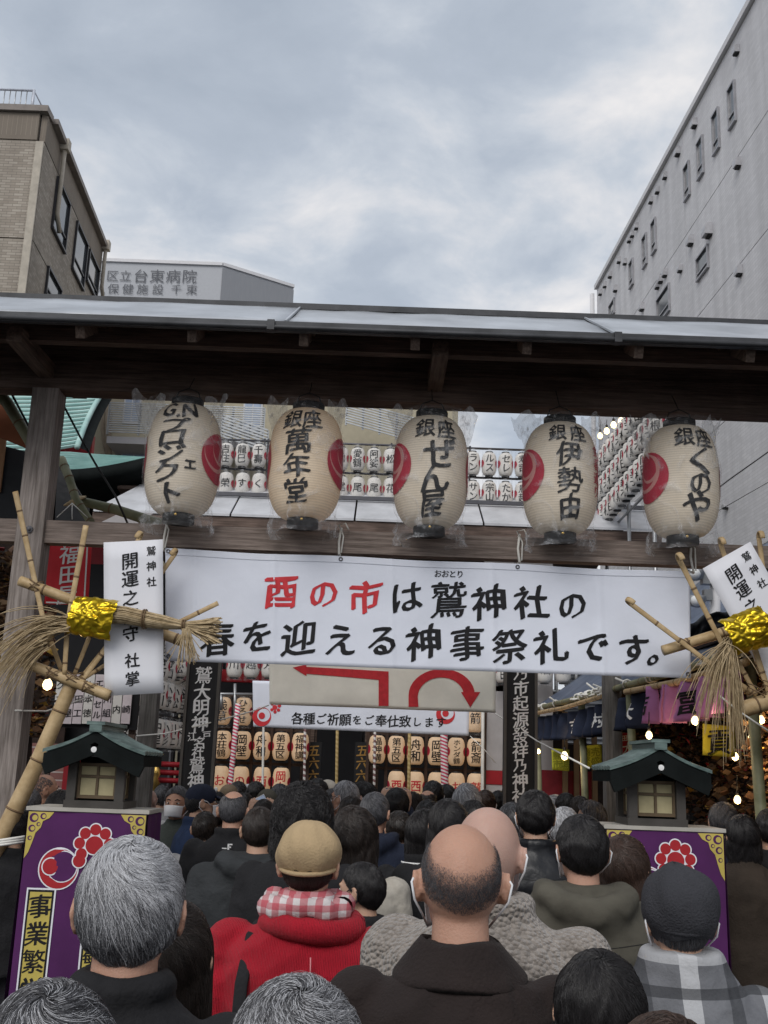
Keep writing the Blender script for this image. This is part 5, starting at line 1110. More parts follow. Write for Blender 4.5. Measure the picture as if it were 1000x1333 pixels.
# ------------------------------------------------------------------ stalls
def noren(label, P0, P1, z_top, drop, m, panels, chars, cm, outline=None, seed=1, cs=.8):
    """cloth strip hanging from P0 to P1 (xy), cut into panels"""
    P0, P1 = Vector((*P0, 0)), Vector((*P1, 0)); d = P1 - P0; Ln = d.length; d.normalize(); nrm_ = Vector((d.y, -d.x, 0)); nrm_ = nrm_ if nrm_.x < 0 else -nrm_
    t = thing('shop_curtain', label, 'shop curtain', (P0.x, P0.y, z_top - drop))
    for k in range(panels):
        a0, a1 = k / panels * Ln, (k + 1) / panels * Ln - .012
        def fn(u, v, s=0): s_ = a0 + (a1 - a0) * u; q = P0 + d * s_ + nrm_ * ((.03 + .05 * v) * math.sin(s_ * 17 + seed) + .03 * nz(s_ * 3, v * 2, seed)); return Vector((q.x, q.y, z_top - (drop + .02 * nz(s_ * 2, 0, seed)) * v - .03 * math.sin(math.pi * s_ / Ln)))
        pn = MB().grid(fn, 14, 8, True, tuple(-nrm_ * .002)).build('cloth_panel', m, t)
        if chars[k % len(chars)]:
            h = min(drop, .62)
            gw = (a1 - a0)
            def tf(x, z, q): return fn(min(max(x / gw, 0), 1), min(max(-z / drop, 0), 1)) + nrm_ * (.004 + .0005 * q)
            put_text('lettering', [(chars[k % len(chars)], gw / 2, -drop * .52, drop * cs, min(1, .65 * gw / (drop * cs)))], tf, cm, pn, .05, bold=.03, brush=.035)
    return t
EZ = 2.57; E0, E1 = Vector((1.86, 13.0, EZ)), Vector((2.20, 6.3, EZ))
def ept(s): return E0.lerp(E1, s)
aw = thing('stall_awning', 'blue grey tarpaulin awning tied along bamboo poles over the right stalls', 'awning', (2, 10, 0))
MB().grid(lambda u, v: ept(u) + Vector((2.2 * v, 0, .05 + 1.75 * v - .06 * math.sin(math.pi * v) + .03 * nz(u * 9, v * 4))), 30, 8, True, (0, 0, .01)).build('tarpaulin', m_bluet, aw)
for (o, r_, s0, s1) in ((Vector((-.03, 0, .04)), .028, 0, 1), (Vector((-.06, 0, -.02)), .022, 0.05, .52), (Vector((-.05, 0, -.03)), .024, .62, 1)):
    bamboo_stick([ept(s0) + o, ept((s0 + s1) / 2) + o + Vector((0, 0, -.02)), ept(s1) + o], r_, r_, 'bamboo_pole', aw, m_gbamboo if r_ > .025 else m_bamboo, every=.35)
rnd = random.Random(2); m_ = MB()
for k in range(26):
    s_ = rnd.random(); p = ept(s_) + Vector((-.03, 0, .035)); r_ = .036
    m_.tube([p + Vector((r_ * math.cos(a), rnd.uniform(-.02, .02), r_ * math.sin(a))) for a in np.linspace(0, 6.28, 9)] + [p + Vector((-.08, rnd.uniform(-.1, .1), rnd.uniform(-.06, .1)))], .009, 5)
setp(m_.build('white_tie', m_cord, aw), kind='stuff')
for s_ in (.02, .35, .60, .98):
    p = ept(s_); MB().tube([(p.x + .1, p.y, 0), (p.x + .02, p.y, p.z)], .035, 8).build('stall_post', m_gbamboo, aw)
p0, p1 = ept(.03), ept(.66)
noren('navy stall curtain with white characters under the blue awning', (p0.x, p0.y), (p1.x, p1.y), EZ - .05, .27, m_navy, 12, ['川', '川', '', 'よ', '', '吉', '', '', '村', '', '', '大'], m_white, seed=2, cs=.5)
p0, p1 = ept(.70), ept(1.0)
noren('pink stall curtain with black characters near the right wooden lantern', (p0.x - .05, p0.y), (p1.x - .05, p1.y), EZ - .03, .27, m_pink, 7, ['吉', '貢', '', '冨', '', '員', '屋'], m_ink, seed=5, cs=.62)
m_lathe = mat('dark_stall_back', (0.022, 0.012, 0.009), .8, var=.4, vscale=12)
st_ = thing('stall', 'dark timber stall filled with ornaments and lamps at right edge', 'market stall', (3.3, 8, 0))
MB().bbox((2.98, 4.6, 0), (3.05, 11.2, 3.0)).build('back_panel', m_lathe, st_); MB().bbox((2.35, 11.2, 0), (2.98, 11.28, 3.0)).build('end_panel', m_lathe, st_)
MB().bbox((2.5, 6.4, 0), (2.8, 11.0, .78)).build('counter', m_lathe, st_)
MB().bbox((2.3, 4.6, 2.78), (3.2, 11.2, 2.82)).build('roof_board', m_lathe, st_)
# mass of ornaments hung on the stall: nobody could count them
def ornament_mass(name, n, boxf, mats, seed, parent=None, label=None, smin=.02, smax=.085):
    rnd = random.Random(seed); groups = {i: MB() for i in range(len(mats))}
    for i in range(n):
        c = Vector(boxf(rnd)); s_ = rnd.uniform(smin, smax); rot = Matrix.Rotation(rnd.uniform(0, 6.28), 3, 'Z') @ Matrix.Rotation(rnd.uniform(0, 6.28), 3, 'X')
        k = rnd.randrange(6); mi = rnd.choices(range(len(mats)), weights=[8, 5, 3, 1.0, .8][:len(mats)])[0]; g = groups[mi]
        pts = [rot @ Vector(p) * s_ + c for p in ((-.5, 0, 0), (0, .2, .35), (.6, 0, .15), (.2, -.2, -.3))]; m4 = rot @ Vector((0, .12, 0)) * s_
        g.add(pts + [p + m4 for p in pts], [(0, 1, 2, 3), (7, 6, 5, 4), (0, 4, 5, 1), (1, 5, 6, 2), (2, 6, 7, 3), (3, 7, 4, 0)])
    ob = []
    for i, g in groups.items():
        me_o = g.build(name, mats[i], parent); ob.append(me_o); setp(me_o, kind='stuff')
        if label: setp(me_o, label + [' (brown pieces)', ' (dark pieces)', ' (tan pieces)', ' (gold pieces)', ' (red pieces)'][i], 'ornaments')
    return ob
om = [mat('ornament_brown', (0.13, 0.070, 0.040), .7, var=.5), mat('ornament_dark', (0.035, 0.025, 0.02), .7), mat('ornament_tan', (0.30, 0.19, 0.10), .6, var=.4), mat('ornament_gold', (0.45, 0.28, 0.06), .35, .7), mat('ornament_red', (0.26, 0.02, 0.02), .5)]
ornament_mass('rake_ornaments', 11000, lambda r: (2.95 - abs(r.gauss(0, .16)), r.uniform(4.8, 11.1), r.uniform(.9, 2.75)), om, 4, st_)
ornament_mass('rake_ornaments', 3600, lambda r: (r.uniform(2.4, 2.95), 11.1 - abs(r.gauss(0, .1)), r.uniform(.9, 2.7)), om, 6, st_)
for i, (px, py, Y) in enumerate(((845, 957, 7.6), (978, 961, 7.6), (957, 985, 7.6), (960, 1041, 7.4), (983, 933, 7.6), (991, 937, 7.3), (905, 938, 6.7), (735, 984, 10.8), (747, 955, 11.2), (701, 978, 12.2))):
    bulb('glowing bulb %s' % ['beneath the left end of the pink curtain', 'in the ornaments beside the rake straw', 'just below the yellow hanging sign corner', 'lowest, above the crowd at the right stall', 'left of the pair by the right rake bar', 'middle of the cluster at the right rake bar', 'hanging in front of the pink curtain', 'between red door and the yellow signs', 'half hidden beneath the navy curtain', 'dim, against the plaster wall under navy curtain'][i], at(px, py, Y), .024 if i not in (7,) else .036)
def flat_sign(label, quad, Y, m, items, cm, border=None, name='sign_board'):
    k = [at(*q, Y) for q in quad]; t = thing(name, label, 'sign', (k[0] + k[2]) / 2)
    MB().grid(lambda u, v: k[0].lerp(k[1], u).lerp(k[3].lerp(k[2], u), v) + Vector((0, .006 * math.sin(5 * u), 0)), 6, 6, True, (0, .004, 0)).build('sheet', m, t)
    put_text('lettering', [(ch, *zx(px, py, Y), sz * Y / F) for ch, px, py, sz in items], lambda x, z, q: Vector((x, Y - .008 - .0005 * q, z)), cm, t, None, bold=.02)
    return t
m_ol = mat('olive_ink', (0.22, 0.24, 0.02), .6)
flat_sign('yellow notice sheet nearer the tall board under the navy curtain', [(718, 974), (741, 976), (741, 1004), (719, 1002)], 12.0, m_yell, [('熊', 725, 983, 12), ('手', 735, 984, 12), ('市', 725, 995, 12), ('場', 735, 996, 12)], m_ol)
flat_sign('yellow notice sheet beside the grey post, the wider of two', [(755, 971), (783, 969), (784, 998), (756, 1001)], 11.4, m_yell, [('商', 763, 979, 12), ('売', 775, 979, 12), ('繁', 763, 991, 12), ('盛', 775, 991, 12)], m_ol)
flat_sign('yellow hanging cloth with large black character below the pink curtain', [(915, 942), (958, 946), (957, 986), (915, 983)], 6.9, mat('mustard_cloth', (0.42, 0.36, 0.03), .8), [('貢', 936, 965, 34)], m_ink)
flat_sign('small red sign with white characters between grey post and right lantern', [(808, 954), (828, 954), (828, 1002), (807, 1000)], 9.4, m_red, [('田', 813, 961, 8), ('屋', 822, 961, 8), ('大', 817, 974, 15), ('六', 817, 988, 15)], m_white)
t = flat_sign('red sign with white border and large white characters beside the left post', [(62, 706), (120, 708), (115, 788), (58, 786)], 7.6, mat('vivid_red_sign', (.62, .028, .04), .6, var=.08), [('福', 92, 721, 29), ('田', 90, 748, 27), ('屋', 88, 774, 27)], m_white)
k = [at(*q, 7.59) for q in ((113, 708), (115, 708), (110.5, 786), (108.5, 786))]; MB().add([p + Vector((0, -.0, 0)) for p in k], [(0, 1, 2, 3)]).build('border_line', m_white, t)
k = [at(*q, 7.59) for q in ((60, 783.0), (109, 785), (109, 787), (60, 785))]; MB().add(k, [(0, 1, 2, 3)]).build('border_line', m_white, t)

# scaffold and grey hoarding behind the navy curtain
ho = thing('steel_scaffold', 'steel pipe scaffold before grey corrugated hoarding under the banner', 'scaffold', (2.6, 14, 0))
MB().grid(lambda u, v: (at(735, 880, 15).x + 3.2 * u, 15 + .03 * math.sin(v * 120), at(740, 845, 15).z - 1.3 * v), 2, 120, False).build('hoarding', mat('grey_hoarding', (0.33, 0.35, 0.38), .5, .3), ho)
for P_ in ([(690, 915), (830, 872)], [(680, 900), (760, 900)], [(690, 915), (760, 912)], [(690, 925), (745, 922)], [(724, 850), (724, 940)], [(750, 860), (750, 905)], [(784, 850), (784, 900)], [(640, 902), (725, 908)], [(640, 919), (700, 921)]):
    a, b = at(*P_[0], 13.7), at(*P_[1], 13.7); MB().tube([a, b], .024, 8).build('scaffold_pipe', m_pipe, ho)
for P_ in ([(243, 903), (330, 904)], [(306, 890), (306, 945)], [(288, 903), (288, 925)]):
    a, b = at(*P_[0], 12.9), at(*P_[1], 12.9); MB().tube([a, b], .02, 8).build('scaffold_pipe', m_pipe, ho)
pw = thing('boundary_wall', 'dull board wall closing the precinct behind the right stalls', 'wall', (6, 16.2, 0))
for k in range(9): MB().bbox((1.0 + k * 1.2, 16.2, 0), (2.185 + k * 1.2, 16.26, 3.1)).build('wall_panel', m_lathe, pw)
pw = thing('boundary_wall', 'dull board wall closing the precinct behind the left stall', 'wall', (-8, 16.2, 0))
for k in range(6): MB().bbox((-11.4 + k * 1.2, 14.9, 0), (-10.215 + k * 1.2, 14.96, 3.1)).build('wall_panel', m_lathe, pw)
# floodlights and pipe by the grey building
fl = thing('floodlight_post', 'white downpipe with silver floodlights and junction box above the right awning', 'floodlight', at(918, 850, 9))
m_ = MB(); m_.tube([at(931, 905, 9), at(931, 760, 9)], .045, 12); m_.build('pipe', m_edge, fl)
for (px, py) in ((906, 748), (908, 783)):
    c = at(px, py, 8.9); MB().lathe([(.02, -.05), (.055, -.04), (.07, .0), (.078, .04), (.07, .045)], c, 14).build('lamp_housing', m_pipe, fl); MB().ball(c + Vector((-.02, -.04, .0)), .05, 12, 8).build('lamp_glass', mat('frosted_glass', (0.75, 0.77, 0.78), .2), fl)
for (px, py, w_) in ((920, 752, .09), (921, 775, .07), (924, 740, .05)): MB().box(at(px, py, 8.95), (w_, w_, w_ * 1.3)).build('junction_box', m_pipe, fl)
MB().tube([at(905, 738, 8.95), at(950, 744, 8.95)], .02, 8).build('arm', m_pipe, fl)
bt_ = MB(); bt_.grid(lambda u, v: at(899 + 75 * u, (812 - 22 * u * (1 - u) * 2 - 10 * u) + (66 - 20 * u) * v + 4 * nz(u * 6, v * 3), 7.9 + .1 * nz(u * 5, v * 5)), 20, 16, True, (0, .02, 0)); setp(bt_.build('tarpaulin', m_blackt, None, at(930, 840, 7.9)), 'black tarpaulin draped above the awning, between banner and right rake', 'tarpaulin')
cord('thin dark cable running up across the grey building at right', [at(*q, 9) for q in ((900, 662), (950, 624), (1040, 560))], .006, 'cable', 'cable', m_wire)
cord('second faint cable lower across the grey building', [at(*q, 9) for q in ((930, 668), (1040, 605))], .003, 'cable', 'cable', m_wire)

# left stall: rust boards, black tarpaulin, bamboo
ls = thing('stall', 'rust brown timber stall roof with black tarpaulin at the left edge', 'market stall', (-3.3, 7.5, 0))
def panel(name, quad, Y, m, parent, th=.02, Y2=None): k = [at(*q, Y if i < 2 or Y2 is None else Y2) for i, q in enumerate(quad)]; return MB().grid(lambda u, v: k[0].lerp(k[1], u).lerp(k[3].lerp(k[2], u), v), 4, 4, False, (0, th, 0)).build(name, m, parent)
m_rust = mat('rust_board', (0.20, 0.062, 0.025), .6, col2=(0.30, 0.10, 0.045), vscale=3)
panel('rust_board', [(-60, 488), (0, 520), (46, 588), (-60, 545)], 7.2, m_rust, ls)
panel('black_sheet', [(-80, 560), (44, 590), (40, 700), (-80, 700)], 7.4, m_blackt, ls)
panel('tan_board', [(-10, 568), (8, 570), (0, 640), (-14, 640)], 7.36, mat('tan_ply', (0.30, 0.17, 0.09), .7), ls)
panel('black_sheet', [(76, 596), (116, 660), (112, 700), (70, 700)], 8.2, m_blackt, ls)
bamboo_stick([at(-20, 492, 7.0), at(10, 525, 7.0), at(45, 585, 7.0)], .042, .036, 'bamboo_pole', ls, m_gbamboo, every=.25)
MB().tube([at(16, 514, 6.95), at(48, 575, 6.95)], .008, 6).build('dark_bar', m_wire, ls)
panel('back_sheet', [(-80, 700), (50, 700), (40, 1000), (-80, 1000)], 8.3, m_lathe, ls)
MB().tube([at(-30, 690, 7.9), at(-30, 1000, 7.9)], .05, 8).build('stall_post', m_gbamboo, ls)
ornament_mass('rake_ornaments', 2400, lambda r: at(r.uniform(-40, 70), r.uniform(715, 960), 8.1 - abs(r.gauss(0, .1))), om, 8, ls)
gbp = setp(bamboo_stick([at(84, 600, 7.4), at(93, 625, 7.3), at(99, 652, 7.25), at(118, 682, 7.2)], .03, .026, 'bamboo_pole', None, m_gbamboo, every=.2) if False else None) if False else None
bp_ = thing('bamboo_pole', 'crooked green bamboo stub lashed upright beside the left post', 'bamboo pole', at(95, 640, 7.3)); bamboo_stick([at(80, 598, 7.4), at(90, 622, 7.3), at(99, 650, 7.25), at(120, 682, 7.2)], .032, .026, 'pole', bp_, m_gbamboo, every=.12)
bp_ = thing('bamboo_pole', 'thick green bamboo pole running behind the first large lantern', 'bamboo pole', at(150, 670, 7.3)); bamboo_stick([at(95, 650, 7.35), at(150, 663, 7.3), at(202, 680, 7.3), at(240, 690, 7.3)], .032, .04, 'pole', bp_, m_gbamboo, every=.45)
m_ = MB(); c = at(97, 652, 7.28)
for k in range(5): m_.tube([c + Vector((.045 * math.cos(a) + .012 * k - .02, .05 * math.sin(a), .045 * math.sin(a + 1.0) * .9)) for a in np.linspace(0, 6.28, 13)], .007, 5)
m_.build('lashing', m_straw, bp_)
cord('twisted black cable sagging from the left post to the lower beam', [at(*q, 6.6) for q in ((83, 528), (105, 570), (125, 605), (150, 645), (170, 690))], .007, 'cable', 'cable', m_wire)
for dx_ in (-18, 0, 18): cord('thin white guy string under the bamboo lashing, ' + {-18: 'slanting left', 0: 'vertical', 18: 'slanting right'}[dx_], [at(94, 655, 7.1), at(94 + dx_ * 1.1, 676 - abs(dx_) * .15, 6.9)], .003, 'string', 'string')
bl = bulb('glowing bulb hanging behind the left rake handle', at(62, 891, 7.4), .034)
# white umbrella-like grey canopy behind beam at left and golden hat on the left stall
panel_ = setp(panel('pale_canopy', [(125, 683), (160, 666), (200, 668), (150, 700)], 9.5, m_gw, None), 'pale canopy sheet showing above the lower beam, left of the first lantern', 'canopy')

# ------------------------------------------------------------------ people
def remesh(mb, voxel, smooth=2, dec=None, wrinkle=0.0, seed=0, m=None, name='body'):
    me = mesh_from('t', mb.v, mb.f); o = bpy.data.objects.new('t', me); COL.objects.link(o)
    r = o.modifiers.new('r', 'REMESH'); r.mode = 'VOXEL'; r.voxel_size = voxel
    if smooth: s_ = o.modifiers.new('s', 'SMOOTH'); s_.factor = .5; s_.iterations = smooth
    if dec: d = o.modifiers.new('d', 'DECIMATE'); d.ratio = dec
    me2 = bpy.data.meshes.new_from_object(o.evaluated_get(bpy.context.evaluated_depsgraph_get())); bpy.data.objects.remove(o); bpy.data.meshes.remove(me)
    if wrinkle:
        n = len(me2.vertices); co = np.empty(n * 3); me2.vertices.foreach_get('co', co); no = np.empty(n * 3); me2.vertices.foreach_get('normal', no); co = co.reshape(-1, 3); no = no.reshape(-1, 3)
        f = np.array([mnoise.noise(Vector((c[0] * 7 + seed, c[1] * 7, c[2] * 4))) + .6 * (1 - abs(mnoise.noise(Vector((c[0] * 9, c[1] * 9 + seed, c[2] * 13)))) * 3) for c in co]); co += no * (f * wrinkle)[:, None]
        me2.vertices.foreach_set('co', co.ravel())
    me2.polygons.foreach_set('use_smooth', [True] * len(me2.polygons)); me2.name = name
    if m is not None: me2.materials.append(m)
    return me2
def capsule(b, p0, r0, p1, r1, seg=12):
    p0, p1 = Vector(p0), Vector(p1); b.tube([p0, p0.lerp(p1, .5), p1], [r0, (r0 + r1) / 2, r1], seg); b.ball(p0, r0 * .995, seg, 8); b.ball(p1, r1 * .995, seg, 8)
def hand(b, wpos, d, n, side):
    """palm + four curled fingers + thumb from the side of the palm; d = pointing direction, n = palm normal"""
    d = Vector(d).normalized(); n = Vector(n).normalized(); x = d.cross(n).normalized() * side; w_ = Vector(wpos)
    rot = Matrix((x, d, n)).transposed(); b.ball(w_ + d * .045, (.038, .052, .016), 12, 8, rot)
    for k, (o, L_) in enumerate(((-.030, .058), (-.010, .072), (.011, .078), (.031, .070))):
        p = w_ + d * .08 + x * o; q = p + d * L_ * .45 + n * .012; r_ = q + d * L_ * .3 + n * .028; e_ = r_ + d * L_ * .1 + n * .022
        b.tube([p - d * .02, p, q, r_, e_], [.0095, .0095, .009, .008, .006], 8)
    p = w_ + d * .025 + x * .032; b.tube([w_ + d * .02, p, p + x * .022 + d * .025 + n * .012, p + x * .022 + d * .05 + n * .025], [.013, .012, .0105, .007], 8)
ARMS = {
 'stand': [((.185, -.005, 1.375), (.235, -.03, 1.10), (.215, .10, .88), (0, .35, -1), (-.9, 0, 0))],
 'photo': [((.185, -.005, 1.375), (.235, .17, 1.30), (.085, .30, 1.56), (-.10, .1, 1), (-.3, 1, 0))],
}
def arms_of(pose):
    for a in ARMS[pose]:
        for sg in (-1, 1): yield sg, [Vector((p[0] * sg, p[1], p[2])) for p in a[:3]], Vector((a[3][0] * sg, a[3][1], a[3][2])), Vector((a[4][0] * sg, a[4][1], a[4][2]))
TORSO = [(.86, .155, .105, .0), (.95, .17, .12, -.005), (1.06, .15, .105, 0), (1.2, .168, .11, -.01), (1.32, .172, .105, -.015), (1.37, .145, .085, -.018), (1.405, .09, .066, -.02), (1.45, .065, .062, -.018)]
def loft(b, rings, inf=0.0, seg=24):
    V = [Vector(((hx + inf) * math.cos(2 * math.pi * k / seg), cy + (hy + inf) * math.sin(2 * math.pi * k / seg), z)) for z, hx, hy, cy in rings for k in range(seg)]; n = len(rings)
    b.add(V, [(i * seg + k, i * seg + (k + 1) % seg, (i + 1) * seg + (k + 1) % seg, (i + 1) * seg + k) for i in range(n - 1) for k in range(seg)] + [tuple(range(seg))[::-1], tuple((n - 1) * seg + k for k in range(seg))])
HC = Vector((0, -.004, 1.602)); HR = (.077, .096, .098)
def body_mb(pose):
    b = MB(); loft(b, TORSO)
    for sg, (sh, el, wr), hd, hn in arms_of(pose):
        capsule(b, sh, .042, el, .036); capsule(b, el, .036, wr, .027); hand(b, wr + hd.normalized() * .01, hd, hn, sg)
    for sg in (-1, 1):
        capsule(b, (sg * .085, 0, .90), .085, (sg * .095, .015, .5), .055); capsule(b, (sg * .095, .015, .5), .052, (sg * .095, -.02, .09), .036)
        capsule(b, (sg * .095, -.04, .045), .035, (sg * .11, .13, .028), .028)
    b.tube([(0, -.03, 1.36), (0, -.026, 1.45), (0, -.012, 1.53), (0, .0, 1.57)], [.07, .057, .054, .052], 18); b.ball(HC, HR, 28, 20)
    b.ball((0, .028, 1.545), (.060, .062, .072), 20, 14); b.ball((0, .062, 1.503), (.030, .028, .024), 14, 8); b.ball((0, .045, 1.60), (.062, .052, .05), 16, 10)
    b.tube([(0, .088, 1.60), (0, .100, 1.580), (0, .112, 1.556), (0, .094, 1.545)], [.008, .010, .014, .010], 10); b.ball((.012, .095, 1.553), .008, 8, 6); b.ball((-.012, .095, 1.553), .008, 8, 6)
    b.ball((0, .093, 1.524), (.024, .010, .009), 10, 6); b.ball((.033, .080, 1.615), (.022, .012, .007), 10, 6); b.ball((-.033, .080, 1.615), (.022, .012, .007), 10, 6)
    for sg in (-1, 1):
        rot = Matrix.Rotation(sg * R(24), 3, 'Z') @ Matrix.Rotation(R(8), 3, 'X')
        b.ball((sg * .084, -.012, 1.580), (.0085, .019, .031), 14, 10, rot); b.ball((sg * .078, .0, 1.572), (.012, .012, .02), 10, 8)
        b.tube([(sg * .0835, -.026, 1.560), (sg * .094, -.028, 1.590), (sg * .091, -.016, 1.610), (sg * .082, .002, 1.606)], [.004, .0055, .0055, .0045], 8)
    return b
SKINS = [mat('skin_light', (0.50, 0.31, 0.22), .5, var=.06, vscale=14, sss=.12, bump=.15, bscale=220), mat('skin_ruddy', (0.42, 0.235, 0.165), .5, col2=(.50, .29, .21), vscale=10, sss=.12, bump=.2, bscale=220), mat('skin_pink', (0.46, 0.29, 0.235), .42, col2=(.52, .34, .28), vscale=8, sss=.12, bump=.15, bscale=220)]
BODY = {p: remesh(body_mb(p), .0062, 2, .55) for p in ('stand', 'photo')}
_bod = {}
def body_mesh(p, m):
    if (p, m.name) not in _bod: me = BODY[p].copy(); me.materials.append(m); _bod[(p, m.name)] = me
    return _bod[(p, m.name)]
COATR = [(.78, .215, .15, 0), (.95, .215, .155, 0), (1.08, .205, .145, 0), (1.2, .212, .147, -.012), (1.30, .218, .147, -.02), (1.365, .205, .13, -.022), (1.405, .165, .105, -.024), (1.435, .115, .088, -.024), (1.46, .083, .078, -.022), (1.49, .074, .074, -.018)]
def coat_mb(pose, style):
    b = MB(); k = {'coat': 0, 'puffer': .02, 'hood': .008, 'slim': -.022, 'collar': .004, 'shawl': .012}[style]; loft(b, [(z, hx + k, hy + k * .8, cy) for z, hx, hy, cy in COATR])
    for sg, (sh, el, wr), hd, hn in arms_of(pose):
        capsule(b, sh + Vector((sg * .006, 0, -.008)), .068 + k * .6, el, .060 + k * .5); capsule(b, el, .058 + k * .5, wr.lerp(el, .05), .043 + k * .4)
    if style == 'hood':
        P = [(-.085, .075, 1.455), (-.118, .0, 1.468), (-.118, -.075, 1.455), (-.078, -.135, 1.425), (0, -.160, 1.405), (.078, -.135, 1.425), (.118, -.075, 1.455), (.118, 0, 1.468), (.085, .075, 1.455)]
        b.tube(P, [.026, .034, .044, .050, .052, .050, .044, .034, .026], 14); b.ball((0, -.135, 1.375), (.10, .055, .075), 18, 12, Matrix.Rotation(.3, 3, 'X'))
    if style in ('collar', 'puffer'): b.tube([(.075 * math.cos(a), -.02 + .075 * math.sin(a), 1.482) for a in np.linspace(0, 6.28, 17)], .021 if style == 'collar' else .028, 10)
    if style == 'shawl': loft(b, [(1.0, .30, .18, 0), (1.2, .285, .175, -.01), (1.33, .245, .16, -.02), (1.41, .18, .13, -.025), (1.47, .125, .11, -.02), (1.525, .10, .10, -.018)])
    return b
_coat = {}
def coat_mesh(pose, style, fine, m):
    k = (pose, style, fine)
    if k not in _coat: _coat[k] = remesh(coat_mb(pose, style), .0095 if fine else .0145, 5 if fine else 4, None, .0068 if fine else .005, len(_coat) * 3.1, None, 'jacket')
    kk = k + (m.name,)
    if kk not in _coat: me = _coat[k].copy(); me.materials.append(m); _coat[kk] = me
    return _coat[kk]
def trouser_mb():
    b = MB(); loft(b, [(.80, .17, .12, 0), (.9, .18, .13, 0), (1.0, .165, .12, 0)])
    for sg in (-1, 1): capsule(b, (sg * .088, 0, .88), .098, (sg * .098, .015, .5), .075); capsule(b, (sg * .098, .015, .5), .073, (sg * .098, -.02, .10), .058)
    return b
_tr = remesh(trouser_mb(), .016, 3, None, .004, 5, None, 'trousers'); _trm = {}
def tr_mesh(m):
    if m.name not in _trm: me = _tr.copy(); me.materials.append(m); _trm[m.name] = me
    return _trm[m.name]
_sh = MB()
for sg in (-1, 1): _sh.ball((sg * .105, .045, .042), (.052, .145, .05), 14, 8); _sh.ball((sg * .098, -.04, .075), (.05, .06, .055), 12, 8)
_shoe = remesh(_sh, .012, 1, None, 0, 0, mat('dark_shoe_leather', (0.02, 0.018, 0.017), .4), 'shoes')
def cloth(name, col, bump=.35, bs=90, rough=.88, var=.18, sheen=.0, vs=9, fold=.55):
    m = mat(name, col, rough, var=var, vscale=vs, bump=bump, bscale=bs, sheen=sheen); t, n, l, b = nodes_of(m)
    tc_ = n.new('ShaderNodeTexCoord'); mp = n.new('ShaderNodeMapping'); mp.inputs['Scale'].default_value = (1.6, 1.6, .8); mp.inputs['Rotation'].default_value = (0, .5, .3); l(tc_.outputs['Object'], mp.inputs[0])
    q = n.new('ShaderNodeTexNoise'); q.inputs['Scale'].default_value = 6.5; q.inputs['Detail'].default_value = 3; q.inputs['Distortion'].default_value = 1.1; q.noise_type = 'RIDGED_MULTIFRACTAL'; l(mp.outputs[0], q.inputs['Vector'])
    bp = n.new('ShaderNodeBump'); bp.inputs['Strength'].default_value = fold; bp.inputs['Distance'].default_value = .02; l(q.outputs[0], bp.inputs['Height']); l(b.inputs['Normal'].links[0].from_socket, bp.inputs['Normal']); l(bp.outputs[0], b.inputs['Normal'])
    return m
# faces
def face_meshes():
    b = MB()
    for sg in (-1, 1): b.ball((sg * .031, .0795, 1.594), (.015, .012, .008), 12, 8)
    e_ = mesh_of(b, 'eyes', mat('eye_white', (0.6, 0.58, 0.55), .2)); b = MB()
    for sg in (-1, 1): b.ball((sg * .031, .0895, 1.594), (.0062, .0035, .0062), 10, 6)
    i_ = mesh_of(b, 'iris', mat('dark_iris', (0.02, 0.012, 0.008), .15)); b = MB()
    for sg in (-1, 1): b.tube([(sg * .014, .0925, 1.613), (sg * .032, .0925, 1.620), (sg * .050, .082, 1.614)], [.003, .0042, .002], 6)
    br_ = mesh_of(b, 'eyebrows', mat('brow_hair', (0.02, 0.017, 0.015), .8)); b = MB()
    b.ball((0, .098, 1.5275), (.022, .007, .0038), 12, 6); b.ball((0, .099, 1.520), (.018, .007, .0048), 12, 6)
    return e_, i_, br_, mesh_of(b, 'lips', mat('lip_skin', (0.38, 0.15, 0.12), .45))
FACE = face_meshes()
def mask_mesh():
    b = MB(); b.grid(lambda u, v: ((lambda a, z: ((.074 - .010 * v) * math.sin(a), .028 + (.088 + .012 * math.sin(math.pi * v) - .006 * v) * math.cos(a) ** .8, z + .004 * math.cos(a * 2)))(R(-72 + 144 * u), 1.578 - .078 * v)), 20, 10, True, (0, .002, 0))
    for sg in (-1, 1): b.tube([(sg * .069, .052, 1.572), (sg * .082, .02, 1.598), (sg * .088, -.014, 1.606), (sg * .0965, -.033, 1.592), (sg * .090, -.031, 1.560), (sg * .074, .0, 1.532), (sg * .061, .045, 1.505)], .0024, 6)
    return b
MASKW = mesh_of(mask_mesh(), 'face_mask', mat('white_mask_cloth', (0.74, 0.75, 0.78), .8, var=.03)); MASKB = mesh_of(mask_mesh(), 'face_mask', mat('black_mask_cloth', (0.02, 0.02, 0.022), .8))
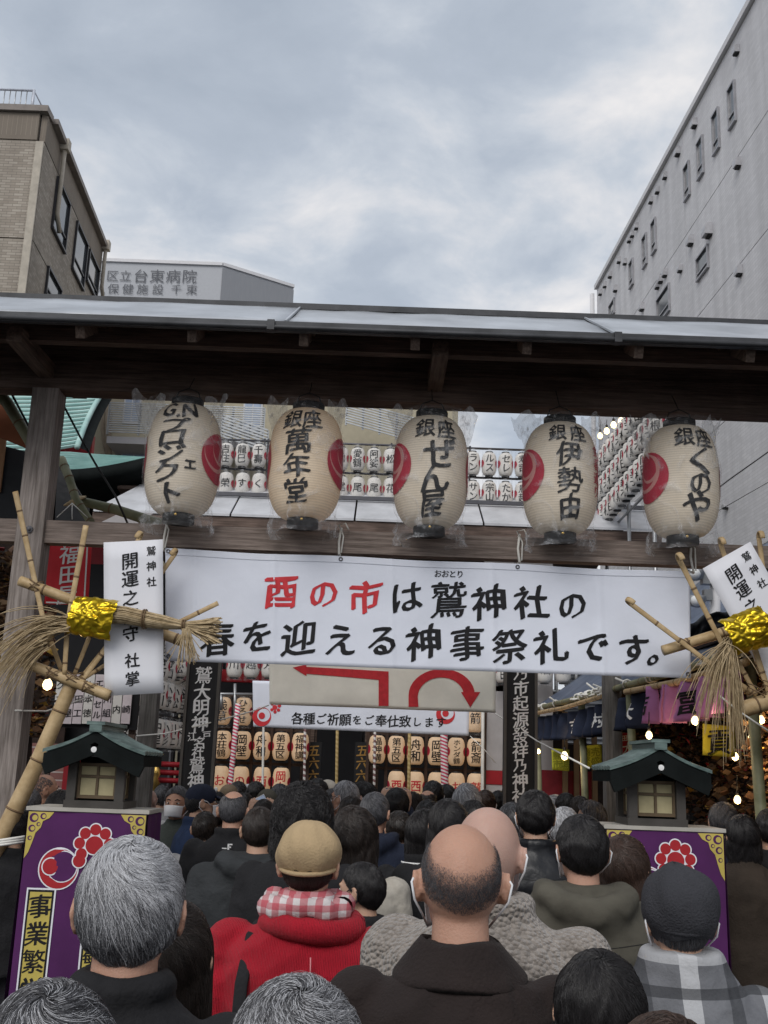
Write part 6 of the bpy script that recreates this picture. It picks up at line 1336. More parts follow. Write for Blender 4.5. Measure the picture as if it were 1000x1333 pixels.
# hair on polar coordinates about a crown whorl that leans back
TILT = R(24)
def th_max(az, style):
    a = np.abs(np.degrees(az)); t = np.interp(a, [0, 60, 85, 100, 125, 180], [117, 110, 96, 92, 84, 74])
    if style == 'long': t = np.where(a < 112, 205 - 20 * (a / 112) ** 2, t)
    if style == 'bob': t = np.where(a < 118, 140, t)
    return np.radians(t)
def hpos(az, th, off, style):
    az = np.asarray(az, float); th = np.asarray(th, float); lim = R(92) if style in ('long', 'bob') else 99.
    tc_ = np.minimum(th, lim); ex = np.maximum(th - lim, 0)
    x = np.sin(tc_) * np.sin(az); y = -np.sin(tc_) * np.cos(az); z = np.cos(tc_)
    y, z = y * math.cos(TILT) - z * math.sin(TILT), y * math.sin(TILT) + z * math.cos(TILT)
    # flatten towards neck
    n = np.stack([x, y, z], -1); q = n * (np.array(HR) + np.asarray(off)[..., None]) + np.array(HC)
    q[..., 2] -= ex * .125; q[..., 0] *= 1 + .04 * np.sin(ex * 2); q[..., 1] += ex * .012 * np.cos(az) * (1 if style == 'long' else 1.5)
    return q
def vnoise(a, b, s_): return np.sin(a * 5.1 + s_ + 1.7 * np.sin(b * 4.3 + s_)) * np.cos(b * 6.7 + 2.1 * np.sin(a * 3.3 + s_ * 2))
def hair_cap(style, thick, m, seed, bald=None):
    nu, nv = 44, 20; b = MB(); A = np.linspace(-math.pi, math.pi, nu + 1)
    def fn(u, v):
        az = -math.pi + 2 * math.pi * u; tm = float(th_max(az, style)) * (.92 if style == 'short' else 1); t0 = bald(az) if bald else 0; th = t0 + (tm - t0) * v
        off = .74 * thick * (1 - v ** 5) * (1 + .16 * float(vnoise(az, th, seed))) * (min(1, v * 5) if bald else 1) - .001
        if style in ('long', 'bob'): off = .86 * thick * (1 + .14 * float(vnoise(az * 1.5, th * .7, seed))) * (1 if v < .9 else .8)
        return hpos(az, th, off, style)
    b.grid(fn, nu, nv); return mesh_of(b, 'hair', m)
def strand_obj(name, parent, n, style, thick, L_, m, seed, rad, bald=None, prob=None, lift=.14, messy=.12, npt=7, nape=1.0, fade=0.0, curlamp=0.0, spike=0.0, ss=None):
    ss = seed if ss is None else ss; rs = np.random.RandomState(seed); k = int(n * 2.2); az = rs.uniform(-math.pi, math.pi, k); u = rs.uniform(0, 1, k); th = np.arccos(1 - u * (1 - math.cos(R(122))))
    if style == 'long': th = np.where(rs.rand(k) < .55, th, rs.uniform(0, R(190), k))
    tm = th_max(az, style) * nape; ok = th < tm * (.97 if style not in ('long',) else .8)
    if fade:
        b0 = np.array([bald(a) for a in az]) if bald is not None else -9 + 0 * az
        ok &= rs.rand(k) < np.clip((th - b0) / fade, 0, 1) * np.clip((tm - th) / fade, 0, 1)
    if bald is not None: ok &= th > np.array([bald(a) for a in az])
    if prob is not None: ok &= rs.rand(k) < prob(az, th)
    az = az[ok][:n]; th = th[ok][:n]; tm = tm[ok][:n]; n = len(az)
    if not n: return
    ln = L_ * rs.uniform(.55, 1.15, n); t_ = np.linspace(0, 1, npt)[None, :]; dirn = rs.normal(0, messy, n)[:, None]; clump = vnoise(az * 2.3, th * 2.3, seed)[:, None]
    TH = np.minimum(th[:, None] + ln[:, None] * t_, (tm + (.05 if style != 'long' else .03))[:, None]); AZ = az[:, None] + (dirn + .45 * clump * messy * 3 + .10 + 1.1 * np.exp(-th / .55)[:, None]) * ln[:, None] * t_ / np.maximum(np.sin(np.minimum(th, 1.5)), .28)[:, None]
    edge = 1 - (th / tm)[:, None] ** 5
    off = thick * (.86 + .16 * vnoise(AZ, TH, ss) * 1) * (edge if style not in ('long', 'bob') else 1) + thick * lift * t_ * rs.rand(n)[:, None] + spike * t_
    if style in ('long', 'bob'): off = thick * (.95 + .14 * vnoise(AZ * 1.5, TH * .7, ss)) + .004 * rs.rand(n)[:, None]
    P = hpos(AZ, TH, off, style)
    if curlamp: ph = rs.uniform(0, 6.28, n)[:, None]; P[..., 0] += curlamp * np.sin(t_ * 7 + ph) * t_; P[..., 2] += curlamp * np.cos(t_ * 6 + ph) * t_; P[..., 1] += curlamp * np.sin(t_ * 5 + ph * 2) * t_
    P = P + rs.normal(0, .0006, (n, 1, 3))
    h = bpy.data.hair_curves.new(name); h.add_curves([npt] * n); h.attributes['position'].data.foreach_set('vector', P.astype(np.float32).ravel())
    ra = h.attributes.get('radius') or h.attributes.new('radius', 'FLOAT', 'POINT'); ra.data.foreach_set('value', np.tile((rad * np.linspace(1, .45, npt)), n).astype(np.float32))
    h.materials.append(m); return link(name, h, parent)
def hair_mat(name, c1, c2, rough=.38):
    m = bpy.data.materials.new(name); m.use_nodes = True; t = m.node_tree; n = t.nodes; l = t.links.new; b = n['Principled BSDF']; b.inputs['Roughness'].default_value = rough; b.inputs['Specular IOR Level'].default_value = .45
    hi = n.new('ShaderNodeHairInfo'); tc_ = n.new('ShaderNodeTexCoord'); nz_ = n.new('ShaderNodeTexNoise'); nz_.inputs['Scale'].default_value = 420; l(tc_.outputs['Object'], nz_.inputs['Vector'])
    mx = n.new('ShaderNodeMath'); mx.operation = 'ADD'; l(hi.outputs['Random'], mx.inputs[0]); l(nz_.outputs[0], mx.inputs[1]); mu = n.new('ShaderNodeMath'); mu.operation = 'MULTIPLY'; mu.inputs[1].default_value = .6; l(mx.outputs[0], mu.inputs[0])
    r = n.new('ShaderNodeValToRGB'); l(mu.outputs[0], r.inputs[0]); r.color_ramp.elements[0].position = .25; r.color_ramp.elements[1].position = .8; r.color_ramp.elements[0].color = (*c1, 1); r.color_ramp.elements[1].color = (*c2, 1)
    l(r.outputs[0], b.inputs['Base Color']); return m
HM = {'black': hair_mat('black_hair', (.006, .0055, .006), (.020, .018, .019)), 'brown': hair_mat('brown_hair', (.022, .013, .010), (.065, .038, .028)), 'dbrown': hair_mat('dark_brown_hair', (.010, .008, .007), (.035, .026, .022)),
      'grey': hair_mat('grey_hair', (.06, .06, .065), (.42, .42, .44)), 'silver': hair_mat('silver_hair', (.20, .20, .21), (.58, .59, .62)), 'dgrey': hair_mat('dark_grey_hair', (.018, .018, .02), (.10, .10, .11)), 'salt': hair_mat('greying_hair', (.012, .012, .014), (.16, .165, .18))}
def P_(name): return MATS[name]
cloth('coat_black', (.014, .014, .016)); cloth('coat_charcoal', (.032, .035, .038), .5, 60); cloth('coat_navy', (.013, .018, .036)); cloth('coat_brown', (.020, .0135, .0125), .4, 160, sheen=.03); cloth('coat_olive', (.082, .076, .060), .3, 30)
cloth('coat_grey', (.10, .10, .105)); cloth('coat_lightgrey', (.30, .30, .31)); cloth('coat_beige', (.42, .39, .34), .3, 60); cloth('coat_green', (.05, .06, .055)); cloth('coat_tan', (.16, .12, .08)); cloth('coat_darkbrown', (.045, .034, .026)); cloth('coat_red', (.35, .02, .03)); cloth('coat_white', (.5, .5, .5)); cloth('jeans', (.025, .035, .065)); cloth('trouser_dark', (.015, .015, .018)); cloth('leather_jacket', (.012, .013, .016), .3, 26, .35)
cloth('guard_blue', (.015, .03, .075))
def knit():
    m = cloth('red_knit', (.40, .007, .022), .4, 200, var=.12, sheen=.05); t, n, l, b = nodes_of(m); tc_ = n.new('ShaderNodeTexCoord'); wv_ = n.new('ShaderNodeTexWave'); wv_.bands_direction = 'X'; wv_.inputs['Scale'].default_value = 75; wv_.inputs['Distortion'].default_value = 1.2; wv_.inputs['Detail'].default_value = 2; l(tc_.outputs['Object'], wv_.inputs['Vector'])
    bp = n.new('ShaderNodeBump'); bp.inputs['Strength'].default_value = .6; bp.inputs['Distance'].default_value = .006; l(wv_.outputs[1], bp.inputs['Height']); l(b.inputs['Normal'].links[0].from_socket, bp.inputs['Normal']); l(bp.outputs[0], b.inputs['Normal']); return m
m_knit = knit()
def fleece():
    m = mat('taupe_fleece', (.19, .165, .145), .95, col2=(.33, .295, .265), vscale=70, sheen=.3); t, n, l, b = nodes_of(m); tc_ = n.new('ShaderNodeTexCoord'); v_ = n.new('ShaderNodeTexVoronoi'); v_.inputs['Scale'].default_value = 95; l(tc_.outputs['Object'], v_.inputs['Vector'])
    bp = n.new('ShaderNodeBump'); bp.invert = True; bp.inputs['Strength'].default_value = 1.0; bp.inputs['Distance'].default_value = .012; l(v_.outputs[0], bp.inputs['Height']); l(bp.outputs[0], b.inputs['Normal']); return m
m_fleece = fleece()
def checks(name, base, stripes, rough=.9):
    """flat woven pattern: list of (axis, period, phase, width, colour, strength)"""
    m = cloth(name, base, .25, 120); t, n, l, b = nodes_of(m); cur = b.inputs['Base Color'].links[0].from_socket; tc_ = n.new('ShaderNodeTexCoord'); s_ = n.new('ShaderNodeSeparateXYZ'); l(tc_.outputs['Object'], s_.inputs[0])
    for ax, per, ph, wd, c, st_ in stripes:
        a = n.new('ShaderNodeMath'); a.operation = 'MULTIPLY_ADD'; a.inputs[1].default_value = 1 / per; a.inputs[2].default_value = ph + 40; l(s_.outputs[ax], a.inputs[0])
        f_ = n.new('ShaderNodeMath'); f_.operation = 'FRACT'; l(a.outputs[0], f_.inputs[0]); g_ = n.new('ShaderNodeMath'); g_.operation = 'LESS_THAN'; g_.inputs[1].default_value = wd; l(f_.outputs[0], g_.inputs[0]); k_ = n.new('ShaderNodeMath'); k_.operation = 'MULTIPLY'; k_.inputs[1].default_value = st_; l(g_.outputs[0], k_.inputs[0])
        x = n.new('ShaderNodeMix'); x.data_type = 'RGBA'; l(k_.outputs[0], x.inputs[0]); l(cur, x.inputs[6]); x.inputs[7].default_value = (*c, 1); cur = x.outputs[2]
    l(cur, b.inputs['Base Color']); return m
m_plaid = checks('grey_plaid_wool', (.15, .155, .17), [(0, .23, .15, .20, (.50, .51, .53), .75), (0, .23, .62, .16, (.045, .048, .055), .7), (2, .19, .10, .16, (.50, .51, .53), .6), (2, .19, .50, .13, (.035, .037, .042), .75)])
m_ging = checks('red_gingham', (.62, .58, .58), [(0, .042, 0, .5, (.42, .02, .045), .62), (2, .036, 0, .5, (.42, .02, .045), .62)])

def build_beret(parent, m, wdt, h, tilt, seed, name='beret'):
    def fn(u, v):
        a = 2 * math.pi * u; e_ = -.80 + 2.37 * v; r_ = math.cos(e_) if e_ < 1.57 else 0; f = 1 + .05 * abs(math.sin(a * 5 + seed + e_)) * max(0, math.cos(e_ * 1.3)) ** 2 + .09 * nz(math.cos(a) * 2 + seed, math.sin(a) * 2, v * 3)
        return (wdt * r_ * math.cos(a) * f, wdt * 1.12 * r_ * math.sin(a) * f, h * math.sin(e_) * f)
    b = MB(); b.grid(fn, 56, 26); rot = Matrix.Rotation(R(tilt), 3, 'Y') @ Matrix.Rotation(R(-8), 3, 'X'); b.v = [rot @ v + Vector((0, -.014, 1.628)) for v in b.v]
    o = link(name, mesh_of(b, name, m), parent)
    b = MB(); b.tube([(.082 * math.cos(a), -.008 + .100 * math.sin(a), 1.585 + .012 * math.sin(a)) for a in np.linspace(0, 6.2832, 33)], .007, 8, False); link('hat_band', mesh_of(b, 'hat_band', m), parent); return o
def build_cap(parent, m):
    b = MB(); b.ball((0, -.004, 1.625), (.086, .105, .085), 24, 14); link('cap', mesh_of(b, 'cap', m), parent)
    b = MB(); b.grid(lambda u, v: (.075 * (2 * u - 1) * (1 - .25 * v * v), .085 + .085 * v * math.sqrt(max(0, 1 - (2 * u - 1) ** 2 * .8)), 1.635 - .02 * v - .012 * (2 * u - 1) ** 2), 14, 6, True, (0, 0, .005)); link('cap_brim', mesh_of(b, 'cap_brim', m), parent)
    b = MB(); b.ball((0, .092, 1.672), (.022, .012, .018), 10, 6); link('cap_badge', mesh_of(b, 'cap_badge', m_white), parent)
PPL = []
def person(label, px, py, wpx=None, Y=None, hair='black', style='short', thick=.014, coat='coat_black', cs='coat', wide=1.0, rz=0, skin=0, pose='stand', mask=None, hat=None, face=None, n=None, tr='trouser_dark', bald=None, Lh=.5, dy=0, seed=None, messy=.12, group='visitors queueing before the shrine', curlamp=0, prob2=None, hair2=None, spike=0.0, tiltx=0, zoff=0, hatm=None, cut=.0, scale=None, nape=1.0, fade=0.0, rmul=1.0):
    seed = seed or (len(PPL) * 13 + 5); top = 1.70 + (thick * .9 if bald is None else .001) + (.02 if hat == 'beret' else .012 if hat else 0)
    if Y is None:
        s_ = 1.0
        for _ in range(6): w_ = (2 * .077 + 2 * thick * .8 + (.07 if hat == 'beret' else 0)) * s_; Y = w_ * F / wpx / .985; p = at(px, py, Y); s_ = p.z / top
    p = at(px, py, Y); s_ = p.z / top if scale is None else scale; PPL.append((label[:40], round(Y, 2), round(s_, 2)))
    t = thing('person', label, 'person', (p.x, Y, p.z - top * s_), group); t.location = (p.x, Y, 0 if scale is None else p.z - top * s_); t.rotation_euler = (R(tiltx), 0, R(rz)); t.scale = (s_,) * 3
    near = Y < 3.8
    link('body', body_mesh(pose, SKINS[skin]), t)
    cm = MATS[coat] if isinstance(coat, str) else coat; o = link('jacket', coat_mesh(pose, cs, near, cm), t); o.scale = (wide, 1, 1)
    link('trousers', tr_mesh(MATS[tr]), t); link('shoes', _shoe, t)
    if face if face is not None else (abs(rz) > 45 or Y > 3): 
        for nm, me in zip(('eyes', 'iris', 'eyebrows', 'lips'), FACE): link(nm, me, t)
    if mask: link('face_mask', MASKW if mask == 'white' else MASKB, t)
    if hat == 'beret': build_beret(t, hatm[0], hatm[1], hatm[2], hatm[3], seed)
    if hat == 'cap': build_cap(t, hatm)
    if hat == 'beanie': b = MB(); b.grid(lambda u, v: ((lambda a, e_: (.090 * math.cos(e_) * math.cos(a), -.006 + .108 * math.cos(e_) * math.sin(a) * 1.0, 1.60 + .02 + .095 * math.sin(e_) + .002 * math.sin(a * 20)))(6.2832 * u, -.35 + 1.92 * v)), 40, 14); link('knit_hat', mesh_of(b, 'knit_hat', hatm), t)
    if hair:
        hm = HM[hair]
        n_ = int(n * 2.1) if n and Y < 3 else n or int(np.clip(15000 * (1.9 / Y) ** 1.3, 500, 15000)); rad = max(.00029, .00025 * Y) * rmul
        bf = bald
        if not (bald is not None and thick < .006): link('hair', hair_cap(style, thick, hm, seed, bf), t)
        if prob2:
            strand_obj('hair_strands', t, n_ // 2, style, thick, Lh, hm, seed, rad, bf, lambda a, b: 1 - prob2(a, b), messy=messy, curlamp=curlamp, nape=nape, fade=fade); strand_obj('hair_strands', t, n_ // 2, style, thick, Lh, HM[hair2], seed + 1, rad, bf, prob2, ss=seed, nape=nape, fade=fade, messy=messy, curlamp=curlamp)
        else: strand_obj('hair_strands', t, n_, style, thick, Lh if style not in ('long',) else 1.0, hm, seed, rad, bf, None, messy=messy, curlamp=curlamp, spike=spike, nape=nape, fade=fade)
    return t
def sub(t, name, b, m): return link(name, mesh_of(b, name, m), t)
def collar(t, m, r0=.071, r1=.122, z0=1.492, z1=1.428):
    b = MB(); b.grid(lambda u, v: ((lambda a: ((r0 + (r1 - r0) * v) * math.sin(a) * 1.05, -.020 - (r0 + (r1 - r0) * v * .75) * math.cos(a), z0 + (z1 - z0) * v - .01 * math.cos(a) * v + .004 * math.sin(a * 3 + v * 2)))(R(-150 + 300 * u))), 40, 8, True, (0, 0, -.009)); return sub(t, 'collar', b, m)
def strap(t, P, w_, m, name='shoulder_strap', flat=.25): b = MB(); b.tube(P, w_, 10, flat=flat); return sub(t, name, b, m)
def bald_ring(z): return lambda az: R(np.interp(abs(math.degrees(az)), [0, 60, 95, 120, 180], z))

# --- the near rows, each dressed by hand
A = person('older man with silver topped dark hair and black collar, before the left purple pedestal', 178, 1088, 131, None, 'salt', 'short', .015, 'coat_black', 'collar', .92, 6, 1, fade=.14, n=15000, Lh=.7, hair2='silver', prob2=lambda a, th: np.clip(1.16 - th / R(76) + .22 * np.sin(a), .06, .85), messy=.16, seed=11)
B = person('person with thin dark hair streaked white, only the crown showing, bottom left corner', 72, 1280, 168, None, 'dgrey', 'bob', .016, 'coat_black', 'coat', 1, 4, 0, n=11000, Lh=.55, hair2='silver', prob2=lambda a, th: .16 + .22 * (np.abs(a) < 1.2), messy=.16, seed=21)
C = person('person with wavy grey hair, only the crown showing in front of the red sweater', 388, 1274, 158, None, 'dgrey', 'bob', .019, 'coat_charcoal', 'coat', 1, 8, 0, n=13000, Lh=.5, hair2='silver', prob2=lambda a, th: .45 + 0 * a, messy=.34, curlamp=.004, seed=31)
E = person('balding man in dark brown coat with white mask loops, centre of the front row', 601, 1072, 103, None, 'dgrey', 'short', .0035, 'coat_brown', 'coat', .97, 0, 1, mask='white', n=26000, Lh=.026, rmul=.42, bald=bald_ring([56, 53, 47, 62, 200]), messy=.5, seed=41, nape=.93, fade=.42)
collar(E, MATS['coat_brown'])
D = person('person in red knitted sweater, beige beret and red checked scarf', 405, 1065, None, 3.35, 'dbrown', 'short', .008, m_knit, 'coat', 1.12, -4, 0, hat='beret', hatm=(mat('beige_beret_wool', (.42, .31, .18), .9, var=.08, bump=.3, bscale=150), .097, .092, -6), n=5000, seed=51)
b = MB(); b.tube([(.108 * math.cos(a), -.016 + .108 * math.sin(a), 1.478 + .010 * math.sin(3 * a)) for a in np.linspace(0, 6.2832, 37)], [.032 + .008 * math.sin(k * 1.7) for k in range(37)], 14, False); b.tube([(.06 * math.cos(a), -.016 + .07 * math.sin(a), 1.495) for a in np.linspace(0, 6.2832, 21)], .03, 10, False); sub(D, 'checked_scarf', b, m_ging)
b = MB(); b.tube([(.125 * math.cos(a) + .02, -.016 + .120 * math.sin(a), 1.425 + .008 * math.sin(2 * a)) for a in np.linspace(0, 6.2832, 33)], .036, 12, False); sub(D, 'sweater_neck', b, m_knit)
strap(D, [(-.135, .10, 1.36), (-.14, .02, 1.425), (-.145, -.08, 1.40), (-.155, -.155, 1.28), (-.16, -.172, 1.05), (-.15, -.16, .85)], .019, MATS['coat_black'])
strap(D, [(.04, -.176, 1.36), (.042, -.18, 1.32), (.025, -.182, 1.28), (.0, -.182, 1.27), (-.02, -.182, 1.24)], .0018, mat('pink_loose_yarn', (.62, .25, .27), .9), 'loose_yarn', 1)
Fp = person('bald man in taupe fleece with mask loop on his ear, behind brown coat', 636, 1050, 84, None, None, 'short', .002, m_fleece, 'puffer', 1.10, -14, 2, mask='white', bald=bald_ring([1, 1, 1, 1, 1]), seed=61)
Gp = person('man with thick black hair in olive hooded jacket, before the right purple pedestal', 757, 1060, 66, None, 'black', 'short', .016, 'coat_olive', 'hood', 1.12, 4, 1, mask='white', n=9000, Lh=.35, messy=.2, seed=71)
Hp = person('person in dark grey beret and grey plaid shawl, lower right', 882, 1130, None, 2.85, 'dgrey', 'short', .005, m_plaid, 'shawl', 1.0, 0, 0, hat='beret', hatm=(mat('charcoal_beret_wool', (.040, .041, .048), .95, var=.15, bump=.5, bscale=160), .099, .110, -5), mask='white', seed=81, n=1500)
Ip = person('person with glossy black hair between brown coat and plaid shawl at the bottom edge', 780, 1238, 106, None, 'black', 'bob', .014, 'coat_black', 'coat', .95, -8, 0, n=12000, Lh=.4, messy=.16, seed=91)
person('woman with long dark brown hair hidden behind the silver haired man, beside the red sweater', 226, 1172, None, 2.3, 'dbrown', 'long', .014, 'coat_black', 'coat', .95, 4, 0, n=5000, seed=95)
def seam(t, pts, r=.0013, m=None):
    from mathutils.bvhtree import BVHTree
    jk = [c for c in t.children if c.name.startswith('jacket')][0]; me = jk.data; T = BVHTree.FromPolygons([v.co.copy() for v in me.vertices], [tuple(p.vertices) for p in me.polygons]); Q = []
    for i in range(len(pts) - 1):
        for k in range(14):
            x = pts[i][0] + (pts[i + 1][0] - pts[i][0]) * k / 14; z = pts[i][1] + (pts[i + 1][1] - pts[i][1]) * k / 14; h = T.ray_cast(Vector((x, -1, z)), Vector((0, 1, 0)))
            if h[0] is not None: Q.append(h[0] + Vector((0, -.0002, 0)))
    if len(Q) > 2: b = MB(); b.tube(Q, r, 6, False); o = sub(t, 'seam', b, m or m_black); o.scale = jk.scale
seam(E, [(-.20, 1.345), (-.08, 1.325), (.08, 1.325), (.20, 1.345)]); seam(E, [(0, 1.322), (.003, 1.1), (0, .9)])
seam(Gp, [(-.20, 1.32), (0, 1.30), (.20, 1.32)]); seam(Gp, [(.0, 1.298), (0, .95)])
# --- middle rows
J = person('woman with long reddish brown hair between olive jacket and purple pedestal', 812, 1088, 60, None, 'brown', 'long', .018, 'coat_lightgrey', 'coat', .95, -20, 0, n=7000, seed=101)
K = person('man with black hair in black leather jacket with a strap across the back', 697, 1028, 50, None, 'black', 'short', .018, 'leather_jacket', 'collar', 1, -4, 0, n=5000, Lh=.35, mask='white', seed=111)
seam(K, [(-.18, 1.34), (0, 1.325), (.18, 1.34)]); seam(K, [(0, 1.32), (0, 1.0)])
strap(K, [(-.12, .02, 1.42), (-.06, -.12, 1.36), (.05, -.155, 1.24), (.16, -.14, 1.08)], .024, MATS['coat_black'])
Rr = person('woman with long brown hair in beige coat with a red strap', 462, 1050, None, 4.9, 'dbrown', 'long', .030, 'coat_beige', 'collar', 1, -4, 0, n=7000, seed=121)
strap(Rr, [(.13, .02, 1.425), (.10, -.10, 1.39), (.05, -.165, 1.25), (.0, -.17, 1.12)], .014, mat('red_leather', (.30, .03, .05), .5))
U2 = person('person in big charcoal coat with bulky collar left of the beige beret', 339, 1050, None, 5.4, 'dbrown', 'short', .010, 'coat_charcoal', 'hood', 1.28, 4, 0, seed=131, n=3500)
U1 = person('person with a large mass of fluffy black hair before the small banner', 396, 1019, None, 4.6, 'black', 'bob', .040, 'coat_black', 'coat', 1, -10, 0, n=7000, messy=.5, curlamp=.007, seed=141)
V = person('man with thinning hair in black jacket with a small white mark', 305, 1030, 36, None, 'dgrey', 'short', .006, 'coat_black', 'collar', 1.05, 0, 1, n=3500, bald=bald_ring([26, 28, 36, 60, 200]), Lh=.2, seed=151, fade=.35)
b = MB(); b.box((.01, -.176, 1.40), (.010, .004, .040)); b.box((.022, -.176, 1.417), (.020, .004, .007)); b.box((.018, -.176, 1.402), (.014, .004, .007)); b.box((-.012, -.176, 1.395), (.026, .003, .006)); sub(V, 'jacket_mark', b, m_white)
person('child with black hair and black mask looking left, beside the red sweater', 472, 1122, 50, 4.3, 'black', 'short', .012, 'coat_black', 'collar', .9, 62, 0, mask='black', n=5000, seed=161)
person('woman with long black hair just behind the bald man in fleece', 584, 1041, 40, 5.2, 'black', 'long', .016, 'coat_black', 'coat', 1, 5, 0, seed=171, n=4500)
Q_ = person('woman with black bobbed hair and dark coat piped white at the collar', 553, 1054, 34, 5.6, 'black', 'bob', .016, 'coat_black', 'collar', 1, -18, 0, seed=181, n=3500)
b = MB(); b.tube([(.105 * math.cos(a), -.02 + .105 * math.sin(a), 1.455) for a in np.linspace(3.4, 6.0, 17)], .005, 6); sub(Q_, 'white_piping', b, m_white)
person('man with cropped hair in navy hooded sweatshirt, behind the beige coat', 489, 1031, 30, 6.4, 'dgrey', 'short', .009, 'coat_navy', 'hood', 1, -18, 1, n=3000, seed=191)
G_ = person('guard in navy cap and white mask facing right beside the left tall board', 264, 1018, 29, 7.4, 'black', 'short', .008, 'guard_blue', 'collar', 1.02, -68, 0, mask='white', hat='cap', hatm=MATS['coat_navy'], seed=201, n=1500)
strap(G_, [(-.10, .10, 1.36), (-.09, -.02, 1.44), (-.10, -.12, 1.34), (-.10, -.165, 1.1)], .008, mat('yellow_piping', (.65, .5, .08), .6), 'yellow_piping'); strap(G_, [(.10, .10, 1.36), (.09, -.02, 1.44), (.10, -.12, 1.34), (.10, -.165, 1.1)], .008, MATS['yellow_piping'], 'yellow_piping')
person('dark haired man in white mask and grey green coat facing the camera', 232, 1023, 26, 7.8, 'dgrey', 'short', .012, 'coat_green', 'coat', 1, 172, 1, mask='white', seed=211, n=1500)
person('person in pale grey top half hidden behind the man with the white mark', 268, 1056, 26, 7.0, 'dbrown', 'short', .012, 'coat_lightgrey', 'coat', 1, 0, 0, seed=213, n=800)
person('man in black jacket seen in profile beside the brick wall', 60, 1008, 24, 8.2, 'dgrey', 'short', .004, 'coat_black', 'collar', 1, -60, 1, seed=221, bald=bald_ring([20, 20, 30, 60, 200]), n=1200, Lh=.1)
person('person with dark hair under the left wooden lantern roof', 82, 1028, 36, 6.4, 'black', 'short', .02, 'coat_black', 'coat', 1, 0, 0, seed=231)
person('person in grey green coat at the edge of the left post', 40, 1026, 24, 7.6, 'dgrey', 'short', .01, 'coat_green', 'coat', 1.1, 10, 0, seed=241)
person('person in black at the far left, between left post and purple curtain', 22, 1052, 34, 6.2, 'black', 'short', .014, 'coat_black', 'coat', 1, 5, 0, seed=243)
person('bald man in a white coat right of the left grey post', 194, 1027, 18, 9.6, None, 'short', .002, 'coat_white', 'collar', 1, -25, 2, seed=251, bald=bald_ring([1] * 5))
person('man with greying hair in white top, by the red railing', 212, 1022, 17, 10.2, 'dgrey', 'short', .01, 'coat_lightgrey', 'coat', 1, 10, 0, seed=253, n=500)
# --- far rows
far_ = [(299, 1020, 10.4, 'beanie', 'tan knit hat', 'coat_tan', 'coat_grey'), (311, 1017, 10.8, 'black', 'black hair', None, 'coat_black'), (323, 1021, 10.9, 'silver', 'white hair', None, 'coat_lightgrey'), (334, 1017, 10.6, 'black', 'dark hair', None, 'coat_navy'),
        (349, 1026, 9.0, 'beanie', 'olive green knit hat', 'coat_olive', 'coat_red'), (365, 1020, 9.6, 'dgrey', 'greying hair', None, 'coat_tan'), (283, 1030, 9.2, 'black', 'black hair', None, 'coat_grey'), (283, 1043, 8.0, 'dbrown', 'dark brown hair', None, 'coat_charcoal'),
        (405, 1017, 9.8, 'bald', 'bald crown', None, 'coat_black'), (414, 1013, 9.4, 'black', 'black hair', None, 'coat_black'), (427, 1014, 9.5, 'beanie', 'sand coloured knit hat', 'coat_beige', 'coat_black'), (474, 1017, 8.6, 'black', 'black hair', None, 'coat_black'),
        (537, 1031, 8.4, 'dbrown', 'dark hair', None, 'coat_black'), (557, 1029, 9.2, 'balding', 'balding crown', None, 'coat_grey'), (564, 1016, 9.8, 'black', 'black hair', None, 'coat_black'), (581, 1021, 10.2, 'black', 'black hair', None, 'coat_navy'),
        (608, 1020, 7.8, 'silver', 'white hair', None, 'coat_charcoal'), (632, 1028, 9.6, 'brown', 'brown hair', None, 'coat_navy'), (616, 1041, 6.6, 'black', 'black hair', None, 'coat_black'), (650, 1029, 10.0, 'black', 'black hair', None, 'coat_black'),
        (667, 1045, 6.9, 'dgrey', 'cropped grey hair', None, 'coat_black'), (723, 1034, 10.3, 'grey', 'grey hair', None, 'coat_grey'), (737, 1032, 9.2, 'black', 'black hair', None, 'coat_black'), (755, 1036, 9.0, 'dbrown', 'dark hair', None, 'coat_black'),
        (769, 1042, 8.0, 'dgrey', 'spiky dark grey hair', None, 'coat_red'), (735, 1050, 6.3, 'silver', 'white grey hair', None, 'coat_grey'), (558, 1041, 7.2, 'black', 'black hair', None, 'coat_black'), (520, 1055, 6.8, 'dbrown', 'dark hair', None, 'coat_black'),
        (505, 1042, 9.4, 'dbrown', 'dark hair', None, 'coat_charcoal'), (915, 1066, 8.8, 'brown', 'brown hair', None, 'coat_tan'), (903, 1052, 9.6, 'black', 'black hair', None, 'coat_black'), (985, 1052, 9.8, 'dbrown', 'dark hair', None, 'coat_black'),
        (383, 1034, 8.4, 'black', 'black hair', None, 'coat_navy'), (458, 1036, 7.6, 'dbrown', 'dark hair', None, 'coat_black'), (436, 1026, 8.9, 'dgrey', 'dark grey hair', None, 'coat_grey'), (598, 1034, 8.8, 'black', 'black hair', None, 'coat_charcoal'), (318, 1032, 9.4, 'dbrown', 'dark brown hair', None, 'coat_black')]
def where(px):
    for lim, s_ in ((292, 'just right of the guard'), (330, 'under the lit lanterns with red writing'), (372, 'under the left end of the small banner'), (450, 'before the left doorway half'), (500, 'before the right doorway half'), (550, 'under the right lattice bay'), (590, 'below the thick striped rope'), (640, 'before the grey plaster wall corner'), (690, 'at the foot of the right tall board'), (742, 'below the smaller yellow notice'), (790, 'below the wider yellow notice'), (920, 'beside the right wooden lantern')):
        if px < lim: return s_
    return 'among the dark stall ornaments'
import collections
cnt = collections.defaultdict(list)
for q in far_: cnt[(q[4], where(q[0]))].append(q[0])
seen = {}
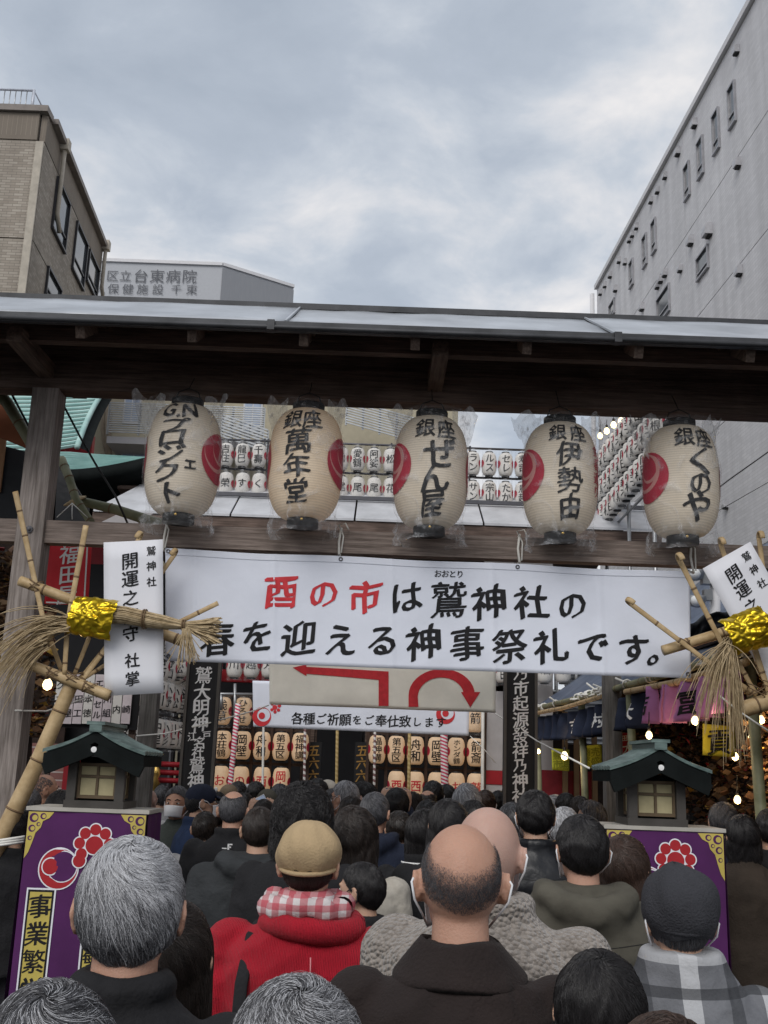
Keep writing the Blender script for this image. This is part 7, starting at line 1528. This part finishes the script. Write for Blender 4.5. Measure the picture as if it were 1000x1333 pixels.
for i, (px, py, Y, kind, hd, hm_, ct) in enumerate(far_):
    w0 = where(px); key = (hd, w0); k_ = seen.get(key, 0); seen[key] = k_ + 1
    ls = sorted(cnt[key]); lbl = 'far visitor with %s, %s%s' % (hd, w0, '' if len(ls) == 1 else ', %s from left' % ordw[ls.index(px)])
    kw = dict(seed=300 + i * 3, n=700, coat=ct, rz=[-12, 5, 34, -4, 0, 22, -28, 8, -62, 3, 16, 70, -9][i % 13], skin=i % 3, mask='white' if i % 3 else None)
    if kind == 'beanie': person(lbl, px, py, None, Y, 'dgrey', 'short', .008, hat='beanie', hatm=MATS[hm_], **kw)
    elif kind == 'bald': person(lbl, px, py, None, Y, None, 'short', .002, bald=bald_ring([1] * 5), **kw)
    elif kind == 'balding': person(lbl, px, py, None, Y, 'dbrown', 'short', .006, bald=bald_ring([25, 28, 40, 70, 200]), **kw)
    else: person(lbl, px, py, None, Y, kind, 'short' if i % 4 else 'bob', .018, spike=.012 if 'spiky' in hd else 0, **kw)
pm = person('man with grey hair, glasses and white mask turned sideways before the dark doorway', 450, 1016, None, 8.2, 'grey', 'short', .014, 'coat_grey', 'coat', 1, 55, 1, mask='white', seed=501, n=1800)
b = MB()
for sg in (-1, 1):
    b.tube([(sg * .032 + .024 * math.cos(a), .103, 1.592 + .018 * math.sin(a)) for a in np.linspace(0, 6.2832, 17)], .0018, 5, False); b.tube([(sg * .056, .10, 1.597), (sg * .08, .05, 1.60), (sg * .086, -.01, 1.60)], .0018, 5)
b.tube([(-.008, .104, 1.596), (.008, .104, 1.596)], .0018, 5); sub(pm, 'glasses', b, m_black)
m_phone = mat('phone_black_glass', (.012, .013, .018), .15)
def phone(label, c, rot, m=m_phone):
    t = thing('phone', label, 'phone', c); b = MB().box((0, 0, 0), (.15, .008, .074)); me = mesh_of(b, 'case', m); o = bpy.data.objects.new('case', me); COL.objects.link(o); o.parent = t; me.polygons.foreach_set('use_smooth', [False] * len(me.polygons))
    b = MB().box((0, -.0045, 0), (.14, .001, .066)); o = bpy.data.objects.new('screen', mesh_of(b, 'screen', mat('phone_screen', (.05, .06, .08), .1, emit=.25, ecol=(.5, .6, .8)))); COL.objects.link(o); o.parent = t; t.rotation_euler = rot; return t
ph = person('man in navy jacket holding a phone overhead with both hands', 517, 1025, None, 7.8, 'black', 'short', .014, 'coat_navy', 'coat', 1, 0, 0, pose='photo', seed=511, n=1200)
phone('black phone held up in two hands above the crowd', ph.location + Vector((0, .335 * ph.scale.x, 1.665 * ph.scale.x)), (0, 0, 0))
ph = person('person in dark red jacket holding a pale phone up, before the left lantern bay', 344, 1040, None, 8.3, 'dbrown', 'short', .014, 'coat_red', 'coat', 1, 8, 0, pose='photo', seed=521, n=900)
phone('pale phone held up slanting before the left lantern bay', ph.location + Vector((-.03, .33 * ph.scale.x, 1.655 * ph.scale.x)), (0, R(60), R(8)), m_white)
# right side
person('man with bushy grey brown hair in navy jacket behind the right pedestal', 941, 1044, 30, 7.0, 'dgrey', 'short', .018, 'coat_navy', 'coat', 1.05, -10, 0, seed=531, n=2200)
person('person with black bobbed hair, brown coat and jeans walking at the right stall', 966, 1061, 36, 6.1, 'black', 'bob', .016, 'coat_darkbrown', 'coat', 1, -6, 0, seed=541, n=3000, tr='jeans')
person('person in black cut off by the right frame edge', 1003, 1052, 34, 6.3, 'black', 'short', .014, 'coat_black', 'coat', 1, -10, 0, seed=551, n=1500)
person('woman with brown hair whose crown rises at the very bottom right edge', 868, 1322, None, 1.62, 'brown', 'bob', .014, 'coat_tan', 'coat', .9, 6, 0, seed=561, n=6000)
for o_ in COL.objects:
    if o_.parent is None and o_.get('label') and len(o_['label'].split()) > 16: print('LONG', o_['label'])
